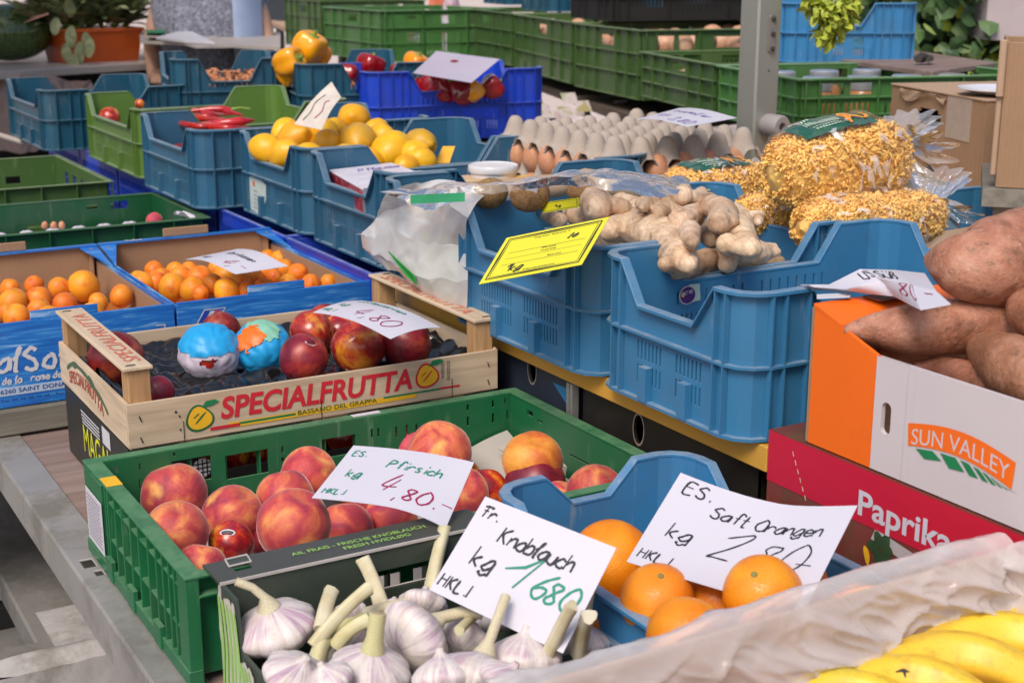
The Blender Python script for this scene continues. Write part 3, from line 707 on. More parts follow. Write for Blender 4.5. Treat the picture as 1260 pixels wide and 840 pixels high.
# raised shelf with ochre edge
SZ = 1.19; sh = thing('raised_shelf', 'raised shelf with ochre yellow edge below the blue fruit crates', 'shelf', (1.6, 2.6, 1.16))
m = MB(); m.box((.983, 1.139, 1.158), (2.3, 2.165, 1.1875)); part('shelf_board', m, SHELFM, sh, world=True, bevel=.001); m = MB(); m.box((1.492, 2.167, 1.158), (2.3, 5.9, 1.1875)); part('rear_board', m, OLDW, sh, world=True, bevel=.001)
m = MB(); m.box((1.3, 1.145, 1.12), (1.32, 1.165, 1.156)); part('bracket', m, IRON, sh, world=True)
for (x, y) in ((2.1, 1.3), (2.1, 3.6), (2.1, 5.6), (1.6, 5.6)):
    m = MB(); m.box((x, y, .1), (x+.04, y+.04, 1.157)); part('leg', m, METAL, sh, world=True)

def oval_hole_box(label, y0, y1, mat, cy, cz, x=1.0, z0=1.001, z1=1.156, cat='box'):
    t = thing('carton', label, cat, (x+.1, (y0+y1)/2, z0)); m = MB(); n = 20; ry, rz = .011, .019
    ring = []; out = []; AN = sorted([2*math.pi*k/28 for k in range(28)]+[math.atan2(b-cz, a-cy) % (2*math.pi) for a in (y0, y1) for b in (z0, z1)]); N = len(AN)
    for a in AN:
        ring.append((cy+ry*math.cos(a), cz+rz*math.sin(a)))
        dx, dz = math.cos(a), math.sin(a); tt = min(((y1-cy) if dx > 0 else (y0-cy))/dx if abs(dx) > 1e-6 else 9, ((z1-cz) if dz > 0 else (z0-cz))/dz if abs(dz) > 1e-6 else 9)
        out.append((cy+dx*tt, cz+dz*tt))
    vs = [Vector((x, a, b)) for a, b in ring]+[Vector((x, a, b)) for a, b in out]+[Vector((x+.004, a, b)) for a, b in ring]+[Vector((x+.004, a, b)) for a, b in out]
    m.add(vs, [(k, (k+1) % N, N+(k+1) % N, N+k) for k in range(N)]+[(2*N+k, 2*N+(k+1) % N, 3*N+(k+1) % N, 3*N+k) for k in range(N)]+[(k, (k+1) % N, 2*N+(k+1) % N, 2*N+k) for k in range(N)])
    m.box((x+.004, y0, z0), (x+.5, y0+.004, z1)); m.box((x+.004, y1-.004, z0), (x+.5, y1, z1)); m.box((x+.5, y0, z0), (x+.504, y1, z1))
    part('carton_body', m, mat, t, world=True)
    e = MB(); vs = []
    for k in range(N):
        a = AN[k]
        for s_, xx in ((1., x-.0006), (1.16, x-.0006)): vs.append(Vector((xx, cy+ry*s_*math.cos(a), cz+rz*s_*math.sin(a))))
    e.add(vs, [(2*k, 2*((k+1) % N), 2*((k+1) % N)+1, 2*k+1) for k in range(N)]); part('hand_hole_edge', e, CARDG, t, world=True)
    return t
pA = atx(655, 455, 1.0); pB = atx(786, 528, 1.0)
bx1 = oval_hole_box('navy carton with oval hole under the shelf, behind the nectarine crate', 1.556, 1.92, NAVY, pA.y, pA.z)
m = MB(); pts = [atx(680, 470, .9992), atx(698, 478, .9992), atx(699, 500, .9992)]; m.add(pts+[p+Vector((.0004,0,0)) for p in pts], [(0,1,2)]); part('blue_triangle', m, SKYB, bx1, world=True)
oval_hole_box('black-brown carton with oval hole under the ochre shelf edge', 1.17, 1.535, BRNB, pB.y, pB.z)
m = MB(); m.box((.985, 1.538, 1.001), (.995, 1.544, 1.155)); m.box((.985, 1.547, 1.001), (.995, 1.553, 1.155)); m.box((.988,1.544,1.001),(.993,1.547,1.155))
solo('shelf_upright', m, METAL, 'slim grey metal upright between the two dark cartons', 'upright')
# royal blue vented crates carrying the back of the shelf
def vent_crate(label, x0, y0, z0, lx, ly, h, mat):
    t = thing('vented_crate', label, 'crate', (x0+lx/2, y0+ly/2, z0), 0, 'royal blue vented crates under the shelf'); m = MB()
    for p0, p1 in (((x0, y0+ly), (x0, y0)), ((x0, y0), (x0+lx, y0))):
        L = lx if p0[1] == p1[1] else ly; hs = []
        nu = int(L/.0165)
        for i in range(1, nu-1):
            for j in range(5): u = L*(i+.5)/nu; v = z0+h*(.12+.75*(j+.5)/5); hs.append((u-.0060, u+.0060, v-h*.055, v+h*.055))
        m.wall(p0, p1, z0, z0+h, .003, hs)
    m.box((x0+.003, y0+ly-.003, z0), (x0+lx, y0+ly, z0+h)); m.box((x0+lx-.003, y0+.003, z0), (x0+lx, y0+ly-.003, z0+h))
    part('wall_shell', m, mat, t, world=True); r = MB(); r.box((x0-.003, y0-.003, z0+h), (x0+.006, y0+ly, z0+h+.005)); r.box((x0+.006, y0-.003, z0+h), (x0+lx, y0+.012, z0+h+.005))
    part('rim', r, mat, t, world=True); return t
for lab_, y0_ in (('royal blue grid crate behind the right apricot box', 2.175), ('royal blue grid crate under the lemon crate', 2.58), ('royal blue grid crate below the chilli crate', 2.985), ('royal blue grid crate below the olive crate', 3.39), ('royal blue grid crate deep behind the moss green crate', 3.795), ('last royal blue grid crate at the far end of the row', 4.20)):
    vent_crate(lab_, .985, y0_, 1.002, .50, .395, .180, ROYAL)

# ------------------------------------------------------------------ grey stained base beside the table, lower left
bz = .70
p1 = atz(22, 831, bz); p2 = atz(130, 800, bz); rec = [atz(*q, bz) for q in ((14, 705), (26, 790))]
gb = thing('umbrella_base', 'stained grey base with square recess standing left below the table', 'base', (.0, 2.4, .1))
yf = (p1.y+p2.y)/2; ry0 = rec[1].y; ry1 = rec[0].y; rx = (rec[0].x+rec[1].x)/2
m = MB(); xs = [-.55, rx-.36, rx, .60]; ys = [yf, ry0, ry1, 3.3]
m.panel(lambda u, v, w: Vector((u, v, bz-w*.05+.006*noise.noise(Vector((u*5, v*5, 1))))), xs, ys, lambda i, j: not (i == 1 and j == 1))
m.box((rx-.4, ry0-.03, bz-.12), (rx+.03, ry1+.03, bz-.09)); part('slab', m, CONC, gb, world=True, bevel=.004)
m = MB(); m.grid(60, 6, lambda u, v: Vector((-.55+1.15*u, yf-.015+.05*v, bz+.004+.016*math.sin(math.pi*v)+.008*noise.noise(Vector((u*16, v*3, 2))))))
m.grid(60, 3, lambda u, v: Vector((-.55+1.15*u, yf-.015, bz+.004-.06*v+.004*noise.noise(Vector((u*30, v*3, 5))))))
part('chalky_lip', m, CONC2, gb, world=True, smooth=60)
m = MB(); m.grid(24, 24, lambda u, v: Vector((rx+.02+.20*u, ry0-.055+.14*v, bz+.0045+.012*max(0, noise.noise(Vector((u*3, v*3, 4)))+.35)*math.sin(math.pi*u)*math.sin(math.pi*v))))
part('chalk_crust', m, CONC2, gb, world=True, smooth=60)
for x0, x1 in ((-.55, -.25), (.02, .10), (.28, .36)):
    m = MB(); m.box((x0, yf+.01, .1), (x1, yf+.07, bz-.051)); part('foot', m, CONC, gb, world=True)
m = MB(); m.box((-.55, yf+.35, .1), (.6, yf+.4, bz-.051)); part('back_panel', m, DARK, gb, world=True)

# ================================================================== GREEN PEACH CRATE
GX0, GX1, GY0, GY1, GZ0, GZ1 = .366, .972, 1.268, 1.668, 1.004, 1.120
gc = thing('folding_crate', 'green folding crate of peaches with white label on its left side', 'crate', ((GX0+GX1)/2, (GY0+GY1)/2, GZ0))
def hy_(y, x0, rects, thick=0):   # pixel rectangles on the plane y -> hole (u0,u1,z0,z1) measured from x0
    out = []
    for (a, b, c, d) in rects:
        p = aty(a, b, y); q = aty(c, d, y); zc = sorted((p.z, q.z)); out.append((min(abs(p.x-x0), abs(q.x-x0)), max(abs(p.x-x0), abs(q.x-x0)), zc[0], zc[1]))
    return out
IX0, IX1, IY0, IY1 = GX0+.014, GX1-.014, GY0+.014, GY1-.014
m = MB()
rear = hy_(IY1, IX1, [(210, 567, 260, 588), (276, 560, 330, 580), (395, 540, 437, 556), (455, 527, 458, 537), (463, 526, 466, 536), (485, 524, 488, 537), (498, 522, 501, 535), (510, 521, 513, 533), (537, 516, 540, 529), (543, 516, 546, 529),
    (573, 497, 576, 504), (573, 512, 576, 523), (604, 492, 607, 500), (604, 508, 607, 519), (619, 489, 621, 496), (622, 504, 624, 515), (170, 569, 173, 577), (170, 588, 173, 600), (140, 573, 144, 580), (212, 556, 215, 560), (345, 548, 348, 556), (345, 562, 349, 567)])
m.wall((IX1, IY1), (IX0, IY1), GZ0+.004, GZ1-.001, .003, rear)
yy = lambda a, b: [(IX1, *q) for q in ()]
side = [(IY1-p.y, IY1-q.y, q.z, p.z) for p, q in ((atx(651, 503, IX1), atx(658, 513, IX1)), (atx(664, 515, IX1), atx(670, 521, IX1)), (atx(664, 534, IX1), atx(688, 549, IX1)), (atx(704, 560, IX1), atx(752, 583, IX1)), (atx(798, 590, IX1), atx(812, 603, IX1)))]
side = [(min(a, b), max(a, b), min(c, d), max(c, d)) for a, b, c, d in side]; LS = IY1-IY0
side2 = [(LS-b, LS-a, c, d) for a, b, c, d in side]
m.wall((IX1, IY0), (IX1, IY1), GZ0+.004, GZ1-.001, .003, side2)
m.wall((IX0, IY0), (IX1, IY0), GZ0+.004, GZ1-.001, .003, [(.2+k*.04, .225+k*.04, 1.03, 1.07) for k in range(5)])
lh = [(.085, .125, 1.062, 1.098), (.165, .205, 1.060, 1.096), (.235, .265, 1.064, 1.094), (.09, .16, 1.018, 1.042), (.2, .27, 1.018, 1.042), (.30, .33, 1.02, 1.09)]
m.wall((IX0, IY1), (IX0, IY0), GZ0+.004, GZ1-.001, .003, lh)
m.box((IX0+.004, IY0+.004, GZ0+.002), (IX1-.004, IY1-.004, GZ0+.006)); part('wall_shell', m, GREEN, gc, world=True)
m = MB(); e = .0
for a, b in (((GX0, GY0), (GX1, GY0+.016)), ((GX0, GY1-.016), (GX1, GY1)), ((GX0, GY0+.016), (GX0+.020, GY1-.016)), ((GX1-.018, GY0+.016), (GX1, GY1-.016))):
    m.box((a[0], a[1], GZ1-.003), (b[0], b[1], GZ1+.0005))
part('rim', m, GREEN, gc, world=True, bevel=.0008)
m = MB()   # outside ribs, bands, corner posts
for a, b in (((GX0+.001, GY0+.001), (IX0+.001, GY0+.03)), ((GX0+.001, GY1-.03), (IX0+.001, GY1-.001)), ((IX1-.001, GY0+.001), (GX1-.001, GY0+.03))):
    m.box((a[0], a[1], GZ0), (b[0], b[1], GZ1-.003))
for y in (1.635, 1.575, 1.565, 1.535, 1.505, 1.472, 1.440, 1.405, 1.375, 1.352, 1.33, 1.312): m.box((GX0+.0015, y-.0014, GZ0+.016), (IX0, y+.0014, GZ1-.003))
for (y0, y1, z) in ((GY0+.03, GY1-.03, 1.052), (GY0+.03, GY1-.03, 1.098)): m.box((GX0+.003, y0, z), (IX0, y1, z+.003))
m.box((GX0-.001, GY0+.0005, GZ0+.0005), (IX0, GY1-.0005, GZ0+.016)); m.box((GX0+.0005, 1.585, GZ0+.016), (IX0-.001, 1.636, GZ1-.006))
for y in (1.56, 1.47, 1.37): m.box((GX0-.003, y-.012, GZ0+.002), (GX0+.003, y+.012, GZ0+.028))
for x in [GX0+.04+k*.045 for k in range(13)]: m.box((x-.001, GY0+.001, GZ0+.01), (x+.001, IY0, GZ1-.003)); m.box((x-.001, IY1, GZ0+.01), (x+.001, GY1-.001, GZ1-.003))
m.box((IX0, GY0+.0005, GZ1-.024), (GX1-.002, IY0, GZ1-.021)); part('ribs', m, GREEN, gc, world=True, bevel=.0006, kind='stuff')
m = MB(); P = plane((GX0-.0008, 1.655, 1.026), (0, -1, 0), (0, 0, 1)); m.panel(lambda u, v, w: P(u, v, .0006-w*.0006), [0, .072], [0, .066], lambda i, j: True)
lb = part('white_label', m, PAPERW, gc, world=True); m = MB()
for r in range(11):
    x = .006; rg = random.Random(r)
    while x < .062: w_ = rg.uniform(.003, .010); m.add([P(x, .006+r*.0052, .0011), P(min(x+w_, .067), .006+r*.0052, .0011), P(min(x+w_, .067), .0082+r*.0052, .0011), P(x, .0082+r*.0052, .0011)], [(0,1,2,3)]); x += w_+.002
part('small_print', m, INKF, lb, world=True)
m = MB(); m.box((GX0+.001, 1.558, GZ1+.0008), (GX0+.0195, 1.590, GZ1+.0014)); part('yellow_sticker', m, YELP, gc, world=True)
m = MB(); p = aty(373, 512+0, 1.66); a0 = atz(445, 507, GZ1+.001); m.box((a0.x-.018, GY1-.013, GZ1+.0008), (a0.x+.022, GY1-.003, GZ1+.0013)); part('white_sticker', m, PAPERW, gc, world=True)
m = MB(); c = atx(777, 589, IX1-.0045); m.add([Vector((c.x, c.y+.007*math.cos(a), c.z+.009*math.sin(a))) for a in [k*.6 for k in range(10)]], [list(range(10))]); st = part('round_sticker', m, PAPERW, gc, world=True)
m = MB(); m.add([Vector((c.x-.0005, c.y+.005*math.cos(a), c.z+.0065*math.sin(a))) for a in [k*.6 for k in range(10)]], [list(range(10))]); part('red_mark', m, REDP, gc, world=True)
# liner paper
LINEN = plain('beige_liner_paper', (.44,.40,.36), .8, .12, 10, .15, 30, dirt=(.3,.25,.2), dirt_amt=.6)
m = MB(); m.grid(60, 36, lambda u, v: Vector((IX0+.012+(IX1-IX0-.024)*u, IY0+.01+(IY1-IY0-.018)*v, 1.024+.028*max(0, v-.82)/.18*(.6+.4*math.sin(u*9))+.022*max(0, u-.90)/.1+.003*noise.noise(Vector((u*7, v*7, 0))))))
solo('liner_paper', m, LINEN, 'crumpled beige liner paper under the peaches in the green crate', 'paper', smooth=60)
m = MB(); q = [atz(*p, z) for p, z in (((612, 552), 1.06), ((643, 535), 1.075), ((733, 583), 1.055), ((690, 590), 1.035))]
m.add(q+[x-Vector((0,0,.001)) for x in q], [(0,1,2,3),(7,6,5,4),(0,4,5,1),(1,5,6,2),(2,6,7,3),(3,7,4,0)]); solo('liner_paper', m, LINEN, 'stiff beige paper corner standing behind the yellow peach', 'paper')
# peaches: px, py, r, centre height, mesh, label
PE = [(214, 609, 41, 1.070, PM[0], 'red peach with orange blaze near the crate label corner, rearmost at left'),
 (217, 655, 40, 1.095, PM[1], 'large round peach in front at left rim of the green crate'),
 (286, 634, 38, 1.068, PM[2], 'orange-red peach in the middle left of the green crate'),
 (247, 700, 33, 1.080, PM[0], 'peach half hidden behind the garlic box corner'),
 (362, 646, 46, 1.103, PM[1], 'largest peach of the green crate, right behind the garlic box edge'),
 (352, 613, 37, 1.070, PM[2], 'purplish peach behind the largest peach'),
 (379, 583, 35, 1.080, PM[0], 'yellow-hearted peach left of the Pfirsich price card'),
 (541, 556, 39, 1.085, PM[0], 'bright orange peach peeking over the Pfirsich price card'),
 (506, 551, 27, 1.060, PM[1], 'small mauve peach behind the price card top edge'),
 (655, 567, 38, 1.092, PMY[0], 'yellow peach lying on the dark nectarine'),
 (688, 618, 27, 1.060, PM[2], 'pinkish peach behind the blue crate corner'),
 (733, 608, 38, 1.078, PM[1], 'pink peach nearest the right wall of the green crate'),
 (568, 608, 34, 1.060, PM[2], 'coral peach under the right edge of the Pfirsich card'),
 (425, 650, 34, 1.052, PM[0], 'shaded peach under the left end of the Pfirsich card'),
 (480, 640, 34, 1.045, PM[1], 'shaded peach under the middle of the Pfirsich card'),
 (448, 600, 36, 1.045, PM[2], 'peach hidden beneath the Pfirsich card')]
for px, py, r, z, me, lab in PE: fruit_obj('peach', me, px, py, r, z=z, label=lab, cat='peach', group='peaches in the green crate')
for px, py, r, z, me, lab in [(285, 667, 28, 1.072, NM[0], 'dark glossy nectarine with a small sticker between the peaches'), (658, 597, 38, 1.066, NMD[0], 'wine-dark nectarine under the yellow peach'),
 (598, 603, 27, 1.055, NM[1], 'flame-coloured nectarine right of the Pfirsich card'), (330, 668, 22, 1.04, NMD[1], 'dark nectarine sunk beside the largest peach'), (570, 588, 24, 1.04, NM[2], 'nectarine just behind the right end of the price card')]:
    o = fruit_obj('nectarine', me, px, py, r, z=z, label=lab, cat='nectarine', group='nectarines among the peaches')
    if 'sticker' in lab:
        n = (CP-WM[o.name].translation).normalized(); Rr = WM[o.name].to_scale().x; t = n.cross(Vector((0, 0, 1))).normalized(); b = t.cross(n)
        m = MB(); cdir = (n*.86-t*-.0+t*.15+b*.42).normalized(); ct = cdir.cross(Vector((0,0,1))).normalized(); cb = ct.cross(cdir)
        def Q(u, v, k=1.03): d = (cdir+ct*u+cb*v).normalized(); return WM[o.name].translation+d*Rr*k
        m.add([Q(.36*math.cos(a)*-1, .16*math.sin(a)) for a in [k*.52 for k in range(12)]], [list(range(12))]); part('sticker', m, PAPERW, o, world=True)
        m = MB(); m.add([Q(.28*math.cos(a)*-1, .09*math.sin(a), 1.04) for a in [k*.52 for k in range(12)]], [list(range(12))]); part('sticker_print', m, INKK, o, world=True)

# ------------------------------------------------------------------ card surfaces from four corners and a bend
def bent(TL, TR, BR, BL, bend=0., bendv=0., w=.148, h=.105, warp=None):
    TL, TR, BR, BL = map(Vector, (TL, TR, BR, BL)); N = (TR-TL).cross(TL-BL).normalized()
    if N.dot(CP-TL) < 0: N = -N
    def P(u, v, e=0):
        a, b = u/w, v/h; p = BL*(1-a)*(1-b)+BR*a*(1-b)+TR*a*b+TL*(1-a)*b
        k = bend*4*a*(1-a)+bendv*4*b*(1-b)
        if warp: k += warp(a, b)
        return p+N*(k+e)
    return P
P1 = bent((.614,1.419,1.170), (.711,1.310,1.163), (.638,1.240,1.136), (.535,1.353,1.144), 0, 0, warp=lambda a, b: -.008*max(0, a-.55)**2*8*(1-b)+.006*math.sin(a*2.5))
cd = price_card('white card lettered Pfirsich 4,80 in green and red on the peaches', P1, .148, .105)
letter(cd, [(INKG, lambda m: (hand(m, P1, 'ES.', .008, .084, .010, .0011), hand(m, P1, 'Pfirsich', .056, .068, .014, .0013, .2, rot=-.04), hand(m, P1, 'kg', .018, .044, .014, .0013), hand(m, P1, 'HKL.I', .006, .010, .0095, .0012))),
 (INKR, lambda m: (hand(m, P1, '4', .060, .026, .032, .0013, .25), hand(m, P1, ',', .083, .016, .02, .0013), hand(m, P1, '80.-', .092, .016, .022, .0013, .15)))])
P2 = bent((.616,1.113,1.210), (.677,.981,1.193), (.606,.957,1.118), (.544,1.091,1.139))
cd = price_card('white card lettered Knoblauch 16.80 leaning over the garlic', P2, .148, .105)
letter(cd, [(INKK, lambda m: (hand(m, P2, 'Fr.', .006, .085, .012, .0014, .2), hand(m, P2, 'Knoblauch', .036, .068, .016, .0015, .15, adv=.72), hand(m, P2, 'kg', .022, .038, .020, .0016), hand(m, P2, 'HKL.I', .004, .008, .0125, .0015))),
 (INKG, lambda m: (ribbon(m, P2, [(.058,.048),(.076,.056),(.092,.072)], .0017), ribbon(m, P2, [(.092,.072),(.074,.034)], .0017), hand(m, P2, '6', .090, .034, .026, .0017, .35), hand(m, P2, '80', .105, .034, .023, .0017, .2)))])
s_ = .845
def sc(p): return tuple(CP+(Vector(p)-CP)*s_)
P3 = bent(sc((.969,1.274,1.118)), sc((1.075,1.088,1.112)), sc((.952,1.029,1.040)), sc((.852,1.214,1.053)), w=.185, h=.130, warp=lambda a, b: -.014*math.sin(math.pi*a)*b**.5+.010*max(0, a-.6)*2)
cd = price_card('large white card lettered Saft Orangen 2,80 standing behind the oranges', P3, .185, .130)
letter(cd, [(INKK, lambda m: (hand(m, P3, 'ES.', .012, .106, .017, .0013), hand(m, P3, 'Saft Orangen', .048, .088, .016, .0012, .2, adv=.74), hand(m, P3, 'kg', .020, .046, .020, .0013), hand(m, P3, 'HKL.I', .006, .010, .0125, .0013),
  hand(m, P3, '2', .068, .040, .040, .0012, .3), hand(m, P3, ',', .098, .036, .03, .0013), hand(m, P3, '80', .108, .040, .036, .0011, .25), hand(m, P3, '-', .152, .034, .03, .0012)))])

# ================================================================== SPECIALFRUTTA wooden crate on the black carton
SX0, SX1, SY0, SY1, SZ0, SZ1 = .432, .962, 1.700, 2.058, 1.112, 1.170
sp = thing('wooden_fruit_crate', 'pale wooden crate printed SPECIALFRUTTA with a few nectarines', 'crate', ((SX0+SX1)/2, (SY0+SY1)/2, SZ0))
th = .0045
for a, b, mt in (((SX0, SY0, SZ0), (SX1, SY0+th, SZ1), WOODX), ((SX0+.001, SY1-th, SZ0), (SX1-.001, SY1, SZ1), WOODX)): m = MB(); m.box(a, b); part('side_board', m, mt, sp, world=True, bevel=.0006)
for a, b in (((SX0-.001, SY0+th+.0005, SZ0+.001), (SX0+th, SY1-th-.0005, SZ1+.001)), ((SX1-th, SY0+th+.0005, SZ0+.001), (SX1+.001, SY1-th-.0005, SZ1+.001))): m = MB(); m.box(a, b); part('end_board', m, WOODY, sp, world=True, bevel=.0006)
HZ = 1.212
for k, (x, y) in enumerate(((SX0, SY0), (SX0, SY1), (SX1, SY0), (SX1, SY1))):
    dx = 1 if x == SX0 else -1; dy = 1 if y == SY0 else -1; m = MB(); zt = HZ-.001
    A = [Vector((x+dx*(th+.0008), y+dy*(th+.0008), SZ0)), Vector((x+dx*.034, y+dy*(th+.0008), SZ0)), Vector((x+dx*.034, y+dy*.030, SZ0)), Vector((x+dx*(th+.0008), y+dy*.034, SZ0))]
    m.hexa(A+[p+Vector((0, 0, zt-SZ0)) for p in A]); part('corner_post', m, WOODZ, sp, world=True, bevel=.001)
for x in (SX0, SX1):
    dx = 1 if x == SX0 else -1; m = MB(); xa, xb = sorted((x-dx*.001, x+dx*.037)); m.box((xa, SY0+.001, HZ), (xb, SY1-.001, HZ+.0042)); pk = part('handle_plank', m, WOODY, sp, world=True, bevel=.0006)
    P = plane((x+dx*.031, SY0+.03, HZ+.0042), (0, 1, 0), (-dx, 0, 0)) if dx == 1 else plane((x-.031, SY1-.03, HZ+.0042), (0, -1, 0), (1, 0, 0))
    m = MB(); text(m, P, 'SPECIALFRUTTA', 0, 0, .021, .285, bold=.005, shear=.15); part('lettering', m, plain('faded_red_print', (.62,.15,.10), .6, .35, 60), pk, world=True)
    m = MB()
    for yy_ in (SY0+.012, SY1-.016): m.box((x+dx*.012-.006, yy_-.0006, HZ+.0042), (x+dx*.012+.006, yy_+.0006, HZ+.0056))
    part('staple', m, IRON, pk, world=True)
for k in range(4):
    m = MB(); y0 = SY0+.006+k*.092; m.box((SX0+.003, y0, SZ0-.0035), (SX1-.003, y0+.07, SZ0-.0005)); part('floor_slat', m, WOODX, sp, world=True)
for x in (.50, .68, .86): m = MB(); m.box((x, SY0-.002, SZ0-.0075), (x+.05, SY0+.05, SZ0-.004)); part('spacer_block', m, WOODX, sp, world=True)
F = plane((SX0, SY0-.0002, SZ0), (1, 0, 0), (0, 0, 1))
m = MB(); w0 = .120
text(m, F, 'SPECIALFRUTTA', w0, .0215, .0285, .274, bold=.030, shear=.16); part('red_lettering', m, REDL, sp, world=True)
m = MB(); text(m, F, 'BASSANO DEL GRAPPA', .225, .0095, .0062, .115, bold=.01, eps=.0009); part('small_lettering', m, plain('dark_green_print', (.05,.14,.03), .6), sp, world=True)
for nm, (a, b, z, h_), mt in (('yellow_band', (.128, .40, .0070, .0160), YELP), ('green_stripe', (.145, .222, .010, .0028), GREENP), ('green_stripe', (.35, .437, .0125, .0025), GREENP), ('red_stripe', (.105, .145, .0075, .0045), REDL), ('red_stripe', (.437, .468, .0125, .003), REDL)):
    m = MB(); sl = 0; m.add([F(a, z, .0004 if 'band' in nm else .0006), F(b, z, .0004 if 'band' in nm else .0006), F(b, z+h_*(.45 if 'band' in nm else 1), .0004 if 'band' in nm else .0006), F(a, z+h_*(.45 if 'band' in nm else 1), .0004 if 'band' in nm else .0006)], [(0,1,2,3)]); part(nm, m, mt, sp, world=True)
def blobpoly(m, P, cx, cz, rx, rz, eps, n=22, wob=.08, rot=0., pear=.0):
    pts = []
    for k in range(n):
        a = 2*math.pi*k/n; r = 1+wob*math.sin(3*a+1)+pear*math.sin(a); x, z = rx*r*math.cos(a), rz*r*math.sin(a)
        pts.append((cx+x*math.cos(rot)-z*math.sin(rot), cz+x*math.sin(rot)+z*math.cos(rot)))
    poly(m, P, pts, eps); return pts
for cx, cz, out, pear in ((.093, .028, plain('bottle_green_print', (.02,.13,.04), .6), -.15), (.4175, .036, REDL, -.08)):
    m = MB(); blobpoly(m, F, cx, cz, .0185, .0175, .0004, rot=-.5, pear=pear); part('fruit_outline', m, out, sp, world=True)
    m = MB(); blobpoly(m, F, cx, cz, .0155, .0148, .0007, rot=-.5, pear=pear); part('fruit_print', m, YELP, sp, world=True)
    m = MB(); poly(m, F, [(cx+.002, cz+.012), (cx+.008, cz+.020), (cx+.020, cz+.021), (cx+.026, cz+.017), (cx+.016, cz+.013)], .0009); part('leaf_print', m, GREENP, sp, world=True)
    m = MB(); ribbon(m, F, [(cx-.007, cz-.008), (cx+.001, cz), (cx+.007, cz+.006)], .0014, .001); ribbon(m, F, [(cx-.009, cz), (cx-.002, cz+.005)], .0014, .001); part('line_print', m, out, sp, world=True)
m = MB(); P = plane((SX0+.445, SY0-.0002, SZ0+.040), (0, 0, -1), (1, 0, 0))
text(m, P, 'SOLEADO', -.012, .003, .005, .028); text(m, P, 'GOGNA', -.010, -.006, .005, .022); text(m, F, '·', .06, .03, .02)
for x, z in ((.014, .042), (.014, .014), (.512, .042), (.512, .016)): m.add([F(x, z, .0012), F(x+.0016, z, .0012), F(x+.0042, z-.008, .0012), F(x+.0026, z-.008, .0012)], [(0,1,2,3)])
for x in (.070, .258, .455): m.add([F(x, -.004, .0012), F(x+.0011, -.004, .0012), F(x+.0011, .026, .0012), F(x, .026, .0012)], [(0,1,2,3)])
for x, z in ((.066, .032), (.066, .014)): m.add([F(x-.001, z, .0012), F(x+.001, z, .0012), F(x+.001, z+.003, .0012), F(x-.001, z+.003, .0012)], [(0,1,2,3)])
part('small_marks', m, INKK, sp, world=True, kind='stuff')
E_ = plane((SX0-.0012, SY1-.03, SZ0), (0, -1, 0), (0, 0, 1))
m = MB(); text(m, E_, 'SPECIALFRUTTA', .03, .012, .018, .185, bold=.02, shear=.15, warp=lambda a, b: (a, b+.012*math.sin(a/.185*3.14))); part('side_lettering', m, plain('rust_red_print', (.45,.09,.05), .6, .3, 80), sp, world=True)
m = MB(); ribbon(m, E_, catmull([(.02, .03), (.06, .046), (.12, .048), (.2, .036), (.24, .022)]), .004, .0004); blobpoly(m, E_, .16, .044, .018, .006, .0005, rot=-.2); blobpoly(m, E_, .07, .047, .016, .005, .0005, rot=.2); part('leaf_scroll_print', m, plain('grey_green_print', (.07,.12,.06), .6, .3), sp, world=True)
# black film tray
m = MB(); nn = 90
def tray(u, v):
    x = SX0+.012+(SX1-SX0-.024)*u; y = SY0+.010+(SY1-SY0-.020)*v; e = min(u, 1-u, v*.7, (1-v)*.7)*12
    z = SZ0+.020+.012*noise.noise(Vector((x*24, y*24, 0)))+.020*abs(noise.noise(Vector((x*28, y*36, 3))))+.006*abs(noise.noise(Vector((x*60, y*50, 8))))+.018*max(0, 1-e); return Vector((x, y, z))
m.grid(170, 110, tray); solo('black_film_tray', m, TRAYB, 'crumpled black plastic tray lining the wooden crate', 'tray', smooth=180)
for px, py, r, z, me, lab in [(143, 441, 34, 1.165, NMD[0], 'dull red nectarine behind the left handle plank'), (195, 482, 20, 1.150, NMD[1], 'dark nectarine beside the front left corner post'), (272, 408, 24, 1.16, NMD[0], 'dark nectarine behind the blue wrapped fruit'),
  (374, 440, 30, 1.168, NMD[1], 'crimson nectarine with an oval white sticker'), (384, 408, 27, 1.168, NM[0], 'red nectarine half under the price card, leftmost'), (400, 396, 22, 1.155, NMD[0], 'dark nectarine behind the card corner'),
  (440, 428, 33, 1.170, NM[1], 'flame-orange nectarine under the price card'), (499, 423, 31, 1.168, NMD[0], 'glossy dark red nectarine at the right end'), (418, 410, 24, 1.150, NM[2], 'nectarine in shade beneath the price card')]:
    o = fruit_obj('nectarine', me, px, py, r, z=z, label=lab, cat='nectarine', group='nectarines in the wooden crate')
    if 'oval' in lab:
        cpos = WM[o.name].translation; Rr = WM[o.name].to_scale().x; n = (CP-cpos).normalized(); t = Vector((0, 0, 1)).cross(n).normalized(); b = n.cross(t)
        def Q(u, v, k=1.03): d = (n*.75+t*(.32+u)+b*(.62+v)).normalized(); return cpos+d*Rr*k
        m = MB(); m.add([Q(.26*math.cos(a), .2*math.sin(a)) for a in [k*.52 for k in range(12)]], [list(range(12))]); part('sticker', m, PAPERW, o, world=True)
        m = MB(); ribbon(m, lambda u, v, e: Q(u, v, 1.04), catmull([(-.12, -.1), (-.1, .1), (.1, .1), (.12, -.02), (-.02, -.04), (.06, .04)]), .035, 0); part('sticker_print', m, INKK, o, world=True)
P4 = bent((.787,1.774,1.246), (.832,1.622,1.236), (.744,1.591,1.240), (.702,1.746,1.246), w=.160, h=.100, warp=lambda a, b: .007*math.sin(a*3.3)+.005*math.sin(b*3))
cd = price_card('white card lettered Nektarinen 4,80 lying on the wooden crate fruit', P4, .160, .100)
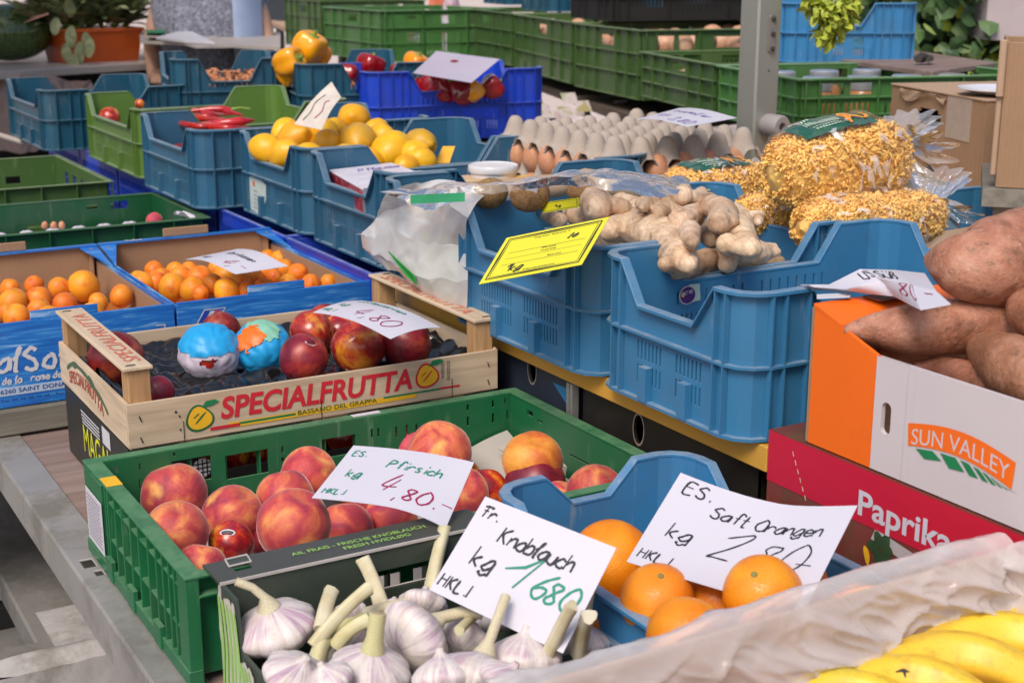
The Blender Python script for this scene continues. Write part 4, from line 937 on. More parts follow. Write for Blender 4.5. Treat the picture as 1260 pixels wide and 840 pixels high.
letter(cd, [(INKG, lambda m: (hand(m, P4, 'ES.Nektarinen', .018, .074, .013, .0012, .2, adv=.66), hand(m, P4, 'kg', .012, .040, .014, .0012), hand(m, P4, 'HKL.I', .004, .012, .010, .0011))), (INKR, lambda m: hand(m, P4, '4,80', .060, .018, .030, .0012, .2))])
# fruit wrapped in blue tissue
BLT = plain('blue_wrapping_tissue', (.015,.34,.70), .42, .15, 14, .35, 26); WHT = plain('white_wrapping_tissue', (.62,.54,.64), .45, .15, 30, .5, 34)
def wrapped(px, py, r, z, label, open_):
    c = atz(px, py, z); R = r*depth(c)/_f; o = thing('wrapped_fruit', label, 'fruit', c, 0, 'tissue-wrapped fruit'); n = (CP-c).normalized()
    def fn(cond, k, seed):
        m = MB(); nu, nv = 96, 60; V = []
        for j in range(nv+1):
            for i in range(nu+1):
                t = 2*math.pi*i/nu; p = math.pi*j/nv; d = Vector((math.sin(p)*math.cos(t), math.sin(p)*math.sin(t), math.cos(p)))
                pl_ = math.sin(p)**2*.5+.5; rr = R*(k+.09*abs(noise.noise(d*2.1+Vector((seed//3, 0, 0))))+.030*abs(math.sin(t*4.5+2*noise.noise(d*2)))*max(0, -d.z+.3)+.02*noise.noise(d*5)+.03*abs(noise.noise(Vector((t*2.2, p*.8, seed//3))))); V.append(d*rr*Vector((1, 1, .9)).length/1.68 if False else Vector((d.x*rr, d.y*rr, d.z*rr*.9)))
        fs = []
        for j in range(nv):
            for i in range(nu):
                a = j*(nu+1)+i; q = (a, a+1, a+nu+2, a+nu+1); ce = sum((V[x] for x in q), Vector())/4
                if cond(ce.normalized()): fs.append(q)
        m.add(V, fs); return m
    if open_:
        up = Vector((0, 0, 1)); side = n.cross(up).normalized()
        hd = (n*.93-up*.22-side*-.05).normalized(); hd2 = (n*.9+up*.12).normalized()
        part('blue_tissue', fn(lambda d: d.z+.12*noise.noise(d*4)-.20*d.dot(n)*-1 > .30, 1.035, 1), BLT, o, smooth=50)
        part('white_tissue', fn(lambda d: not (d.dot(hd)+.05*noise.noise(d*6) > .955 and d.z+.06*noise.noise(d*9) < .02), 1.0, 2), WHT, o, smooth=50)
        part('fruit', fn(lambda d: True, .93, 3), NECT, o, smooth=60)
    else:
        part('blue_tissue', fn(lambda d: True, 1.0, 4), BLT, o, smooth=50)
        m = fn(lambda d: d.dot((Vector((0,0,1))*.8+n*.45).normalized())+.12*noise.noise(d*5) > .78, 1.04, 4); part('green_print', m, plain('mint_print', (.22,.50,.36), .5, .25, 60), o, smooth=50)
        s2 = n.cross(Vector((0,0,1))).normalized()
        m = fn(lambda d: d.dot((Vector((0,0,1))*.45+n*.75+s2*.5).normalized())+.10*noise.noise(d*6) > .88, 1.055, 4); part('orange_print', m, ORANGEP, o, smooth=50)
wrapped(258, 433, 37, 1.166, 'fruit in blue and white tissue with its face torn open', True)
wrapped(323, 427, 35, 1.166, 'fruit wrapped in blue tissue with green and orange print', False)
# black carton below it
mg = thing('black_carton', 'black MAGALI carton of nectarines under the wooden crate', 'box', (.7, 1.9, 1.002))
m = MB(); MX, MY = .436, 1.722
m.box((MX, MY, 1.002), (MX+.004, 2.06, 1.105)); m.box((.948, MY, 1.002), (.952, 2.06, 1.105)); m.box((MX+.004, 2.056, 1.002), (.948, 2.06, 1.105)); m.box((MX+.004, MY, 1.002), (.948, MY+.004, 1.055)); m.box((MX+.004, MY, 1.055), (MX+.09, MY+.004, 1.104)); m.box((.86, MY, 1.055), (.948, MY+.004, 1.104))
part('carton_walls', m, BLACKB, mg, world=True)
P = plane((MX-.0004, 2.035, 1.006), (0, -1, 0), (0, 0, 1)); m = MB(); text(m, P, 'MAGALI', .075, .026, .042, .155, bold=.0, eps=.0003); part('yellow_lettering', m, plain('acid_yellow_print', (.72,.74,.02), .5), mg, world=True)
m = MB()
for k in range(4): poly(m, P, [(.07+k*.002, .086-k*.005), (.17, .086-k*.005), (.17, .0835-k*.005), (.07+k*.002, .0835-k*.005)], .0004)
poly(m, P, [(.185, .07), (.225, .07), (.225, .095), (.185, .095)], .0003); poly(m, P, [(.24, .0), (.30, .0), (.30, .07), (.255, .075)], .0003); part('white_print', m, PAPERW, mg, world=True)
P = plane((MX, MY-.0004, 1.002), (1, 0, 0), (0, 0, 1)); c = aty(249, 575, MY); m = MB(); blobpoly(m, P, c.x-MX, c.z-1.002, .013, .013, .0003, wob=0); part('round_mark', m, PAPERW, mg, world=True)
m = MB()
for q in (-.006, 0, .006): ribbon(m, P, [(c.x-MX-.012, c.z-1.002+q), (c.x-MX+.012, c.z-1.002+q)], .0016, .0006); ribbon(m, P, [(c.x-MX+q, c.z-1.002-.012), (c.x-MX+q, c.z-1.002+.012)], .0016, .0006)
part('round_mark_lines', m, INKK, mg, world=True)
for k in range(11):
    x = .505+k*.042; o = link('nectarine', NM[k % 3], None, loc=(x, 1.775+(k % 2)*.02, 1.052+(k % 3)*.004), rot=Euler((k, k*2, k)), scale=.028)
    tag(o, 'nectarine in the shade of the black carton, %s from its left end' % ORD[k], 'nectarine', 'nectarines in the black carton')

# ================================================================== GARLIC BOX
gb = thing('garlic_carton', 'dark grey carton of garlic with pale green lettering on its rim', 'box', (.54, 1.06, 1.002))
BX0, BX1, BY0, BY1, BZ = .392, .686, .850, 1.240, 1.1225
m = MB(); hole = hy_(BY1, BX1, [(453, 677, 547, 657)]); pz = aty(500, 670, BY1); h0 = aty(455, 690, BY1); h1 = aty(458, 670, BY1); xa = aty(452, 680, BY1).x; xb = aty(546, 665, BY1).x
m.wall((BX1, BY1), (BX0, BY1), 1.003, BZ-.001, .004, [(BX1-xb, BX1-xa, 1.076, 1.098)])
lo = 1.072
def lw(u, v, w):   # left wall with its high back corner
    y = BY0+(BY1-BY0)*u; top = lo if u < .86 else lo+(BZ-.001-lo)*min(1, (u-.86)/.03); return Vector((BX0+w*.004, y, 1.003+(top-1.003)*v))
m.panel(lw, [0, .2, .4, .6, .86, .89, 1], [0, 1], lambda i, j: True)
m.panel(lambda u, v, w: Vector((BX1-.004*w, BY0+(BY1-BY0)*u, 1.003+((lo if u < .86 else lo+(BZ-.001-lo)*min(1, (u-.86)/.03))-1.003)*v)), [0, .2, .4, .6, .86, .89, 1], [0, 1], lambda i, j: True)
m.box((BX0+.004, BY0, 1.003), (BX1-.004, BY0+.004, lo)); m.box((BX0+.004, BY0+.004, 1.003), (BX1-.004, BY1-.004, 1.006)); part('carton_walls', m, GARI, gb, world=True)
fp = atz(290, 693, BZ)
m = MB(); us = [0, (fp.x-.008-BX0+.002)/(BX1-BX0+.004), (fp.x+.010-BX0+.002)/(BX1-BX0+.004), 1]; m.panel(lambda u, v, w: Vector((BX0-.002+(BX1-BX0+.004)*u, BY1-.004+.048*v, BZ+.0022-w*.003)), us, [0, .34, .70, 1], lambda i, j: not (i == 1 and j == 1)); part('rim_flap', m, GARB, gb, world=True)
m = MB(); m.box((BX0-.001, BY1-.0062, BZ-.001), (BX1, BY1-.0042, BZ+.0018)); 
m.tube([(fp.x-.010, fp.y-.010, BZ+.003), (fp.x+.013, fp.y-.009, BZ+.003), (fp.x+.015, fp.y+.009, BZ+.003), (fp.x-.008, fp.y+.008, BZ+.003), (fp.x-.010, fp.y-.010, BZ+.003)], .0011, 6)
yl = 1.075; m.tube([(xa, BY1-.001, 1.077), (xb, BY1-.001, 1.077), (xb+.002, BY1-.001, 1.096)], .0009, 5); m.box((BX0-.0012, BY1-.004, 1.003), (BX0+.003, BY1+.0, BZ-.001))
part('cut_edge', m, plain('pale_cut_edge', (.5,.46,.43), .8), gb, world=True)
m = MB(); m.grid(1, 8, lambda u, v: Vector((fp.x-.007+.015*u, fp.y-.006+.012*v, BZ-.004+.008*math.sin(v*3)*.6))); part('metal_tab', m, METAL, gb, world=True)
FL = plane((BX0, BY1-.004, BZ+.0024), (1, 0, 0), (0, 1, 0)); ta = atz(353, 680, BZ).x-BX0
m = MB(); text(m, FL, 'AIL FRAIS - FRISCHE KNOBLAUCH', ta, .022, .0075, .150, bold=.012); text(m, FL, 'FRESH HVIDLØG', ta+.052, .010, .0075, .075, bold=.012); part('green_lettering', m, LIMEP, gb, world=True)
m = MB()   # printed leaves on the left outer face
PL = plane((BX0-.0004, BY1, 1.003), (0, -1, 0), (0, 0, 1)); rg = random.Random(3)
for k in range(16):
    u0 = -.002+k*.006+rg.uniform(0, .01); top = .118 if u0 < .045 else .066; pts = catmull([(u0, top*rg.uniform(.85, .98)), (u0+rg.uniform(-.006, .012), top*.6), (u0+rg.uniform(-.004, .018), top*.3), (u0+.004, .004)])
    pts = [(max(.001, x), y) for x, y in pts]; ribbon(m, PL, pts, rg.uniform(.004, .010), .0003+k*.00004)
part('pale_leaf_print', m, plain('cream_leaf_print', (.55,.52,.44), .5, .2, 40), gb, world=True); m = MB()
for k in range(8):
    u0 = .0+k*.011; top = .118 if u0 < .045 else .066; ribbon(m, PL, [(max(.001, x), y) for x, y in catmull([(u0, top*.9), (u0+.008, top*.55), (u0+.004, top*.1)])], .004, .0012)
part('green_leaf_print', m, LIMEP, gb, world=True)
def bulb_mesh(seed, flat=.78, cl=9):
    mb = MB(); nu, nv = 54, 26; V = []; prof = [(0, -.52), (.25, -.56), (.55, -.50), (.86, -.30), (1.0, 0.), (.97, .22), (.80, .46), (.52, .66), (.27, .80), (.15, .95), (.12, 1.12)]
    def pr(s):
        k = s*(len(prof)-1); i = min(int(k), len(prof)-2); t = k-i; t = t*t*(3-2*t) if False else t; return prof[i][0]*(1-t)+prof[i+1][0]*t, prof[i][1]*(1-t)+prof[i+1][1]*t
    for j in range(nv+1):
        s = j/nv; r, z = pr(s)
        for i in range(nu):
            a = 2*math.pi*i/nu; am = math.sin(math.pi*min(1, s*1.15)); w = 1+.085*am*(abs(math.cos(a*cl/2+seed))-.6)+.05*noise.noise(Vector((math.cos(a)*1.2+seed, math.sin(a)*1.2, z)))
            V.append(Vector((r*w*math.cos(a), r*w*math.sin(a), z*flat)))
    fs = [(j*nu+i, j*nu+(i+1) % nu, (j+1)*nu+(i+1) % nu, (j+1)*nu+i) for j in range(nv) for i in range(nu)]; mb.add(V, fs+[list(range(nu))[::-1], list(range(nv*nu, (nv+1)*nu))]); return mb.mesh('garlic_bulb', GARL, smooth=180)
BM = [bulb_mesh(0.), bulb_mesh(2.1, .85, 11), bulb_mesh(4.4, .74, 8)]
def garlic(px, py, r, z, axis, mi, label, stem=0., bend=(0, 0, 0), srad=.17):
    c = atz(px, py, z); R = 1.04*r*depth(c)/_f; ax = Vector(axis).normalized(); q = Vector((0, 0, 1)).rotation_difference(ax)
    o = link('garlic_bulb', BM[mi], None, loc=c, rot=q.to_matrix(), scale=R); tag(o, label, 'garlic', 'garlic bulbs in the dark carton')
    if stem:
        m = MB(); b = Vector(bend); pts = [Vector((0, 0, .62)), Vector((0, 0, .95))+b*.04, Vector((0, 0, 1.0+stem*.5))+b*.4, Vector((0, 0, 1.0+stem))+b]
        m.tube(pts, [.30, srad*1.05, srad, srad*1.05], 12); me = m.mesh('stalk', STALK, smooth=60); link('stalk', me, o); 
        m = MB(); d = (pts[-1]-pts[-2]).normalized(); m.tube([pts[-1]-d*.02, pts[-1]+d*.012], [srad*1.0, srad*.8], 12); link('stalk_tip', m.mesh('stalk_tip', plain('dry_stalk_tip', (.42,.32,.2), .8, .3, 60), smooth=40), o)
    return o
garlic(340, 774, 50, 1.080, (-.25, .0, .9), 0, 'big white-violet garlic bulb at the left with a brown curled stub', .5, (-.45, .25, 0), .10)
garlic(378, 735, 34, 1.075, (.5, .6, .3), 1, 'greyish garlic bulb against the back wall')
garlic(364, 834, 42, 1.088, (.3, -.3, .8), 2, 'garlic bulb at the bottom edge, left of the middle', 0)
garlic(455, 828, 50, 1.095, (.1, -.1, .9), 0, 'round garlic bulb at the bottom with a cut stalk', .55, (.05, .1, 0), .20)
garlic(508, 786, 50, 1.105, (.75, .15, .25), 1, 'creamy garlic bulb lying on its side in the middle', 0.9, (.3, -.5, -.2), .15)
garlic(520, 745, 30, 1.078, (.4, .5, .5), 2, 'small garlic bulb under the Knoblauch card')
garlic(572, 790, 34, 1.080, (.6, .4, .3), 0, 'small purple-streaked garlic bulb between larger ones')
garlic(585, 838, 52, 1.100, (.5, .25, .75), 0, 'purple garlic bulb below the card with long dry stalk', 1.0, (.35, .5, .1), .12)
garlic(645, 812, 44, 1.100, (.2, .2, .9), 1, 'ivory garlic bulb in front of the card foot', 0)
garlic(678, 790, 34, 1.090, (.3, .3, .9), 2, 'pale garlic bulb right under the card tip', 0)
garlic(716, 790, 34, 1.080, (.2, .1, .9), 0, 'violet garlic bulb at the right end of the carton', 1.0, (.1, .1, 0), .2)
garlic(430, 760, 24, 1.085, (.2, .9, .3), 1, 'small garlic bulb behind the round one')
garlic(545, 835, 38, 1.110, (.1, .4, .8), 1, 'garlic bulb at the bottom between the round and the purple one')
garlic(620, 838, 34, 1.118, (.5, -.2, .8), 2, 'garlic bulb at the bottom edge right of the purple one')
garlic(405, 838, 30, 1.11, (-.3, .1, .8), 1, 'garlic bulb at the bottom edge between two larger ones')
garlic(486, 752, 22, 1.085, (.3, .7, .5), 0, 'small garlic bulb left of the card at the back')
garlic(420, 790, 34, 1.060, (.3, .8, .2), 2, 'garlic bulb low between the stalks')
garlic(480, 800, 34, 1.05, (0, .2, .8), 1, 'garlic bulb under the creamy one'); garlic(400, 745, 28, 1.05, (0, .2, .8), 0, 'garlic bulb at the back between stalks')
garlic(620, 760, 34, 1.06, (0, .3, .8), 2, 'garlic bulb hidden behind the card')
def stalk(a, b, r, label, mid=None):
    (px, py, z), (qx, qy, w) = a, b; A = atz(px, py, z); B = atz(qx, qy, w); R = r*depth(A)/_f; M_ = (A+B)/2+Vector((0, 0, .003)); R *= .88; m = MB(); sd_ = Vector((px*.1, 0, 0)); off = Vector((noise.noise(sd_), noise.noise(sd_+Vector((5, 0, 0))), .5))*R*1.1; n_s = 9; Q = []; rr_ = []
    for k_ in range(n_s): t_ = k_/(n_s-1); Q.append(A*(1-t_)**2+(M_+off*.9)*2*t_*(1-t_)+B*t_*t_); rr_.append(R*(.98+.16*t_+.10*math.exp(-(t_/.10)**2)-.06*math.sin(t_*3.1)))
    m.tube(Q, rr_, 18); V_ = []
    for i_, p_ in enumerate(m.v):
        p_ = Vector(p_); c_ = Q[min(i_//18, n_s-1)]; an_ = (i_ % 18)/18*6.283; V_.append(tuple(c_+(p_-c_)*(1+.10*math.sin(an_*3+px)+.05*math.sin(an_*7))+(Q[0]-Q[1]).normalized()*(R*.28*math.sin(an_*2+px) if i_//18 == 0 else 0)))
    m.v = V_
    o = solo('garlic_stalk', m, STALK, label, 'garlic stalk', 'cut garlic stalks', smooth=60)
stalk((455, 722, 1.128), (385, 795, 1.085), 9, 'long white garlic stalk leaning right')
stalk((408, 728, 1.105), (396, 775, 1.09), 10, 'short yellow-green stalk standing behind the long white one')
stalk((448, 690, 1.118), (472, 752, 1.09), 10, 'yellow stalk standing under the hand hole')
stalk((455, 762, 1.105), (412, 795, 1.08), 10, 'pale green stalk lying under the long white one')
stalk((445, 755, 1.09), (410, 780, 1.075), 9, 'yellowish stalk end beside the pale green one')
stalk((548, 650, 1.125), (530, 730, 1.08), 9, 'tall stalk at the back left of the Knoblauch card')
stalk((398, 790, 1.085), (388, 822, 1.07), 12, 'pinkish stalk going down between bulbs')
stalk((704, 745, 1.165), (668, 818, 1.10), 9, 'pale stalk standing before the lower edge of the card')
stalk((724, 757, 1.150), (712, 805, 1.10), 11, 'thick stalk right of the card edge')

stalk((500, 742, 1.10), (430, 762, 1.085), 7, 'thin beige stalk lying behind the creamy bulb')
stalk((565, 775, 1.118), (598, 748, 1.10), 7, 'short dry stalk under the card')
stalk((355, 700, 1.10), (362, 740, 1.085), 6, 'thin stub at the back wall on the left')
stalk((690, 712, 1.12), (676, 770, 1.10), 7, 'thin pale stalk behind the card edge')
# ================================================================== ORANGE CRATE
fruit_crate('light blue crate of juice oranges behind the garlic', .822, 1.028, 1.002, .262, .448, .158, SKYB, low=.122, pilx=.062, pily=.055, slots=False, openf=True)
for px, py, r, z, k, lab in [(752, 690, 52, 1.118, 0, 'tall orange between the Knoblauch and Orangen cards'), (809, 739, 47, 1.124, 1, 'round orange in front of the Orangen card'), (845, 782, 50, 1.120, 2, 'orange lowest at the film edge'),
  (938, 730, 49, 1.150, 0, 'orange at the right covering the figures on the card'), (737, 765, 26, 1.080, 1, 'orange sliver right of the Knoblauch card corner'), (768, 765, 32, 1.070, 2, 'orange low in the gap'), (870, 760, 44, 1.07, 0, 'orange hidden behind the film edge'), (905, 700, 44, 1.06, 1, 'orange hidden behind the card')]:
    fruit_obj('orange', OM[k], px, py, r, z=z, label=lab, cat='orange', group='juice oranges')

for o_ in [o for o in COL.objects if o.name.startswith('orange') and 'round orange' in o.get('label', '') or o.name.startswith('orange') and 'right covering' in o.get('label', '')]:
    cpos = WM[o_.name].translation; Rr = WM[o_.name].to_scale().x; d_ = ((CP-cpos).normalized()*.55+Vector((0, 0, .8))+Vector((.1, .0, 0))*(1 if 'round' in o_['label'] else -4)).normalized(); m = MB(); M_ = Matrix.Translation(cpos+d_*Rr*.955) @ Vector((0, 0, 1)).rotation_difference(d_).to_matrix().to_4x4()
    m.lathe([(.0032, 0), (.0030, .0008), (.0016, .0012), (.0005, .0010)], 9, M_); part('stem_button', m, plain('dry_stem_button', (.22,.20,.06), .8), o_, world=True)
for k in range(9):
    o = link('orange', OM[k % 3], None, loc=(.745+.085*(k % 3), .87+.095*(k//3), 1.052+.004*(k % 2)), rot=Euler((k, k*2, 0)), scale=.037); tag(o, 'orange in the bottom layer, %s row from the front, %s from left' % (ORD[k//3], ORD[k % 3]), 'orange', 'juice oranges')
for k in range(4):
    o = link('orange', OM[k % 3], None, loc=(.80+.088*(k % 2), .885+.10*(k//2), 1.108), rot=Euler((k, k*2, 1)), scale=.037); tag(o, 'orange in the middle layer below the card, number %s counted from the front left' % ORD[k], 'orange', 'juice oranges')
# ================================================================== BANANA BOX
bb = thing('banana_carton', 'brown banana carton with cloudy film draped over its rim', 'box', (.75, .6, 1.002))
NX0, NX1, NY0, NY1, NZ = .45, .974, .30, .800, 1.196
m = MB(); m.wall((NX1, NY1), (NX0, NY1), 1.003, NZ, .005); m.wall((NX0, NY1-.005), (NX0, NY0), 1.003, NZ-.02, .005); m.wall((NX1, NY0), (NX1, NY1-.005), 1.003, NZ, .005); m.wall((NX0+.005, NY0), (NX1-.005, NY0), 1.003, NZ-.03, .005); m.box((NX0+.005, NY0+.005, 1.003), (NX1-.005, NY1-.005, 1.007))
part('carton_walls', m, plain('brown_banana_carton', (.50,.27,.13), .8, .15, 8), bb, world=True)
m = MB()
def linerf(u, v):
    x = .445+.524*u; s = v
    rg_ = lambda a, b, c: max(0, 1-abs(noise.noise(Vector((a, b, c))))*3.2)**2
    f = .010*noise.noise(Vector((x*12+s*4, s*3, 1)))+.012*rg_(x*9-s*4.5, s*2.2, 5)+.007*rg_(x*16+s*5, s*3, 9)+.004*rg_(x*30-s*9, s*8, 2)
    top = NZ+.008+.006*math.sin(x*9)+.006*noise.noise(Vector((x*12, 0, 3)))
    if s < .18: t = s/.18; return Vector((x, NY1+.012+.010*(1-t)+f*.6, top-.03*(1-t)))
    if s < .26: t = (s-.18)/.08; return Vector((x, NY1+.012-.022*t, top+.004*math.sin(math.pi*t)+f*.15))
    t = (s-.26)/.74; return Vector((x, NY1-.012-.022*t-f*1.25*min(1, t*5), top-.15*t))
m.grid(230, 110, linerf)
def linerr(u, v):
    y = NY1-.010-.47*u; t = v; f = .010*noise.noise(Vector((y*14, t*5, 21)))+.012*max(0, 1-abs(noise.noise(Vector((y*9-t*4, t*2, 25))))*3.2)**2
    top = NZ+.010+.008*noise.noise(Vector((y*9, 0, 7))); return Vector((NX1+.010-.022*min(1, t*5)-f*min(1, t*5)-.02*t, y, top-.14*max(0, t-.1)+.005*math.sin(t*20)*max(0, .15-t)))
m.grid(150, 60, linerr); part('film_liner', m, LINER, bb, world=True, smooth=180)
def _5(m, n):
    out = []
    for r_ in range(len(m.v)//n):
        ring = [Vector(p) for p in m.v[r_*n:(r_+1)*n]]; c = sum(ring, Vector())/n; out += [tuple(c+(p-c)*(1+.055*math.cos(5*2*math.pi*k/n))) for k, p in enumerate(ring)]
    m.v = out; return m
def banana(P0, P1, P2, r, label, k):
    P0, P1, P2 = map(Vector, (P0, P1, P2)); n = 26; pts = []; rad = []
    for i in range(n+1):
        t = i/n; pts.append(P0*(1-t)**2+P1*2*t*(1-t)+P2*t*t); rad.append(r*min(1, (math.sin(math.pi*min(max(t, .0), 1))**.35 if 0 < t < 1 else .22))*(1) if .06 < t < .94 else r*(.28+.4*min(t, 1-t)/.06))
    m = MB(); m.tube(pts, rad, 30); return _5(m, 30)
BB = [((955, 862), (1030, 812), (1130, 872), .03, 1.135), ((1010, 855), (1100, 786), (1225, 868), .03, 1.138), ((1055, 835), (1165, 752), (1300, 850), .03, 1.142), ((1110, 812), (1215, 728), (1360, 822), .03, 1.142), ((1185, 792), (1275, 722), (1410, 800), .03, 1.140)]
bn = thing('banana_bunch', 'bunch of ripe yellow bananas in the lined carton', 'bananas', atz(1180, 830, 1.10))
for k, (a, b, c, r, z) in enumerate(BB):
    a, b, c = [(q[0]+6, q[1]+10) for q in (a, b, c)]; A, B, C_ = atz(*a, z-.004), atz(*b, z+.004), atz(*c, z-.004); R = 29*depth(B)/_f
    part('banana', banana(A, B, C_, R, '', k), BANA, bn, world=True, smooth=60)
m = MB(); c = atz(1112, 824, 1.168); 
for a in (0, 2.1, 4.2): m.tube([c, c+Vector((.006*math.cos(a), .006*math.sin(a), -.003))], [.0016, .0006], 5)
part('dark_blossom_tip', m, IRON, bn, world=True)

# ================================================================== THE RAISED ROW OF FRUIT CRATES
H_ = .168; SZZ = 1.1895
def row(label, y0, y1, mat, x0=.952, x1=1.515, **k): return fruit_crate(label, (x0+x1)/2, (y0+y1)/2, SZZ, x1-x0, y1-y0, H_, mat, low=.118, **k)
row('nearest bright blue crate, ginger heaped in it, beside the orange carton', 1.146, 1.442, BLUE, x1=1.44, pilx=.085, pily=.05)
row('bright blue crate with the yellow card hooked on its side', 1.447, 1.838, BLUE, x1=1.45)
row('blue crate almost hidden by the plastic bag', 1.845, 2.148, BLUE2, x0=.985, x1=1.47)
row('blue crate holding a white leaflet and berry box', 2.155, 2.535, BLUE2, x0=1.012, x1=1.56)
row('blue crate heaped with lemons and small sticker on its side', 2.542, 2.928, BLUE2, x0=1.012, x1=1.56)
row('blue crate of long red chillies', 2.936, 3.38, BLUE2, x0=.930, x1=1.50)
row('olive green crate between two blue crates', 3.44, 3.98, OLIVE, x0=.950)
row('petrol blue crate at the far left of the row', 4.10, 4.62, TEAL, x0=.870, x1=1.30)
# stickers on crates
def flat_sticker(pts, mat, parent, name='sticker'):
    m = MB(); pts = [Vector(p) for p in pts]; n = (pts[1]-pts[0]).cross(pts[2]-pts[0]).normalized(); n = n if n.dot(CP-pts[0]) > 0 else -n
    m.add(pts+[p-n*.0008 for p in pts], [tuple(range(len(pts))), tuple(range(len(pts), 2*len(pts)))[::-1]]+[(i, (i+1) % len(pts), len(pts)+(i+1) % len(pts), len(pts)+i) for i in range(len(pts))]); return part(name, m, mat, parent, world=True)
crates = [o for o in COL.objects if o.get('category') == 'crate' and 'fruit_crate' in o.name]
cl = [o for o in crates if 'lemons' in o['label']][0]; xs = .9592
xs = 1.0205; q = [atx(a+1, b, xs) for a, b in ((304, 216), (320, 222), (326, 228), (326, 246), (322, 265), (305, 256))]
s1 = flat_sticker(q, plain('pale_mint_sticker', (.50,.58,.54), .5, .1), cl)
m = MB(); c = atx(312, 226, xs-.0008)
m.add([c+Vector((0, .007*math.cos(a), .006*math.sin(a))) for a in [k*.6 for k in range(10)]], [list(range(10))])
part('orange_dot', m, ORANGEP, s1, world=True); m = MB()
for k in range(5): a = atx(312, 233+k*5, xs-.0009); m.add([a, a+Vector((0, -.020+.003*(k % 2), -.002)), a+Vector((0, -.020+.003*(k % 2), -.0045)), a+Vector((0, 0, -.0025))], [(0,1,2,3)])
part('sticker_print', m, INKF, s1, world=True)
cb_ = [o for o in crates if 'nearest bright' in o['label']][0]; ys = 1.4285
c = aty(846, 363, ys); m = MB(); n_ = [k*.35 for k in range(18)]
m.add([c+Vector((.0135*math.cos(a), 0, .0125*math.sin(a))) for a in n_], [list(range(18))]); s2 = part('round_sticker', m, PAPERW, cb_, world=True)
m = MB(); m.add([c+Vector((.0120*math.cos(a), -.0006, .0110*math.sin(a))) for a in n_], [list(range(18))]); part('violet_disc', m, plain('violet_print', (.10,.02,.16), .4), cb_, world=True)
P = plane(c+Vector((-.009, -.001, -.004)), (1, 0, .15), (-.1, 0, 1)); m = MB(); text(m, P, 'EAT ME', 0, .004, .005, .017, bold=.02); part('sticker_lettering', m, PAPERW, cb_, world=True)
m = MB(); m.add([c+Vector((-.008+.003*math.cos(a), -.0012, .001+.003*math.sin(a))) for a in n_], [list(range(18))]); part('yellow_mark', m, YELP, cb_, world=True)
q = [aty(a, b, ys-.0005) for a, b in ((848, 350), (861, 349), (862, 369), (851, 372))]; flat_sticker(q, plain('pale_green_sticker', (.5,.62,.55), .5, .15), cb_, 'green_sticker')

# ------------------------------------------------------------------ GINGER
def lobes(m, pts, r, n=10): m.tube(pts, r, n)
def ball(m, c, r, sx=1, sy=1, sz=1, n=12):
    prof = [(max(.02, math.sin(math.pi*k/8))*r, -math.cos(math.pi*k/8)*r) for k in range(9)]
    m.lathe(prof, n, Matrix.Translation(c) @ Matrix.Diagonal((sx, sy, sz, 1)))
def capsule(m, a, b, ra, rb, n=12):
    a, b = Vector(a), Vector(b); d = (b-a).normalized(); pts = []; rad = []
    for k in range(4): t = math.pi/2*(k/3.); pts.append(a-d*ra*math.cos(t)); rad.append(max(ra*math.sin(t), ra*.08))
    for t in (.25, .5, .75): pts.append(a.lerp(b, t)); rad.append((ra*(1-t)+rb*t)*(1+.04*math.sin(t*20)))
    for k in range(4): t = math.pi/2*(k/3.); pts.append(b+d*rb*math.sin(t)); rad.append(max(rb*math.cos(t), rb*.08))
    m.tube(pts, rad, n)
def ginger(label, segs, z, cuts=()):
    """segs: ((px,py,r),(px,py,r)) finger pieces in photo pixels, at height z(+dz)"""
    m = MB(); zs = []
    for s in segs:
        (a, b) = s[0], s[1]; dz = s[2] if len(s) > 2 else 0
        A = atz(a[0], a[1], z+dz); B = atz(b[0], b[1], z+dz+(s[3] if len(s) > 3 else 0)); capsule(m, A, B, a[2]*depth(A)/_f, b[2]*depth(B)/_f)
    V = np.array(m.v); c = Vector(V.mean(0)); m.v = [tuple(Vector(p)-c) for p in m.v]
    me = blob_mesh('ginger_root', m, GING, .0026, 5, .0022, 55, seed=len(label)*.37)
    o = link('ginger_root', me, None, loc=c); tag(o, label, 'ginger', 'ginger roots in the blue crates'); return o
ginger('biggest ginger root with a long smooth body and cut foot, over both crates', [((770, 275, 22), (825, 300, 30)), ((825, 300, 30), (838, 322, 20)), ((770, 278, 20), (752, 284, 16)), ((790, 262, 17), (765, 248, 12)), ((838, 318, 20), (846, 326, 14)), ((838, 322, 16), (820, 325, 12))], 1.345)
ginger('round-headed ginger knob nearest the kiwis', [((733, 249, 21), (736, 256, 17)), ((748, 252, 13), (765, 255, 12))], 1.372)
ginger('ginger root with small buds at the very top of the heap', [((790, 250, 10), (812, 244, 15)), ((812, 244, 16), (838, 240, 16)), ((838, 240, 14), (846, 231, 4), .01), ((795, 251, 9), (790, 256, 5)), ((838, 250, 9), (812, 262, 12), -.01)], 1.385)
ginger('ginger piece with a ringed round end in the middle', [((838, 274, 19), (858, 262, 13)), ((830, 262, 13), (805, 262, 9)), ((848, 285, 15), (852, 300, 9))], 1.372)
ginger('ginger root standing up with a budded tip at the right', [((870, 250, 14), (892, 262, 18)), ((892, 262, 18), (884, 274, 15)), ((892, 262, 15), (902, 272, 8)), ((862, 240, 11), (850, 246, 10))], 1.385)
ginger('large ginger root sloping down behind the budded tip', [((900, 272, 20), (910, 292, 22)), ((910, 292, 20), (925, 306, 14)), ((895, 300, 14), (924, 308, 8)), ((905, 262, 14), (915, 275, 12))], 1.362)
ginger('small ginger finger at the far right behind the heap', [((915, 264, 7), (934, 266, 8)), ((934, 266, 8), (933, 274, 6))], 1.35)
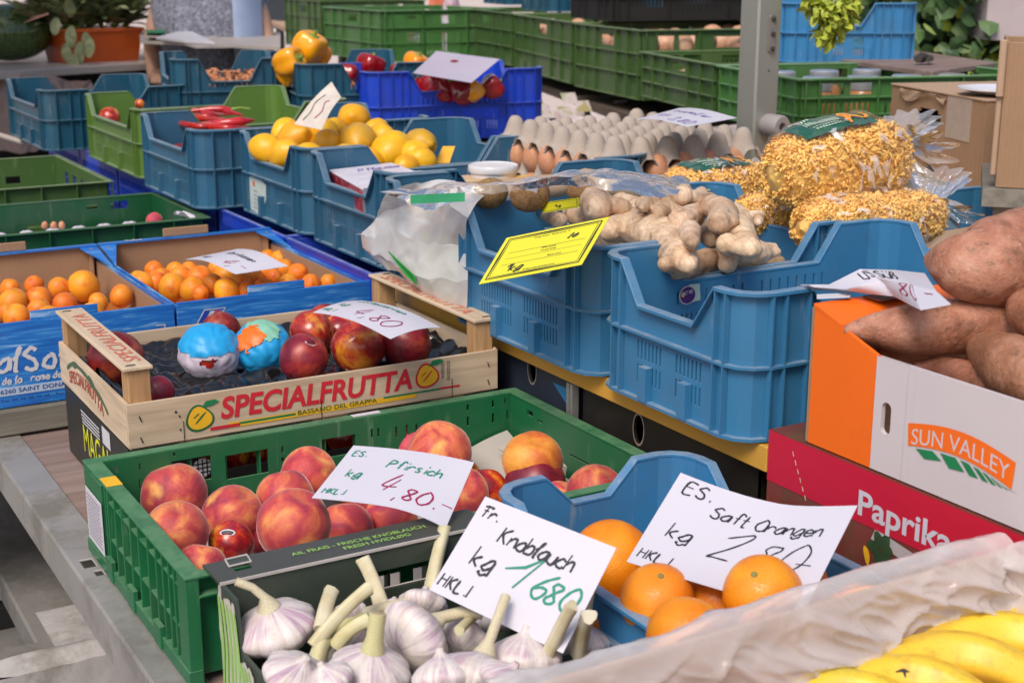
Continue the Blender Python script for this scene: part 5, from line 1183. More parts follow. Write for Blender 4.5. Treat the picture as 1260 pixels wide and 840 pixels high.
ginger('pale ginger root low at the front right of the heap', [((896, 318, 15), (930, 312, 17)), ((930, 312, 17), (950, 308, 9)), ((930, 305, 11), (955, 310, 7)), ((895, 325, 12), (900, 312, 10))], 1.322)
ginger('dark ginger root wedged under the ringed piece', [((868, 288, 12), (876, 296, 11)), ((860, 275, 10), (875, 285, 12))], 1.335)
ginger('flat ginger root lying low beside the cut foot', [((845, 330, 15), (870, 322, 17)), ((870, 322, 17), (880, 318, 13)), ((830, 336, 10), (845, 332, 12))], 1.318)
ginger('small ginger knob behind the yellow card', [((702, 262, 11), (712, 268, 12)), ((712, 268, 11), (720, 262, 9))], 1.338)
ginger('second small ginger knob below the kiwis', [((678, 268, 9), (690, 272, 10)), ((672, 266, 7), (680, 262, 7))], 1.335)
ginger('ginger root buried under the largest one', [((790, 320, 20), (815, 326, 22)), ((770, 300, 18), (790, 306, 18))], 1.30)
ginger('ginger root at the bottom of the heap, right side', [((950, 330, 20), (890, 340, 20))], 1.27); ginger('ginger root deep in the second crate', [((720, 290, 18), (760, 300, 20))], 1.30)
KIWI = fruit('kiwi_skin', [(.3,(.16,.08,.03)),(.6,(.30,.17,.07)),(.8,(.36,.22,.10))], 40, .85, .02, .15, .5, 500)
KM = round_mesh('kiwi', egg_fn(1.2, 0, 1, .03), KIWI, 24, 16)
for px, py, r, z, lab in [(603, 238, 19, 1.372, 'brown kiwi at the left beside the crate corner'), (652, 240, 21, 1.375, 'kiwi with an oval white sticker'), (716, 234, 16, 1.385, 'brown kiwi under the clear bag above the ginger knob')]:
    o = fruit_obj('kiwi', KM, px, py, r, z=z, label=lab, cat='kiwi', group='kiwis in the second blue crate', rot=(1.3, .3, 1.0))
    if 'oval' in lab:
        cpos = WM[o.name].translation; Rr = r*depth(cpos)/_f; a = atd(654, 234, depth(cpos)-Rr*1.0)
        m = MB(); rr_ = Vector((_R.x, _R.y, 0)); m.add([a+rr_*(.0075*math.cos(t)+.003*math.sin(t))+Vector((0, -.004*math.sin(t), .0105*math.sin(t)-.004*math.cos(t))) for t in n_], [list(range(18))]); part('sticker', m, PAPERW, o, world=True)
# yellow cards
P5 = bent((.898,1.563,1.359), (.974,1.441,1.398), (.896,1.382,1.357), (.824,1.503,1.318), w=.148, h=.105)
cd = price_card('slanted yellow card with thick black frame hooked over the blue crate', P5, .148, .105, mat=YELLOWC)
def frame(m, P, x0, y0, x1, y1, w):
    for a, b in (((x0, y0), (x1, y0)), ((x1, y0), (x1, y1)), ((x1, y1), (x0, y1)), ((x0, y1), (x0, y0))): ribbon(m, P, [a, ((a[0]+b[0])/2, (a[1]+b[1])/2), b], w)
letter(cd, [(INKK, lambda m: (frame(m, P5, .007, .007, .141, .098, .0016), frame(m, P5, .0105, .0105, .1375, .0945, .0006), hand(m, P5, 'BG', .03, .066, .012, .0013, .3), hand(m, P5, '1kg', .03, .018, .015, .0014, .3), hand(m, P5, 'to', .10, .072, .011, .0014, .5),
   text(m, P5, 'Speisekartoffeln', .05, .0965, .004, .045, bold=.02) if False else None, text(m, P5, 'Ingwer Klasse I', .048, .088, .0035, .05), text(m, P5, 'Preis', .07, .058, .004, .02), text(m, P5, 'Ursprung', .07, .052, .0035, .022), text(m, P5, 'Sorte', .085, .037, .0035, .02), text(m, P5, 'Handelsklasse', .06, .013, .0035, .045),
   ribbon(m, P5, [(.02, .062), (.13, .062)], .0005), ribbon(m, P5, [(.02, .034), (.13, .034)], .0005), ribbon(m, P5, [(.02, .048), (.13, .048)], .0004)))], 'lettering')
q = [atz(663, 250, 1.36), atz(712, 243, 1.385), atz(712, 255, 1.37), atz(668, 262, 1.35)]; P6 = bent(q[0], q[1], q[2], q[3], w=.08, h=.03)
cd = price_card('small yellow card lying behind the kiwis', P6, .08, .03, mat=YELLOWC, nu=4, nv=3); letter(cd, [(INKK, lambda m: (frame(m, P6, .003, .003, .077, .027, .0007), hand(m, P6, '1kg', .03, .01, .008, .0008, .3)))])

# ------------------------------------------------------------------ plastic bags
def crumple(name, label, P, nu, nv, mat, cat='bag', amp=.006, sc_=20, seed=0, group=None, kind=None):
    m = MB(); V = [[Vector(P(i/nu, j/nv)) for i in range(nu+1)] for j in range(nv+1)]
    def f(u, v):
        p = V[int(round(v*nv))][int(round(u*nu))]; s = Vector((seed, seed*2.3, 0))
        n = Vector((noise.noise(p*sc_+s), noise.noise(p*sc_+s+Vector((9, 0, 0))), noise.noise(p*sc_+s+Vector((0, 9, 0)))))
        r = abs(noise.noise(p*sc_*1.7+s))-.2; q = Vector((p.x*1.0, p.y*.5+p.z*.5, p.z*.4)); return p+n*amp*.6+Vector((0, 0, 1))*r*amp*.7+(CP-p).normalized()*(.3-abs(noise.noise(q*sc_*2.2+s))-.4*abs(noise.noise(q*sc_*5+s)))*amp*.8
    m.grid(nu, nv, f); return solo(name, m, mat, label, cat, group, kind, smooth=180)
def interp(rows, u, v):
    n = len(rows)-1; k = min(int(v*n), n-1); t = v*n-k; t = t*t*(3-2*t)
    def one(r):
        m_ = len(r)-1; j = min(int(u*m_), m_-1); s = u*m_-j; s = s*s*(3-2*s); return Vector(r[j])*(1-s)+Vector(r[j+1])*s
    return one(rows[k])*(1-t)+one(rows[k+1])*t
# the milky bag hanging over the wooden crate: rows from back-top to hanging front
rows = [[atz(478, 236, 1.375), atz(510, 222, 1.385), atz(560, 224, 1.385), atz(600, 236, 1.375)],
        [atx(460, 262, .940), atx(500, 250, .945), atx(545, 254, .945), atx(577, 270, .943)],
        [atx(443, 290, .935), atx(490, 290, .935), atx(540, 298, .945), atx(580, 305, .97)],
        [atx(448, 305, .945), atx(485, 330, .925), atx(530, 340, .935), atx(579, 345, .955)],
        [atx(470, 326, .955), atx(505, 355, .95), atx(545, 370, .95), atx(578, 385, .96)]]
crumple('plastic_bag', 'milky translucent bag of greens hanging over the crate edge', lambda u, v: interp(rows, u, v), 110, 100, BAGF, 'bag', .016, 11, 1)
rows2 = [[atx(455, 300, .965), atx(500, 300, .97), atx(575, 310, .985)], [atx(478, 318, .962), atx(510, 350, .958), atx(576, 380, .968)]]
GRN = plain('green_leaf_mass', (.10,.30,.08), .6, .5, 18, .5, 40, dirt=(.4,.5,.3), dirt_amt=.5)
crumple('green_leaves', 'pale green leaves showing through the milky bag', lambda u, v: interp([[atx(520, 285, .972), atx(550, 290, .972), atx(578, 300, .972)], [atx(515, 330, .962), atx(548, 345, .958), atx(578, 350, .962)], [atx(520, 345, .962), atx(548, 366, .960), atx(578, 380, .962)]], u, v), 30, 30, GRN, 'vegetable', .01, 25, 4)
m = MB(); q = [atx(477, 309, .92), atx(500, 340, .922), atx(512, 350, .925), atx(508, 338, .922)]; m.add(q+[p+Vector((.002, 0, 0)) for p in q], [(0,1,2,3),(7,6,5,4),(0,4,5,1),(1,5,6,2),(2,6,7,3),(3,7,4,0)]); solo('green_leaf', m, plain('deep_green_leaf', (.02,.28,.03), .4), 'deep green leaf tip poking out of the milky bag', 'leaf')
# clear bags lying along the back of the second crate
rows = [[atz(470, 238, 1.38), atz(560, 226, 1.39), atz(640, 222, 1.40), atz(720, 210, 1.42), atz(800, 214, 1.42), atz(850, 224, 1.40)],
        [atz(490, 246, 1.37), atz(565, 230, 1.40), atz(645, 224, 1.41), atz(720, 213, 1.43), atz(800, 224, 1.42), atz(845, 232, 1.40)],
        [atz(520, 262, 1.36), atz(575, 240, 1.39), atz(650, 232, 1.40), atz(725, 226, 1.415), atz(795, 240, 1.41), atz(830, 244, 1.40)]]
crumple('clear_bag', 'crinkled clear bag lying across the back of the blue crate', lambda u, v: interp(rows, u, v), 150, 40, BAGT, 'bag', .011, 14, 2)
m = MB(); PBG = plain('tan_parsnip_skin', (.42,.30,.20), .6, .2, 12, .2, 60)
for (a, b, r) in [((520, 250), (600, 245), 20), ((600, 238), (690, 228), 17), ((720, 226), (800, 232), 19)]:
    A = atz(*a, 1.33); B = atz(*b, 1.34); capsule(m, A, B, r*depth(A)/_f, r*depth(B)/_f*.85)
    o = solo('wrapped_root', m, PBG, 'tan root vegetable inside the clear bag, %s' % {520: 'leftmost', 600: 'middle one', 720: 'rightmost, above the ginger'}[a[0]], 'vegetable', 'tan roots in the clear bag', smooth=60); m = MB()
m = MB(); q = interp; m.grid(12, 4, lambda u, v: atz(505+67*u, 240-3*u+11*v, 1.395-.01*v)); solo('green_wrapper', m, plain('green_wrapper', (.03,.25,.10), .4, .3, 40), 'green printed wrapper strip inside the clear bag', 'wrapper')

# ------------------------------------------------------------------ SUN VALLEY carton and PAPRIKA carton
sv = thing('sweet_potato_carton', 'white and orange SUN VALLEY carton full of sweet potatoes', 'box', (1.2, .9, 1.201))
VX, VY0, VY1, VZ0, VZ1 = .988, .60, 1.080, 1.2105, 1.358; yo = atx(1075, 500, VX).y
hh = atx(1090, 515, VX); m = MB()
def top_side(y): return VZ1-.001-.030*min(1, max(0, (VY1-.02-y)/.07))
hl = [( .012)]
cy, cz = hh.y, hh.z; HY0 = cy-.025
AN = sorted([2*math.pi*k/24+.05 for k in range(24)]+[math.atan2(b-cz, a-cy) % (2*math.pi) for a, b in ((HY0, VZ0), (yo-.0002, VZ0), (HY0, top_side(HY0)), (yo-.0002, top_side(yo)))]); N = len(AN)
slot = [(cy+(.0065*math.cos(a)), cz+(.010 if math.sin(a) > 0 else -.010)+.0065*math.sin(a)) for a in AN]
def sidewall(m, y0, y1, x, t=.005, hole=None):
    if hole is None: m.hexa([Vector((x, y0, VZ0)), Vector((x+t, y0, VZ0)), Vector((x+t, y1, VZ0)), Vector((x, y1, VZ0)), Vector((x, y0, top_side(y0))), Vector((x+t, y0, top_side(y0))), Vector((x+t, y1, top_side(y1))), Vector((x, y1, top_side(y1)))]); return
    out = []
    for a in AN:
        dx, dz = math.cos(a), math.sin(a); cands = []
        if dx > 0: cands.append((y1-cy)/dx)
        if dx < 0: cands.append((y0-cy)/dx)
        if dz > 0:
            s0 = (top_side(yo)-top_side(HY0))/(yo-HY0); den = dz-s0*dx; cands.append((top_side(HY0)+s0*(cy-HY0)-cz)/den)
        if dz < 0: cands.append((VZ0-cz)/dz)
        tt = min(cands); out.append((cy+dx*tt, cz+dz*tt))
    vs = [Vector((x, a, b)) for a, b in slot]+[Vector((x, a, b)) for a, b in out]+[Vector((x+t, a, b)) for a, b in slot]+[Vector((x+t, a, b)) for a, b in out]
    m.add(vs, [(k, (k+1) % N, N+(k+1) % N, N+k) for k in range(N)]+[(2*N+k, 3*N+k, 3*N+(k+1) % N, 2*N+(k+1) % N) for k in range(N)]+[(k, 2*N+k, 2*N+(k+1) % N, (k+1) % N) for k in range(N)])
sidewall(m, yo, VY1, VX); part('orange_panel', m, ORANGEP, sv, world=True)
m = MB(); sidewall(m, HY0, yo-.0002, VX, hole=True); sidewall(m, .985 if HY0 > .99 else HY0-.01, HY0-.0002, VX); sidewall(m, VY0, (.985 if HY0 > .99 else HY0-.01)-.0001, VX); m.box((VX+.005, VY0, VZ0), (VX+.45, VY0+.004, VZ1-.03)); m.box((VX+.45, VY0, VZ0), (VX+.454, VY1, VZ1)); part('white_panel', m, WHITEP, sv, world=True)
m = MB(); m.box((VX+.0052, VY1-.004, VZ0), (VX+.45, VY1, VZ1-.001)); m.box((VX+.0052, VY0+.005, VZ0), (VX+.448, VY1-.005, VZ0+.003)); m.box((VX+.0055, VY0+.005, VZ0+.003), (VX+.009, cy-.03, VZ1-.035)); m.box((VX-.001, VY1-.0002, VZ0+.001), (VX+.004, VY1+.003, VZ1-.001)); part('cardboard_inside', m, CARD, sv, world=True)
m = MB(); fy0 = VY1-.07; cut = atz(1130, 360, VZ1)
m.hexa([Vector((VX-.001, VY1+.001, VZ1)), Vector((VX+.19, VY1+.001, VZ1)), Vector((VX+.16, fy0, VZ1-.010)), Vector((VX+.0, fy0+.03, VZ1-.014)), Vector((VX-.001, VY1+.001, VZ1+.003)), Vector((VX+.19, VY1+.001, VZ1+.003)), Vector((VX+.16, fy0, VZ1-.007)), Vector((VX+.0, fy0+.03, VZ1-.011))]); part('top_flap', m, ORANGEP, sv, world=True)
m = MB(); a = atz(1082, 366, VZ1+.004); m.box((a.x-.01, a.y-.012, VZ1+.0032), (a.x+.055, a.y+.014, VZ1+.0045)); part('flap_opening', m, plain('red_brown_inside', (.22,.07,.04), .7), sv, world=True)
# logo
L0 = atx(1118, 520, VX); L1 = atx(1248, 595, VX); wL = L0.y-L1.y
PV = plane((VX-.0004, L0.y, L0.z), (0, -1, 0), (0, 0, 1)); bh = .0265; w_ = wL
arc = lambda u: .010*math.sin(math.pi*min(1, max(0, u/w_)))*1.0+.0*u
m = MB(); NN = 24; tp = [(w_*k/NN, arc(w_*k/NN)) for k in range(NN+1)]; bt = [(w_*k/NN+(.002 if k in (0,) else 0)-(.002 if k == NN else 0), arc(w_*k/NN)-bh*(.85+.15*k/NN)) for k in range(NN+1)]
m.add([PV(x, y, .0003) for x, y in tp]+[PV(x, y, .0003) for x, y in bt], [(k, k+1, NN+2+k, NN+1+k) for k in range(NN)]); part('orange_banner', m, ORANGEP, sv, world=True)
m = MB(); text(m, PV, 'SUN VALLEY', .006, -bh*.80, bh*.62, w_-.012, bold=-.0, eps=.0005, warp=lambda a, b: (a, b+arc(a+.006))); part('white_lettering', m, WHITEP, sv, world=True)
m = MB(); x0_ = .012
for k, (a, b) in enumerate([(0, .18), (.26, .42), (.47, .56), (.60, .66), (.69, .74), (.77, .80), (.83, .86), (.89, .91), (.93, .945)]):
    ua, ub = x0_+a*(w_-x0_), x0_+b*(w_-x0_); y0 = lambda u: arc(u)-bh*(.85+.15*u/w_)-.0022
    d = .012*math.sin(math.pi*min(1, .12+(a+b)/2*.9)); poly(m, PV, [(ua, y0(ua)), (ub, y0(ub)), (ub+.012, y0(ub)-d*.9), (ua+.008+.004, y0(ua)-d)], .0004)
part('green_field_print', m, GREENP, sv, world=True)
# PAPRIKA carton
pk = thing('paprika_carton', 'red Paprika carton with printed vegetables below the white carton', 'box', (1.2, .9, 1.003))
KX, KY0, KY1, KZ = .985, .50, 1.138, 1.2085
m = MB(); m.box((KX, KY0, 1.003), (KX+.6, KY1, KZ)); part('carton_body', m, plain('brownred_photo_print', (.19,.045,.035), .4, .5, 14, dirt=(.05,.10,.03), dirt_amt=.5), pk, world=True)
PK = plane((KX-.0004, KY1, 1.003), (0, -1, 0), (0, 0, 1)); zb = .1475
m = MB(); poly(m, PK, [(0, zb), (KY1-KY0, zb-.0), (KY1-KY0, KZ-1.0035), (0, KZ-1.0035)], .0003); part('red_band', m, REDP, pk, world=True)
a = atx(1057, 620, KX); b = atx(1172, 672, KX); m = MB(); text(m, PK, 'Paprika', KY1-a.y, .1565, .0265, a.y-b.y, bold=.022, eps=.0008); part('white_lettering', m, PAPER, pk, world=True)
m = MB()
for k in range(6): ribbon(m, PK, [(.040+k*.0045, .192-k*.0085), (.042+k*.0045, .187-k*.0085)], .0012, .0007)
part('dashed_line', m, plain('cream_dashes', (.7,.6,.4), .5), pk, world=True)
m = MB(); c = atx(1085, 672, KX)
for k in range(7): blobpoly(m, PK, KY1-c.y+.012*math.cos(k*1.1)*(.6+.3*(k % 2)), c.z-1.003+.010*math.sin(k*1.1)-.002, .0085, .0065, .0004+k*.0001, rot=k*1.0)
part('artichoke_print', m, plain('artichoke_green_print', (.035,.075,.03), .45, .5, 90), pk, world=True)
m = MB(); c2 = atx(1068, 682, KX); blobpoly(m, PK, KY1-c2.y, c2.z-1.003, .004, .010, .0016, rot=.3); part('yellow_print', m, YELP, pk, world=True)
m = MB(); q = [(KY1-atx(x, y, KX).y, atx(x, y, KX).z-1.003) for x, y in ((1078, 650), (1128, 683), (1118, 694), (1072, 662))]; poly(m, PK, q, .00025); part('pale_print', m, plain('grey_sky_print', (.45,.42,.42), .5), pk, world=True)
for k, (x, y) in enumerate(((1.00, 1.13), (1.0, .84))): pass

# ------------------------------------------------------------------ SWEET POTATOES
def sweet(label, pts, z, seed, cat='sweet potato'):
    """pts: (px,py,r,dz) along its spine"""
    C3 = [atz(p[0], p[1], z+(p[3] if len(p) > 3 else 0)) for p in pts]; rr = [p[2]*depth(c)/_f for p, c in zip(pts, C3)]
    n = 40; P_ = []; R2 = []
    def cr(arr, t):
        k = t*(len(arr)-1); i = min(int(k), len(arr)-2); s = k-i; a, b, c, d = arr[max(i-1, 0)], arr[i], arr[i+1], arr[min(i+2, len(arr)-1)]
        return (a*(-s+2*s*s-s**3)+b*(2-5*s*s+3*s**3)+c*(s+4*s*s-3*s**3)+d*(s**3-s*s))*.5
    for i in range(n+1): P_.append(cr(C3, i/n)); R2.append(max(.0015, cr(rr, i/n)))
    m = MB(); m.tube(P_, R2, 40); sd = Vector((seed, 0, 0)); c = Vector(np.array(m.v).mean(0)); out = []
    for i, p in enumerate(m.v):
        p = Vector(p); k = min(i//40, n); ax = P_[k]; d = p-ax; p = ax+d*(1+.13*noise.noise(p*15+sd)+.05*noise.noise(p*42+sd)+.018*noise.noise(p*110+sd)); out.append(tuple(p-c))
    m.v = out; me = m.mesh('sweet_potato', SWEET, smooth=180); return tag(link('sweet_potato', me, None, loc=c), label, cat, 'sweet potatoes in the orange and white carton')
sweet('huge sweet potato with a pointed tip on top of the heap', [(1140, 318, 5), (1160, 322, 24), (1196, 328, 46), (1240, 322, 58), (1290, 305, 52), (1340, 290, 20)], 1.405, 1)
sweet('long brown sweet potato lying under the white paper', [(1038, 406, 5), (1065, 405, 16), (1110, 405, 29), (1160, 402, 36), (1210, 400, 36), (1260, 395, 22)], 1.342, 5)
sweet('stubby sweet potato at the right pointing down-left', [(1200, 420, 8), (1215, 432, 25), (1250, 455, 40), (1300, 480, 40), (1350, 500, 20)], 1.328, 9)
sweet('sweet potato end at the right edge above the stubby one', [(1250, 372, 10), (1268, 382, 30), (1310, 400, 34), (1350, 410, 18)], 1.37, 12)
sweet('dark sweet potato in the gap at the carton rim', [(1125, 450, 6), (1160, 455, 15), (1200, 470, 22), (1240, 490, 20)], 1.302, 15)
sweet('sweet potato low behind the stubby one', [(1180, 455, 8), (1220, 470, 24), (1260, 490, 26), (1300, 510, 14)], 1.295, 19)
sweet('sweet potato buried at the left end', [(1080, 430, 8), (1110, 430, 20), (1180, 430, 24), (1240, 430, 20)], 1.30, 22); sweet('sweet potato deep in the middle of the carton', [(1180, 420, 20), (1240, 400, 40), (1300, 390, 30)], 1.30, 25)
rows = [[atz(985, 350, 1.362), atz(1020, 350, 1.368), atz(1058, 331, 1.39), atz(1100, 332, 1.39), atz(1138, 336, 1.392)], [atz(990, 352, 1.360), atz(1040, 356, 1.372), atz(1085, 345, 1.385), atz(1120, 350, 1.398), atz(1152, 358, 1.40)], [atz(1000, 356, 1.357), atz(1060, 360, 1.366), atz(1100, 364, 1.375), atz(1133, 381, 1.392), atz(1170, 374, 1.398)]]
m = MB(); m.panel(lambda u, v, w: interp(rows, u, 1-v)-Vector((0, 0, .0006*w)), [k/24 for k in range(25)], [k/12 for k in range(13)], lambda i, j: True)
cd = solo('price_card', m, PAPER, 'curled white paper tucked under the huge sweet potato', 'price card', 'handwritten price cards', smooth=60)
PS = lambda u, v, e=0: interp(rows, u/.2, 1-v/.07)+Vector((0, 0, e))
letter(cd, [(INKK, lambda m: hand(m, PS, 'USA Süß', .082, .048, .013, .0010, .3, adv=.7)), (INKR, lambda m: (hand(m, PS, '5,80', .095, .014, .022, .0012, .4), hand(m, PS, '-', .17, .01, .02, .0012)))])
m = MB(); q = [(1005, 362), (1046, 360), (1046, 366), (1005, 368)]; m.add([atz(x, y, VZ1+.006) for x, y in q], [(0, 1, 2, 3)]); solo('paper_slip', m, PAPERW, 'thin white paper edge lying on the orange flap', 'paper')

# ================================================================== APRICOT BOXES
def apricot_box(label, x0, x1, words):
    y0, y1, z0, z1 = 2.182, 2.665, 1.0435, 1.176
    t = thing('apricot_carton', label, 'box', ((x0+x1)/2, (y0+y1)/2, z0)); cx = (x0+x1)/2; zr = z1+.013; th = .004
    m = MB(); m.box((x0, y0, z0), (x1, y0+th, z1)); m.box((x0+.12, y0+.0003, z1), (x1-.12, y0+th-.0003, z1+.014)); part('front_panel', m, CARTB, t, world=True, bevel=.001)
    for a_, b_ in (((x0+.0005, y0+th, z0), (x0+th, y1-.001, z1-.006)), ((x1-th, y0+th, z0), (x1-.0005, y1-.001, z1-.006))): m = MB(); m.box(a_, b_); part('side_panel', m, CARTB, t, world=True)
    m = MB(); m.box((x0, y1, z0), (x1, y1+.003, zr)); m.box((x0-.0, y1-.012, zr), (x1, y1+.0035, zr+.003)); part('back_panel', m, CARTB, t, world=True)
    m = MB(); m.box((x0+.001, y1-.004, z0), (x1-.001, y1-.0005, zr-.0005)); m.box((x0+th+.0005, y0+th+.0005, z0), (x1-th-.0005, y0+th+.003, z1-.003)); m.box((x0+th+.0003, y0+.03, z0+.001), (x0+th+.003, y1-.005, z1-.012)); m.box((x1-th-.003, y0+.03, z0+.001), (x1-th-.0003, y1-.005, z1-.012)); m.box((x0+th, y0+th, z0), (x1-th, y1-th, z0+.003))
    for s in (x0+.012, x1-.016): m.box((s, y1-.03, z0+.003), (s+.003, y1-.005, zr-.001))
    part('cardboard_inside', m, CARD, t, world=True)
    m = MB(); m.box((cx-.045, y1-.003, zr+.0032), (cx+.045, y1+.0005, zr+.020)); part('rear_tab', m, CARD, t, world=True, bevel=.0015)
    for cxn, dx in ((x0, 1), (x1, -1)):
        m = MB(); a = (cxn, y1-.0, 0); m.add([Vector((cxn+dx*.001, y1-.001, zr+.002)), Vector((cxn+dx*.035, y1-.001, zr+.002)), Vector((cxn+dx*.001, y1-.12, z1-.004)), Vector((cxn+dx*.001, y1-.001, zr-.001)), Vector((cxn+dx*.035, y1-.001, zr-.001)), Vector((cxn+dx*.001, y1-.12, z1-.007))], [(0, 1, 2), (5, 4, 3), (0, 3, 4, 1), (1, 4, 5, 2), (2, 5, 3, 0)]); part('corner_gusset', m, CARTB, t, world=True)
    F = plane((x0, y0-.0002, z0), (1, 0, 0), (0, 0, 1)); return t, F
t1, F1 = apricot_box('left blue printed carton of apricots lettered Soleil', .300, .642, 1)
m = MB(); wp = PAPERW
hand(m, F1, 'Val', .040, .058, .034, .0036, .1); hand(m, F1, 'Soleil', .105, .056, .034, .0040, .05, adv=.86); part('white_script', m, wp, t1, world=True)
m = MB(); hand(m, F1, 'de la Drome des Collines', .070, .038, .011, .0014, .05, adv=.80); part('small_script', m, wp, t1, world=True)
m = MB(); poly(m, F1, [(.0, .0195), (.27, .0195), (.27, .0325), (.0, .0325)], .0004); part('white_strip', m, plain('pale_blue_strip', (.42,.52,.68), .5, .1), t1, world=True)
m = MB(); text(m, F1, '26260 SAINT DONAT - FRANCE', .060, .0232, .0068, .165, bold=.012, eps=.0009); text(m, F1, 'Tel. 04 75 45 10 45 - Fax 04 75 45', .065, .0105, .004, .13, eps=.0006); part('blue_lettering', m, plain('navy_print', (.02,.05,.22), .5), t1, world=True)
m = MB()
for x, d in ((.235, 1), (.325, -1)): ribbon(m, F1, [(x+d*.0, .085), (x, .097), (x+d*.012, .097)] if d == 1 else [(x-.015, .100), (x, .100), (x, .088)], .0015)
part('corner_marks', m, wp, t1, world=True)
m = MB(); blobpoly(m, F1, .066, .115, .007, .006, .0006); part('red_dot', m, REDL, t1, world=True)
t2, F2 = apricot_box('right blue printed carton of apricots with red, white and blue stripes', .646, .985, 2)
for k, mt in enumerate((plain('french_blue_print', (.02,.05,.40), .5), PAPERW, REDL)):
    m = MB(); x = .028+k*.0095; poly(m, F2, [(x, .086), (x+.008, .086), (x+.025, .113), (x+.017, .113)], .0006+.0002*k); part(('blue_stripe', 'white_stripe', 'red_stripe')[k], m, mt, t2, world=True)
m = MB(); ribbon(m, F2, [(.024, .083), (.058, .083), (.080, .116), (.045, .116), (.024, .083)], .0016); part('stripe_outline', m, PAPERW, t2, world=True)
m = MB(); PT = plane((.646, 2.655, 1.1925), (1, 0, 0), (0, 1, 0)); hand(m, PT, 'Soleil', .05, .0, .010, .0014); part('rim_script', m, PAPERW, t2, world=True)
AP1 = [(12, 355, 12), (42, 351, 12), (73, 354, 13), (103, 352, 19), (17, 373, 18), (48, 369, 16), (48, 381, 14), (7, 384, 10), (149, 364, 14), (121, 372, 12), (80, 375, 15), (20, 390, 16), (60, 392, 16), (-12, 372, 16), (115, 385, 14)]
objs = [fruit_obj('apricot', AM[i % 4], a, b, r, z=1.140 if b < 360 else 1.150, cat='apricot', group='apricots in the left carton') for i, (a, b, r) in enumerate(AP1)]
number_left_to_right(objs, 'apricot in the left blue carton, # in the heap')
AP2 = [(190, 333, 12), (176, 350, 15), (170, 345, 12), (192, 348, 14), (199, 341, 11), (212, 353, 17), (223, 341, 14), (237, 356, 16), (246, 344, 17), (247, 361, 10), (233, 333, 11), (279, 341, 17), (279, 358, 16), (312, 343, 13), (304, 357, 11), (325, 356, 13), (330, 331, 12), (337, 341, 10), (366, 337, 13), (352, 330, 11), (345, 320, 12), (382, 349, 12), (404, 347, 10), (262, 350, 13), (296, 348, 13), (330, 317, 10), (355, 349, 12), (215, 333, 11), (268, 331, 12), (300, 334, 12)]
objs = [fruit_obj('apricot', AM[i % 4], a, b, r, z=1.138 if b < 340 else 1.146, cat='apricot', group='apricots in the right carton') for i, (a, b, r) in enumerate(AP2)]
number_left_to_right(objs, 'apricot in the right blue carton, # in the heap')
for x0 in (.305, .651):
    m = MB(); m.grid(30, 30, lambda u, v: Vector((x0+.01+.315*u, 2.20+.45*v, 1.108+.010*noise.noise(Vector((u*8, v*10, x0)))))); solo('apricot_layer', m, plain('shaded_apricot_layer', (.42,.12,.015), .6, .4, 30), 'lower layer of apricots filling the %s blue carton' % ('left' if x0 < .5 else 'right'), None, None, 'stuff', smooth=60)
P7 = bent(atz(293, 306, 1.205), atz(354, 324, 1.20), atz(290, 334, 1.195), atz(228, 319, 1.20), w=.148, h=.105, warp=lambda a, b: .006*math.sin(a*4))
cd = price_card('small white card lying on the apricots of the right carton', P7, .148, .105); letter(cd, [(INKK, lambda m: (hand(m, P7, 'Aprikosen', .03, .060, .014, .0014, .2), hand(m, P7, 'kg', .02, .02, .014, .0014))), (INKR, lambda m: hand(m, P7, '4,-', .08, .015, .03, .0014))])

# ================================================================== FLAT GREEN CRATES AT THE LEFT
def flat_crate(label, x0, x1, y0, y1, z0, z1, mat, wins_r, wins_b):
    t = thing('flat_crate', label, 'crate', ((x0+x1)/2, (y0+y1)/2, z0)); m = MB(); i = .012
    m.wall((x0+i, y0+i), (x1-i, y0+i), z0, z1-.001, .003, [(.05+k*.07, .09+k*.07, z0+.03, z0+.06) for k in range(int((x1-x0-.1)/.07))]); m.wall((x1-i, y0+i), (x1-i, y1-i), z0, z1-.001, .003, wins_r); m.wall((x1-i, y1-i), (x0+i, y1-i), z0, z1-.001, .003, wins_b); m.wall((x0+i, y1-i), (x0+i, y0+i), z0, z1-.001, .003)
    m.box((x0+i+.003, y0+i+.003, z0), (x1-i-.003, y1-i-.003, z0+.003)); part('wall_shell', m, mat, t, world=True)
    m = MB()
    for a, b in (((x0, y0), (x1, y0+.016)), ((x0, y1-.016), (x1, y1)), ((x0, y0+.016), (x0+.016, y1-.016)), ((x1-.016, y0+.016), (x1, y1-.016))): m.box((a[0], a[1], z1-.003), (b[0], b[1], z1))
    part('rim', m, mat, t, world=True, bevel=.001); m = MB()
    x = x0+.04
    while x < x1: m.box((x-.0012, y0+.001, z0+.005), (x+.0012, y0+i, z1-.003)); x += .085
    m.box((x0+.001, y0+.001, z0+.0), (x1-.001, y0+i-.0005, z0+.012)); m.box((x1-i+.0005, y0+.001, z0), (x1-.001, y1-.001, z0+.012)); m.box((x0+.002, y0+.002, z0+.05), (x1-.002, y0+i-.0005, z0+.053))
    part('ribs', m, mat, t, world=True, kind='stuff'); return t
flat_crate('dark green flat crate of fruit in white egg-shaped paper, behind the apricots', .40, .945, 2.90, 3.30, 1.060, 1.180, DGREEN, [(.10, .14, 1.13, 1.16), (.20, .30, 1.09, 1.13)], [(.06, .10, 1.15, 1.168), (.13, .155, 1.155, 1.163), (.25, .29, 1.10, 1.13)])
flat_crate('moss green empty crate at the left edge behind the dark green one', .35, .905, 3.52, 4.10, 1.07, 1.180, MGREEN, [(.05+k*.09, .09+k*.09, 1.11+.01*(k % 2), 1.15) for k in range(5)], [(.1, .14, 1.11, 1.13)])
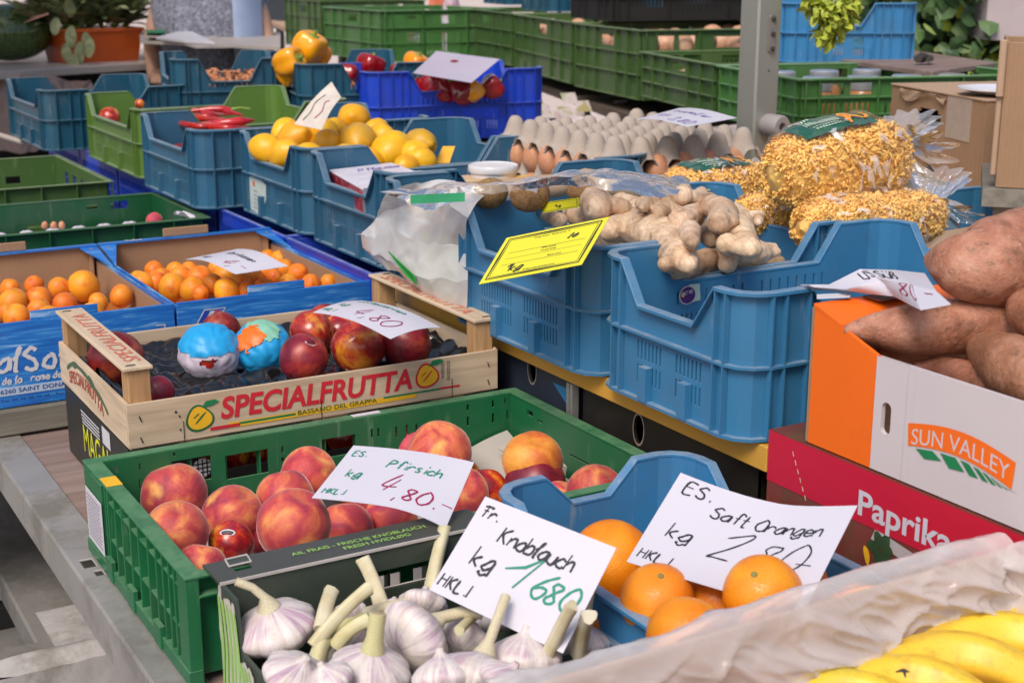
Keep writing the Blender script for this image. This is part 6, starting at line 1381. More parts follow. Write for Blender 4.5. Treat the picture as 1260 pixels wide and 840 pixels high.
m = MB(); m.box((.36, 2.88, 1.002), (.93, 4.1, 1.058)); solo('crate_stand', m, DARK, 'dark stand under the two flat green crates', 'stand')
m = MB()
def scal(u, v): x = .43+.48*u; y = 2.93+.32*v; return Vector((x, y, 1.128+.008*math.cos(x*110)*(1 if v < 2 else 0)+.006*math.cos(y*100)-.01*v))
m.grid(120, 40, scal); solo('paper_tray', m, plain('white_moulded_paper', (.55,.50,.58), .8, .1, 20), 'white scalloped paper tray in the dark green crate', 'tray', smooth=60)
fruit_obj('peach', PM[0], 190, 271, 10, z=1.150, label='pale orange peach at the right end of the scalloped paper tray', cat='peach')
for px, w_ in ((55, 'leftmost'), (66, 'middle'), (76, 'rightmost')): fruit_obj('egg', EGM, px, 277, 4, z=1.15, label='small cream fruit tip behind the scalloped tray, %s of three' % w_, cat='fruit', group='cream fruit tips in the dark green crate')
m = MB(); c = atz(229, 262, 1.183); m.grid(8, 8, lambda u, v: c+Vector((-.022+.04*u, -.01+.03*v, .006*math.sin(u*6+v*4)-.012*u*u))); solo('paper_scrap', m, PAPERW, 'crumpled white paper scrap on the dark green crate corner', 'paper', smooth=60)
# light bar/rail at far left
m = MB(); A = atz(-30, 157, 1.2); B = atz(28, 175, 1.18); m.tube([A, B], .008, 8); solo('rail', m, GREYTOP, 'pale rail end resting at the left edge', 'rail')

# ================================================================== WHAT IS IN THE ROW CRATES
LP = [(327, 183, 17, 0), (351, 163, 16, 0), (362, 172, 20, 0), (397, 163, 17, 0), (402, 176, 16, 1), (436, 149, 20, 1), (440, 175, 23, 2), (482, 187, 23, 0), (462, 160, 13, 1), (468, 168, 15, 0), (517, 177, 18, 2), (507, 190, 16, 1), (413, 160, 14, 0), (380, 195, 18, 0), (450, 200, 18, 0), (500, 205, 14, 1), (425, 195, 17, 1), (520, 197, 14, 0), (350, 190, 18, 1)]
objs = [fruit_obj('lemon', LM[k], a, b, r*1.06, z=1.33-.0011*(b-185), cat='lemon', group='lemons in the blue crate', rot=(random.uniform(1, 2), random.uniform(-.5, .5), random.uniform(0, 6))) for a, b, r, k in LP]
number_left_to_right(objs, 'yellow lemon in the blue crate, # of the heap')
m = MB(); q = [atz(535, 200, 1.30), atz(545, 180, 1.33), atz(560, 180, 1.33), atz(553, 200, 1.30)]; m.add(q+[p-Vector((0, 0, .002)) for p in q], [(0,1,2,3),(7,6,5,4),(0,4,5,1),(1,5,6,2),(2,6,7,3),(3,7,4,0)]); solo('orange_sheet', m, plain('orange_yellow_sheet', (.9,.42,.02), .5), 'orange-yellow sheet standing at the right end of the lemons', 'sheet')
def chilli(pts, r, label, stem=True, group='long red chillies in the blue crate', z=None):
    P_ = [atz(*p) for p in pts]; n = 18; Q = []
    for i in range(n+1):
        t = i/n; Q.append(P_[0]*(1-t)**2+P_[1]*2*t*(1-t)+P_[2]*t*t)
    rr = [r*(.25+.75*min(1, (i/n)*5))*(1-.85*(i/n)**2.2) for i in range(n+1)]; m = MB(); m.tube(Q, rr, 12); c = Vector(np.array(m.v).mean(0)); m.v = [tuple(Vector(p)-c) for p in m.v]
    o = tag(link('chilli', m.mesh('chilli', CHIL, smooth=60), None, loc=c), label, 'chilli', group)
    if stem: m = MB(); d = (Q[0]-Q[2]).normalized(); m.tube([Q[0]+d*-.002, Q[0]+d*.02+Vector((0,0,.006)), Q[0]+d*.045+Vector((0, 0, .004))], [.005, .0025, .003], 8); part('stem', m, STEMG, o, world=True, smooth=60)
    return o
chilli([(286, 135, 1.335), (260, 133, 1.34), (225, 138, 1.33)], .0095, 'upper long red chilli with its green stem to the right')
chilli([(312, 148, 1.335), (275, 152, 1.335), (228, 155, 1.32)], .0115, 'thick red chilli in front reaching the right wall', False)
chilli([(275, 141, 1.33), (245, 148, 1.33), (227, 138, 1.33)], .010, 'pale red chilli lying between two others', False)
chilli([(209, 143, 1.31), (222, 148, 1.32), (240, 152, 1.31)], .010, 'shrivelled red chilli at the left of the crate', False)
chilli([(300, 156, 1.30), (250, 158, 1.31), (215, 153, 1.30)], .012, 'red chilli at the bottom of the heap', False)
for k_, (a_, b_, c_, lb_) in enumerate([((232, 134), (250, 140), (285, 142), 'thin red chilli third from the top of the heap'), ((225, 146), (260, 145), (295, 150), 'slim red chilli crossing the middle of the heap'), ((215, 150), (240, 158), (272, 155), 'short bent red chilli at the lower left'), ((262, 138), (282, 136), (300, 143), 'curled red chilli at the upper right'), ((240, 152), (275, 160), (306, 156), 'slim red chilli along the front rim')]):
    chilli([(a_[0], a_[1], 1.325), (b_[0], b_[1], 1.335), (c_[0], c_[1], 1.325)], .0085, lb_, k_ == 3)
m = MB(); m.grid(20, 20, lambda u, v: Vector((.96+.5*u, 2.97+.37*v, 1.285+.01*noise.noise(Vector((u*9, v*9, 2)))))); solo('chilli_bed', m, plain('mixed_chilli_bed', (.28,.02,.015), .4, .6, 60, dirt=(.2,.25,.04), dirt_amt=.5), 'bed of small red and green chillies', None, None, 'stuff', smooth=60)
fruit_obj('red_pepper', NM[1], 135, 145, 13, z=1.30, label='red pepper piece inside the olive crate', cat='pepper'); fruit_obj('red_pepper', NM[1], 172, 128, 6, z=1.34, label='small red tip behind the olive crate', cat='pepper')
# leaflet and berry box
q = [atz(398, 213, 1.345), atz(410, 206, 1.345), atz(480, 204, 1.345), atz(500, 210, 1.345), atz(430, 232, 1.34)]
m = MB(); A, B, C3, D3 = atz(405, 209, 1.322), atz(482, 200, 1.322), atz(520, 214, 1.320), atz(446, 232, 1.320)
m.hexa([A-Vector((0, 0, .045)), D3-Vector((0, 0, .045)), C3-Vector((0, 0, .045)), B-Vector((0, 0, .045)), A, D3, C3, B]); bx = solo('berry_box', m, plain('white_leaflet', (.66,.62,.68), .5), 'white topped box with berry photo on its front in the blue crate', 'box', bevel=.001)
m = MB(); a0, a1 = A+Vector((-.0005, -.0005, -.003)), D3+Vector((-.0005, -.0005, -.003)); m.add([a0, a1, a1-Vector((0, 0, .04)), a0-Vector((0, 0, .04))], [(0,1,2,3)]); part('berry_photo', m, fruit('berry_print', [(.35,(.02,.01,.02)),(.5,(.25,.02,.05)),(.62,(.55,.04,.04)),(.72,(.6,.5,.5))], 90, .4, 0, 0, 0, sss=0, unit=False), bx, world=True)
m = MB(); PQ = plane(A.lerp(D3, .3)+Vector((.0, 0, .0006)), (B-A), (A-D3)); hand(m, PQ, 'Pflaumen', .05, .01, .022, .002, .2); part('violet_script', m, INKV, bx, world=True)
# round tubs
def tub(label, px, py, rpx, z, h=.05):
    c = atz(px, py, z); R = rpx*depth(c)/_f; t = thing('tub', label, 'tub', c-Vector((0, 0, h)), 0, 'round white tubs'); m = MB(); m.lathe([(R*.85, 0), (R*.92, h-.012), (R*.92, h-.010)], 36); part('tub_body', m, WHITEPL, t, smooth=40)
    m = MB(); m.lathe([(R*.98, h-.012), (R, h-.010), (R, h-.001), (R*.97, h+.001), (R*.92, h-.001), (R*.2, h-.0015)], 40); part('lid', m, WHITEPL, t, smooth=40); return t
tub('round white tub with raised lid behind the plastic bag', 607, 203, 31, 1.345); tub('flat white lid at the left of the two tubs', 522, 215, 31, 1.335)
def jarlid(label, px, py, r, z, mat): c = atz(px, py, z); R = r*depth(c)/_f; m = MB(); m.lathe([(R*.96, -.03), (R, -.012), (R, -.001), (R*.93, .001), (R*.1, .0005)], 36, Matrix.Translation(c)); return solo('round_lid', m, mat, label, 'lid', smooth=40)
jarlid('tan round cheese-like lid below the white tub', 580, 219, 23, 1.325, plain('tan_lid', (.60,.42,.24), .5, .2, 20)); jarlid('orange-yellow round lid right of the white tub', 637, 219, 22, 1.325, plain('amber_lid', (.85,.45,.04), .4, .1))
m = MB(); A, B = atx(658, 210, 1.50), atx(672, 212, 1.50); m.box((1.475, 2.24, 1.26), (1.50, 2.27, 1.31)); solo('amber_packet', m, plain('amber_packet', (.85,.45,.02), .4), 'amber packet corner beside the egg trays', 'packet')

# ================================================================== EGG TRAYS
EX, EY = 1.462, 2.165; cell = .0605
def egg_tray(label, z, ncx=6, ncy=7, sag=.0, eggs=()):
    t = thing('egg_tray', label, 'egg tray', (EX, EY, z), 0, 'stacked grey egg trays'); m = MB(); n = 8; n = 12; NX, NY = ncx*n, ncy*n
    def f(u, v):
        x = u*ncx; y = v*ncy; cx = .5+.5*math.cos(2*math.pi*x); cy = .5+.5*math.cos(2*math.pi*y)   # 0 at cell borders, 1 in centres
        pk_ = ((1-cx)*(1-cy)); cup = cx*cy; sg_ = lambda q: 1/(1+math.exp(-(q-.42)*6.5)); s = (sg_(pk_)-sg_(0))/(sg_(1)-sg_(0)); zz = .040*s-.026*(1/(1+math.exp(-(cup-.55)*9)))
        bx, by = min(u, 1-u)*ncx, min(v, 1-v)*ncy; edge = min(bx, by); 
        if edge < .06: zz = zz*.6
        q = Vector((u*ncx*cell, v*ncy*cell, zz)); q.z += sag*(-.012*math.sin(3*u)+.014*(v-.3)**2)+.002*noise.noise(q*25); return q
    m.grid(NX, NY, f); V0 = list(m.v); k = len(V0); o = part('pulp_sheet', m, PULP, t, smooth=55); md = o.modifiers.new('solid', 'SOLIDIFY'); md.thickness = .0022; md.offset = -1; return t
egg_tray('upper empty grey egg tray under the small price card', 1.352, sag=1.)
egg_tray('middle egg tray holding brown eggs', 1.285, sag=.6); egg_tray('lowest egg tray of the stack', 1.225, sag=.3)
EP = [(o_, z) for o_, z in ()]
for tier, z0, nm in ((0, 1.338, 'upper'), (1, 1.278, 'lower')):
    for k in range(5): 
        o = link('egg', EGM, None, loc=(EX+cell*(k+1), EY+.020, z0-.016), rot=Euler((.1, .05, k)), scale=.0245); tag(o, '', 'egg', 'brown eggs in the trays'); o['label'] = 'brown egg in the %s tray, front row, %s from left' % (nm, ORD[k])
    for k in range(1, 7):
        o = link('egg', EGM, None, loc=(EX+.020, EY+cell*k, z0-.016), rot=Euler((.1, .05, k)), scale=.0245); tag(o, 'brown egg in the %s tray, left side, %s behind the near corner' % (nm, ORD[k-1]), 'egg', 'brown eggs in the trays')
P8 = bent(atz(836, 133, 1.425), atz(907, 143, 1.425), atz(846, 154, 1.42), atz(783, 147, 1.42), w=.148, h=.105, warp=lambda a, b: .004*math.sin(a*4))
cd = price_card('white card with violet writing lying on the empty egg tray', P8, .148, .105); letter(cd, [(INKV, lambda m: (hand(m, P8, 'Frische Eier', .02, .064, .014, .0013, .2), hand(m, P8, '10 St.', .02, .03, .012, .0012), hand(m, P8, '3,80', .075, .012, .022, .0013)))])

# ================================================================== PASTA BAGS
def pasta_bag(label, P0, P1, rad, hgt, tail, seed, green=True):
    """a clear bag of dry pasta from P0 to P1; tail = gathered end point"""
    P0, P1 = Vector(P0), Vector(P1); ax = (P1-P0); L = ax.length; ax.normalize(); up = Vector((0, 0, 1)); up = (up-ax*up.dot(ax)).normalized(); sd = ax.cross(up)
    t = thing('pasta_bag', label, 'bag', (P0+P1)/2-Vector((0, 0, hgt)), 0, 'clear bags of dry pasta')
    def env(s, a, k=1.0):
        e = (max(0, 1-abs(2*s-1)**3.2))**.5; c, s_ = math.cos(a), math.sin(a); c = math.copysign(abs(c)**.62, c); s_ = math.copysign(abs(s_)**.70, s_)
        p = P0+ax*(L*s); d = sd*(c*rad*e*k)+up*(s_*hgt*e*k); return p+d
    rg = random.Random(seed); m = MB()
    # crinkled noodle pieces: short twisted ribbons packed through the outer shell of the bag
    for q in range(4200):
        s = rg.uniform(.02, .98); a = rg.uniform(0, 6.283); k = rg.uniform(.84, .965); c = env(s, a, k); nn_ = (c-(P0+ax*(L*s))).normalized(); d = Vector((rg.uniform(-1, 1), rg.uniform(-1, 1), rg.uniform(-1, 1))).normalized(); d = (d-nn_*d.dot(nn_)*.75).normalized(); e = d.orthogonal().normalized(); f_ = d.cross(e); l = rg.uniform(.012, .020); w = .0021; ph = rg.uniform(0, 6); V = []
        for j in range(4):
            tt = j/3; an = ph+tt*2.6; o_ = e*math.cos(an)+f_*math.sin(an); cc = c+d*(l*(tt-.5))+e*.0016*math.sin(tt*6); V += [cc+o_*w+f_*.0, cc-o_*w]
        m.add(V, [(0, 1, 3, 2), (2, 3, 5, 4), (4, 5, 7, 6)])
    m.add([env(i/20, 2*math.pi*j/20, .89) for i in range(21) for j in range(20)], [(i*20+j, i*20+(j+1) % 20, (i+1)*20+(j+1) % 20, (i+1)*20+j) for i in range(20) for j in range(20)])
    part('pasta_pieces', m, PASTA, t, world=True, kind='stuff')
    m = MB(); nu, nv = 110, 64
    def skin(u, v):
        p = env(.002+.996*u, 2*math.pi*v, 1.03); n = (p-(P0+ax*L*u)); n = n.normalized() if n.length > 1e-6 else up
        return p+n*(.007*(abs(noise.noise(p*22+Vector((seed, 0, 0))))-.2)+.005*abs(noise.noise(Vector((u*4, v*16, seed))))+.003*max(0, 1-abs(noise.noise(p*26+Vector((7, seed, 0))))*5))
    m.grid(nu, nv, skin)
    part('clear_film', m, FILM, t, world=True, smooth=180)
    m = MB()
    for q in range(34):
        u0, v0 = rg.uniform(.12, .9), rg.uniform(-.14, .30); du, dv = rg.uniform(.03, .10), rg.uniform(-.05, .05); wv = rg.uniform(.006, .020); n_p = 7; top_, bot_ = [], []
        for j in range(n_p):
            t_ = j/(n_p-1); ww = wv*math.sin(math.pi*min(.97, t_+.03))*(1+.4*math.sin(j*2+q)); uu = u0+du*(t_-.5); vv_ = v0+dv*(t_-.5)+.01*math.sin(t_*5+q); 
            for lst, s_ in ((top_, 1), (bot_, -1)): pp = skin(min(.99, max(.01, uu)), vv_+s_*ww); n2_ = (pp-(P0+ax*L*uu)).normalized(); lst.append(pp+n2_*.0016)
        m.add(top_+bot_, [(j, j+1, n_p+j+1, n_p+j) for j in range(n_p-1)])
    part('film_glints', m, GLINT, t, world=True, smooth=180, kind='stuff')  # whitish patches laid over the film in place of glints
    m = MB(); T = Vector(tail); neck = P1+(T-P1)*.35; d2 = (T-P1).normalized(); a_ = d2.cross(up).normalized(); b_ = a_.cross(d2)
    def tl(u, v):
        an = 2*math.pi*v; r = (rad*.75*(1-u*2.2)**2+.012 if u < .4 else .012+(u-.4)*.040); pleat = 1+.20*math.sin(an*11+u*5)+.12*noise.noise(Vector((an*2, u*4, seed)))
        c = P1-ax*.012+(T-P1+ax*.012)*u; return c+(a_*math.cos(an)*r*1.2+b_*math.sin(an)*r*.55)*pleat+Vector((noise.noise(Vector((u*6, an, seed))),)*3)*.004
    m.grid(24, 70, tl); part('gathered_end', m, FILME, t, world=True, smooth=60)
    if green:
        m = MB()
        def lab(u, v): p = env(.18+.52*u, math.pi*(.34+.26*v), 1.045); return p+up*.0015+up*(.0055*(abs(noise.noise(p*30+Vector((seed, 0, 0))))-.2))
        m.grid(30, 12, lab); lb_ = part('green_label', m, plain('deep_green_film_print', (.015,.10,.055), .25, .2), t, world=True, smooth=60)
        m = MB()
        for k_, (v0, ln) in enumerate(((.25, .5), (.40, .42), (.55, .46), (.72, .2))): 
            for j in range(int(ln*24)):
                u0 = .2+j/24; A = [lab(u0, v0), lab(u0+.026, v0), lab(u0+.026, v0+.07), lab(u0, v0+.07)]; m.add([p+up*.0012 for p in A], [(0,1,2,3)])
        part('label_print', m, plain('pale_green_lettering', (.45,.6,.45), .4), lb_, world=True)
        m = MB()
        for k_ in range(3): ribbon(m, lambda u, v, e: lab(u, v)+up*(.002+e), catmull([(.62+.02*k_, .05+.1*k_), (.75, .5+.1*k_), (.9, .3), (1.05, .75)]), .03)
        part('orange_swirl', m, plain('orange_swirl_print', (.8,.30,.02), .4), lb_, world=True)
    return t
D_ = 2.02
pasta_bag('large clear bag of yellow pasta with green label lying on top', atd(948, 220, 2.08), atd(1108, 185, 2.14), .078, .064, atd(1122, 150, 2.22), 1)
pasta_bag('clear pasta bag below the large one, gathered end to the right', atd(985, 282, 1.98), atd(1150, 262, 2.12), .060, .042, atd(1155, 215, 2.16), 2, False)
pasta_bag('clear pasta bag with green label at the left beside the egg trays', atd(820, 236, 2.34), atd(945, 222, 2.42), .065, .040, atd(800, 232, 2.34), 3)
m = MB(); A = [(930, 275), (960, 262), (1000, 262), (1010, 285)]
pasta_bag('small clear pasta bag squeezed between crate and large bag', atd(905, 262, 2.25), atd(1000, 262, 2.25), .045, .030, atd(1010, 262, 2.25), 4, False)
fruit_crate('blue crate under the pasta bags', 1.76, 1.60, SZZ, .56, .40, .12, BLUE, rot=0)
m = MB(); B = [atz(1120, 240, 1.19), atz(1180, 235, 1.19), atz(1290, 300, 1.19), atz(1200, 360, 1.19), atz(1120, 330, 1.19)]
A = [atx(1165, 237, 2.3), atx(1185, 235, 2.3)]
m.panel(lambda u, v, w: Vector((1.49+.75*u, 1.0+.95*v, 1.225-.006*w+.02*u)), [0, 1], [0, 1], lambda i, j: True); solo('cardboard_sheet', m, CARDL, 'pale cardboard sheet lying behind the sweet potatoes', 'cardboard')

# ================================================================== POST
pc = atd(932, 120, 3.0); pt = thing('stall_post', 'square aluminium stall post with lock plate and round knob', 'post', (pc.x, pc.y, .1), R_(-1)); hw = .031
m = MB(); m.box((-hw, -hw, 0), (hw, hw, 2.7)); part('post_tube', m, POSTM, pt, bevel=.004)
a = aty(945, 42, pc.y-hw); zc = aty(947, 42, pc.y-hw); z_ = zc.z-.1; m = MB()
pts = []
for k in range(16): an = 2*math.pi*k/16; pts.append((.009*math.cos(an), (.030 if math.sin(an) > 0 else -.030)+.009*math.sin(an)))
m.prism(pts, lambda u, v: Vector((.004+u, -hw-.0005, z_+v)), lambda u, v: Vector((.004+u, -hw-.005, z_+v))); lp = part('lock_plate', m, plain('worn_grey_plate', (.20,.18,.175), .5, .25, 60), pt)
for v in (.030, -.030, 0): m = MB(); m.lathe([(.005, 0), (.005, .003), (.002, .0035)], 10, Matrix.Translation((.004, -hw-.005, z_+v)) @ Matrix.Rotation(math.pi/2, 4, 'X')); part('screw', m, IRON, lp)
zk = aty(947, 153, pc.y-hw).z-.1; m = MB(); m.lathe([(.019, 0), (.024, .010), (.024, .050), (.020, .056), (.009, .056), (.008, .040), (.001, .038)], 24, Matrix.Translation((-.0, -hw+.001, zk)) @ Matrix.Rotation(math.pi/2, 4, 'X') @ Matrix.Rotation(.0, 4, 'Y')); part('knob', m, plain('grey_rubber_knob', (.30,.27,.26), .6, .2, 30), pt, smooth=40)
m = MB(); m.lathe([(.002, 0), (.002, .001)], 8, Matrix.Translation((.002, -hw-.0002, z_-.075)) @ Matrix.Rotation(math.pi/2, 4, 'X')); part('rivet', m, IRON, pt)

# ================================================================== BACK OF THE STALL
def crate_px(fn, label, fl, rl, z, lx, ly, h, mat, **k):
    """place a crate by its front-left and rear-left top corners in the photo and its top height"""
    a = atz(*fl, z); b = atz(*rl, z); d = (b-a); d.z = 0; ly = ly or d.length-.012; d.normalize(); rot = math.atan2(-d.x, d.y); r = Vector((d.y, -d.x, 0)); c = a+r*lx/2+d*ly/2
    return fn(label, c.x, c.y, z-h, lx, ly, h, mat, rot=rot, **k)
# bell peppers
def pepper_mesh(mat, seed):
    def fn(t, p):
        s = math.sin(p); lob = 1+.11*math.cos(4*t+seed)*s**.5; r = s**.75*lob*(1+.10*math.cos(p)); z = .95*math.cos(p)-.30*math.exp(-(p/.45)**2)-.2*math.exp(-((math.pi-p)/.4)**2)*abs(math.cos(2*t))
        return Vector((r*math.cos(t), r*math.sin(t), z))
    return round_mesh('bell_pepper', fn, mat, 36, 22)
PPR = [pepper_mesh(PEPR, 0), pepper_mesh(PEPR, 1)]; PPO = [pepper_mesh(PEPO, .5), pepper_mesh(PEPO, 2)]
_sm = MB(); _sm.lathe([(.16, .60), (.34, .66), (.30, .72), (.12, .74), (.10, .95), (.13, .98)], 12); STEMME = _sm.mesh('stem', STEMG, smooth=40)
def pepper(px, py, r, D, me, label, rot): o = fruit_obj('bell_pepper', me, px, py, r, D=D, label=label, cat='bell pepper', group='bell peppers', rot=rot); link('stem', STEMME, o); return o
rc = crate_px(fruit_crate, 'royal blue crate of red bell peppers', (450, 90), (392, 76), 1.40, .56, .42, .20, ROYAL, low=.142)
DC = depth(atz(560, 100, 1.38))+.16
for px, py, r, dd, me, lab, rot in [(558, 97, 21, 0, PPR[0], 'shiny red bell pepper with its green stem facing the viewer', (1.5, .1, -.5)), (532, 110, 18, .05, PPR[1], 'red bell pepper left of the stem-facing one', (.5, .8, 0)), (568, 112, 18, -.02, PPR[0], 'dark red bell pepper at the crate edge', (1, .3, 2)),
  (515, 104, 17, .1, PPR[1], 'red bell pepper at the left end of the crate', (.2, .9, 1)), (583, 113, 13, -.03, PPO[0], 'orange bell pepper tip in the royal blue crate', (.2, .9, 1)), (606, 107, 15, 0, PPR[1], 'wrinkled red pepper at the right end', (.9, .3, 1)), (545, 112, 16, 0, PPR[0], 'red bell pepper low in the middle', (.9, .3, 3)),
  (512, 78, 15, .35, PPO[1], 'orange bell pepper behind the violet card', (.3, .3, 0)), (456, 81, 17, .5, PPR[0], 'red bell pepper behind the crate corner pillar', (.3, .2, 1)), (425, 105, 11, .1, PPO[0], 'orange-red pepper seen through the left cut-out', (.5, .2, 1)), (428, 92, 14, .3, PPR[1], 'red bell pepper at the far left of the crate', (.5, .2, 2)), (492, 88, 13, .4, PPR[0], 'red bell pepper behind the middle pillar', (0, .2, 2))]:
    pepper(px, py, r, DC+dd*.6, me, lab, rot)
q = [atd(537, 63, DC+.08), atd(615, 73, DC-.02), atd(580, 102, DC-.18), atd(508, 90, DC-.16)]; P9 = bent(q[0], q[1], q[2], q[3], w=.2, h=.15)
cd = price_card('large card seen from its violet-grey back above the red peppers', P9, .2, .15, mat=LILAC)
oc = crate_px(fruit_crate, 'petrol blue crate of orange bell peppers', (366, 80), (324, 63), 1.42, .42, None, .18, TEAL, low=.11); DO = depth(atz(372, 92, 1.40))+.05
for px, py, r, dd, lab, rot in [(380, 60, 21, .25, 'big orange bell pepper standing highest', (.4, .3, 0)), (356, 76, 19, .18, 'orange bell pepper lying on its side', (1.2, .5, .4)), (352, 88, 15, .22, 'orange bell pepper at the crate cut-out', (.3, .3, 2)), (392, 68, 15, .3, 'orange bell pepper behind the blue corner', (.4, .3, 1))]: pepper(px, py, r*.95, DO+dd, PPO[0], lab, rot).scale.z *= 1.25
sh2 = crate_px(fruit_crate, 'petrol blue crate of dried orange-brown shallots', (210, 74), (172, 50), 1.43, .34, .42, .19, TEAL, low=.125, pilx=.07)
A = atz(300, 97, 1.30); m = MB(); rg = random.Random(5)
c0 = wmat(sh2).translation
for k in range(160):
    p = wmat(sh2) @ Vector((rg.uniform(-.14, .14), rg.uniform(-.16, .16), .105+rg.uniform(0, .03))); d = Vector((rg.uniform(-1, 1), rg.uniform(-1, 1), rg.uniform(-.3, .6))).normalized(); m.tube([p-d*.016, p, p+d*.016], [.002, .008, .001], 6)
solo('shallots', m, plain('orange_brown_shallot', (.50,.20,.09), .5, .4, 60), 'heap of small orange-brown shallots in the petrol blue crate', 'vegetables', None, 'stuff', smooth=60)
# price card on lemons, leaning
q = [atd(408, 101, 2.95), atd(420, 120, 2.90), atd(396, 160, 2.80), atd(362, 153, 2.88)]; P10 = bent(q[0], q[1], q[2], q[3], w=.05, h=.10, warp=lambda a, b: .006*math.sin(b*3.1))
cd = price_card('narrow curved cream card standing between the lemons', P10, .05, .10, mat=plain('cream_card', (.66,.58,.50), .5)); letter(cd, [(INKK, lambda m: [ribbon(m, P10, catmull([(.01, .01+k*.0), (.014, .03), (.010, .05), (.016, .075)]), .001) for k in (0, 1)]), (INKR, lambda m: [ribbon(m, P10, catmull([(.028, .02), (.034, .04), (.028, .06), (.034, .07)]), .0012)])])

# long counter at the back left with planter, melon
ct = thing('pale_counter', 'pale counter with thin light edge carrying the orange planter', 'table', (1, 6, .1)); zc_ = 1.30
a, b = atz(-60, 92, zc_), atz(175, 78, zc_); d = (b-a).normalized(); nrm = Vector((-d.y, d.x, 0)); nrm = nrm if nrm.dot(_F) > 0 else -nrm
M0 = basis(a, d, nrm); Lc = (b-a).length+.6; m = MB(); m.box((0, 0, -.03), (Lc, 1.2, 0), M0); part('counter_top', m, GREYTOP, ct, world=True, bevel=.003); m = MB(); m.box((.05, .12, -.5), (Lc-.05, .14, -.031), M0); part('dark_front', m, DARK, ct, world=True)
for x in (.1, Lc-.2): m = MB(); m.box((x, .2, -1.2), (x+.05, .25, -.031), M0); part('leg', m, METAL, ct, world=True)
pl = atz(76, 79, zc_); pr_ = atz(178, 75, zc_); d = (pr_-pl).normalized(); nrm = Vector((-d.y, d.x, 0)); Lp = (pr_-pl).length; MP = basis(pl+Vector((0, 0, .001)), d, nrm); pn = thing('planter', 'orange plastic planter with grey-green sage plants', 'planter', pl.lerp(pr_, .5)); hP = 40*depth(pl)/_f
m = MB(); o_ = hP*.15
for s, i_ in ((0, 0),): m.hexa([MP @ Vector(p) for p in ((.02, .02, 0), (Lp-.02, .02, 0), (Lp-.02, .25, 0), (.02, .25, 0), (0, 0, hP), (Lp, 0, hP), (Lp, .28, hP), (0, .28, hP))])
OP = plain('terracotta_orange_plastic', (.50,.085,.012), .4, .25, 6); part('trough', m, OP, pn, world=True)
m = MB(); m.box((-.006, -.006, hP-.008), (Lp+.006, .01, hP+.004), MP); m.box((-.006, .27, hP-.008), (Lp+.006, .286, hP+.004), MP); m.box((Lp-.01, .01, hP-.008), (Lp+.006, .27, hP+.004), MP); m.box((-.006, .01, hP-.008), (.01, .27, hP+.004), MP); part('trough_rim', m, OP, pn, world=True)
def leaf(m, p, d, n, L, w, curl=.3):
    d = Vector(d).normalized(); s = d.cross(n).normalized(); n = s.cross(d); V = []
    for k in range(6): t = k/5; ww = w*math.sin(math.pi*(t*.86+.07))**.8; c = p+d*L*t-n*curl*L*t*t; V += [c-s*ww+n*ww*.25, c+Vector((0,0,0)), c+s*ww+n*ww*.25]
    m.add(V, [(3*k+j, 3*k+j+1, 3*k+4+j, 3*k+3+j) for k in range(5) for j in (0, 1)])
rg = random.Random(11)
for q_ in range(7):
    m = MB(); st_ = MB(); cx = Lp*(.06+.145*q_); base_ = MP @ Vector((cx, .13, hP-.01)); pt_ = thing('sage_plant', 'grey-green leafy herb, %s in the orange planter' % ('leftmost, drooping over the rim' if q_ == 0 else ORD[q_]+' from the left'), 'plant', base_, 0, 'herb plants in the orange planter')
    for k in range(15 if q_ else 20):
        a = rg.uniform(0, 6.28); tilt_ = rg.uniform(.1, .7) if q_ else rg.uniform(.3, 1.1); dr = Vector((math.cos(a)*math.sin(tilt_), math.sin(a)*math.sin(tilt_), math.cos(tilt_))); l = rg.uniform(.12, .24); tip = base_+dr*l-Vector((0, 0, l*tilt_*.35)); st_.tube([base_, base_+dr*l*.5, tip], [.003, .0025, .0015], 5)
        for j in range(6):
            t = .25+.75*j/6; p = base_.lerp(tip, t); dd = (dr+Vector((rg.uniform(-1, 1), rg.uniform(-1, 1), rg.uniform(-.5, .6)))).normalized(); leaf(m, p, dd, Vector((0, 0, 1)), rg.uniform(.07, .13), rg.uniform(.018, .032))
    if q_ == 0:
        for px, py, w_, L_ in [(70, 30, .02, .07), (88, 40, .022, .09), (105, 48, .022, .09), (80, 62, .02, .08), (92, 75, .018, .07), (112, 55, .02, .08), (98, 60, .02, .09)]:
            p = atd(px, py-8, depth(pl)-.06); leaf(m, p, Vector((rg.uniform(-.3, .3), 0, -1)), -_F, L_, w_*1.1, .1)
    part('leaves', m, LEAF, pt_, world=True, smooth=60); part('stems', st_, STEMG, pt_, world=True)
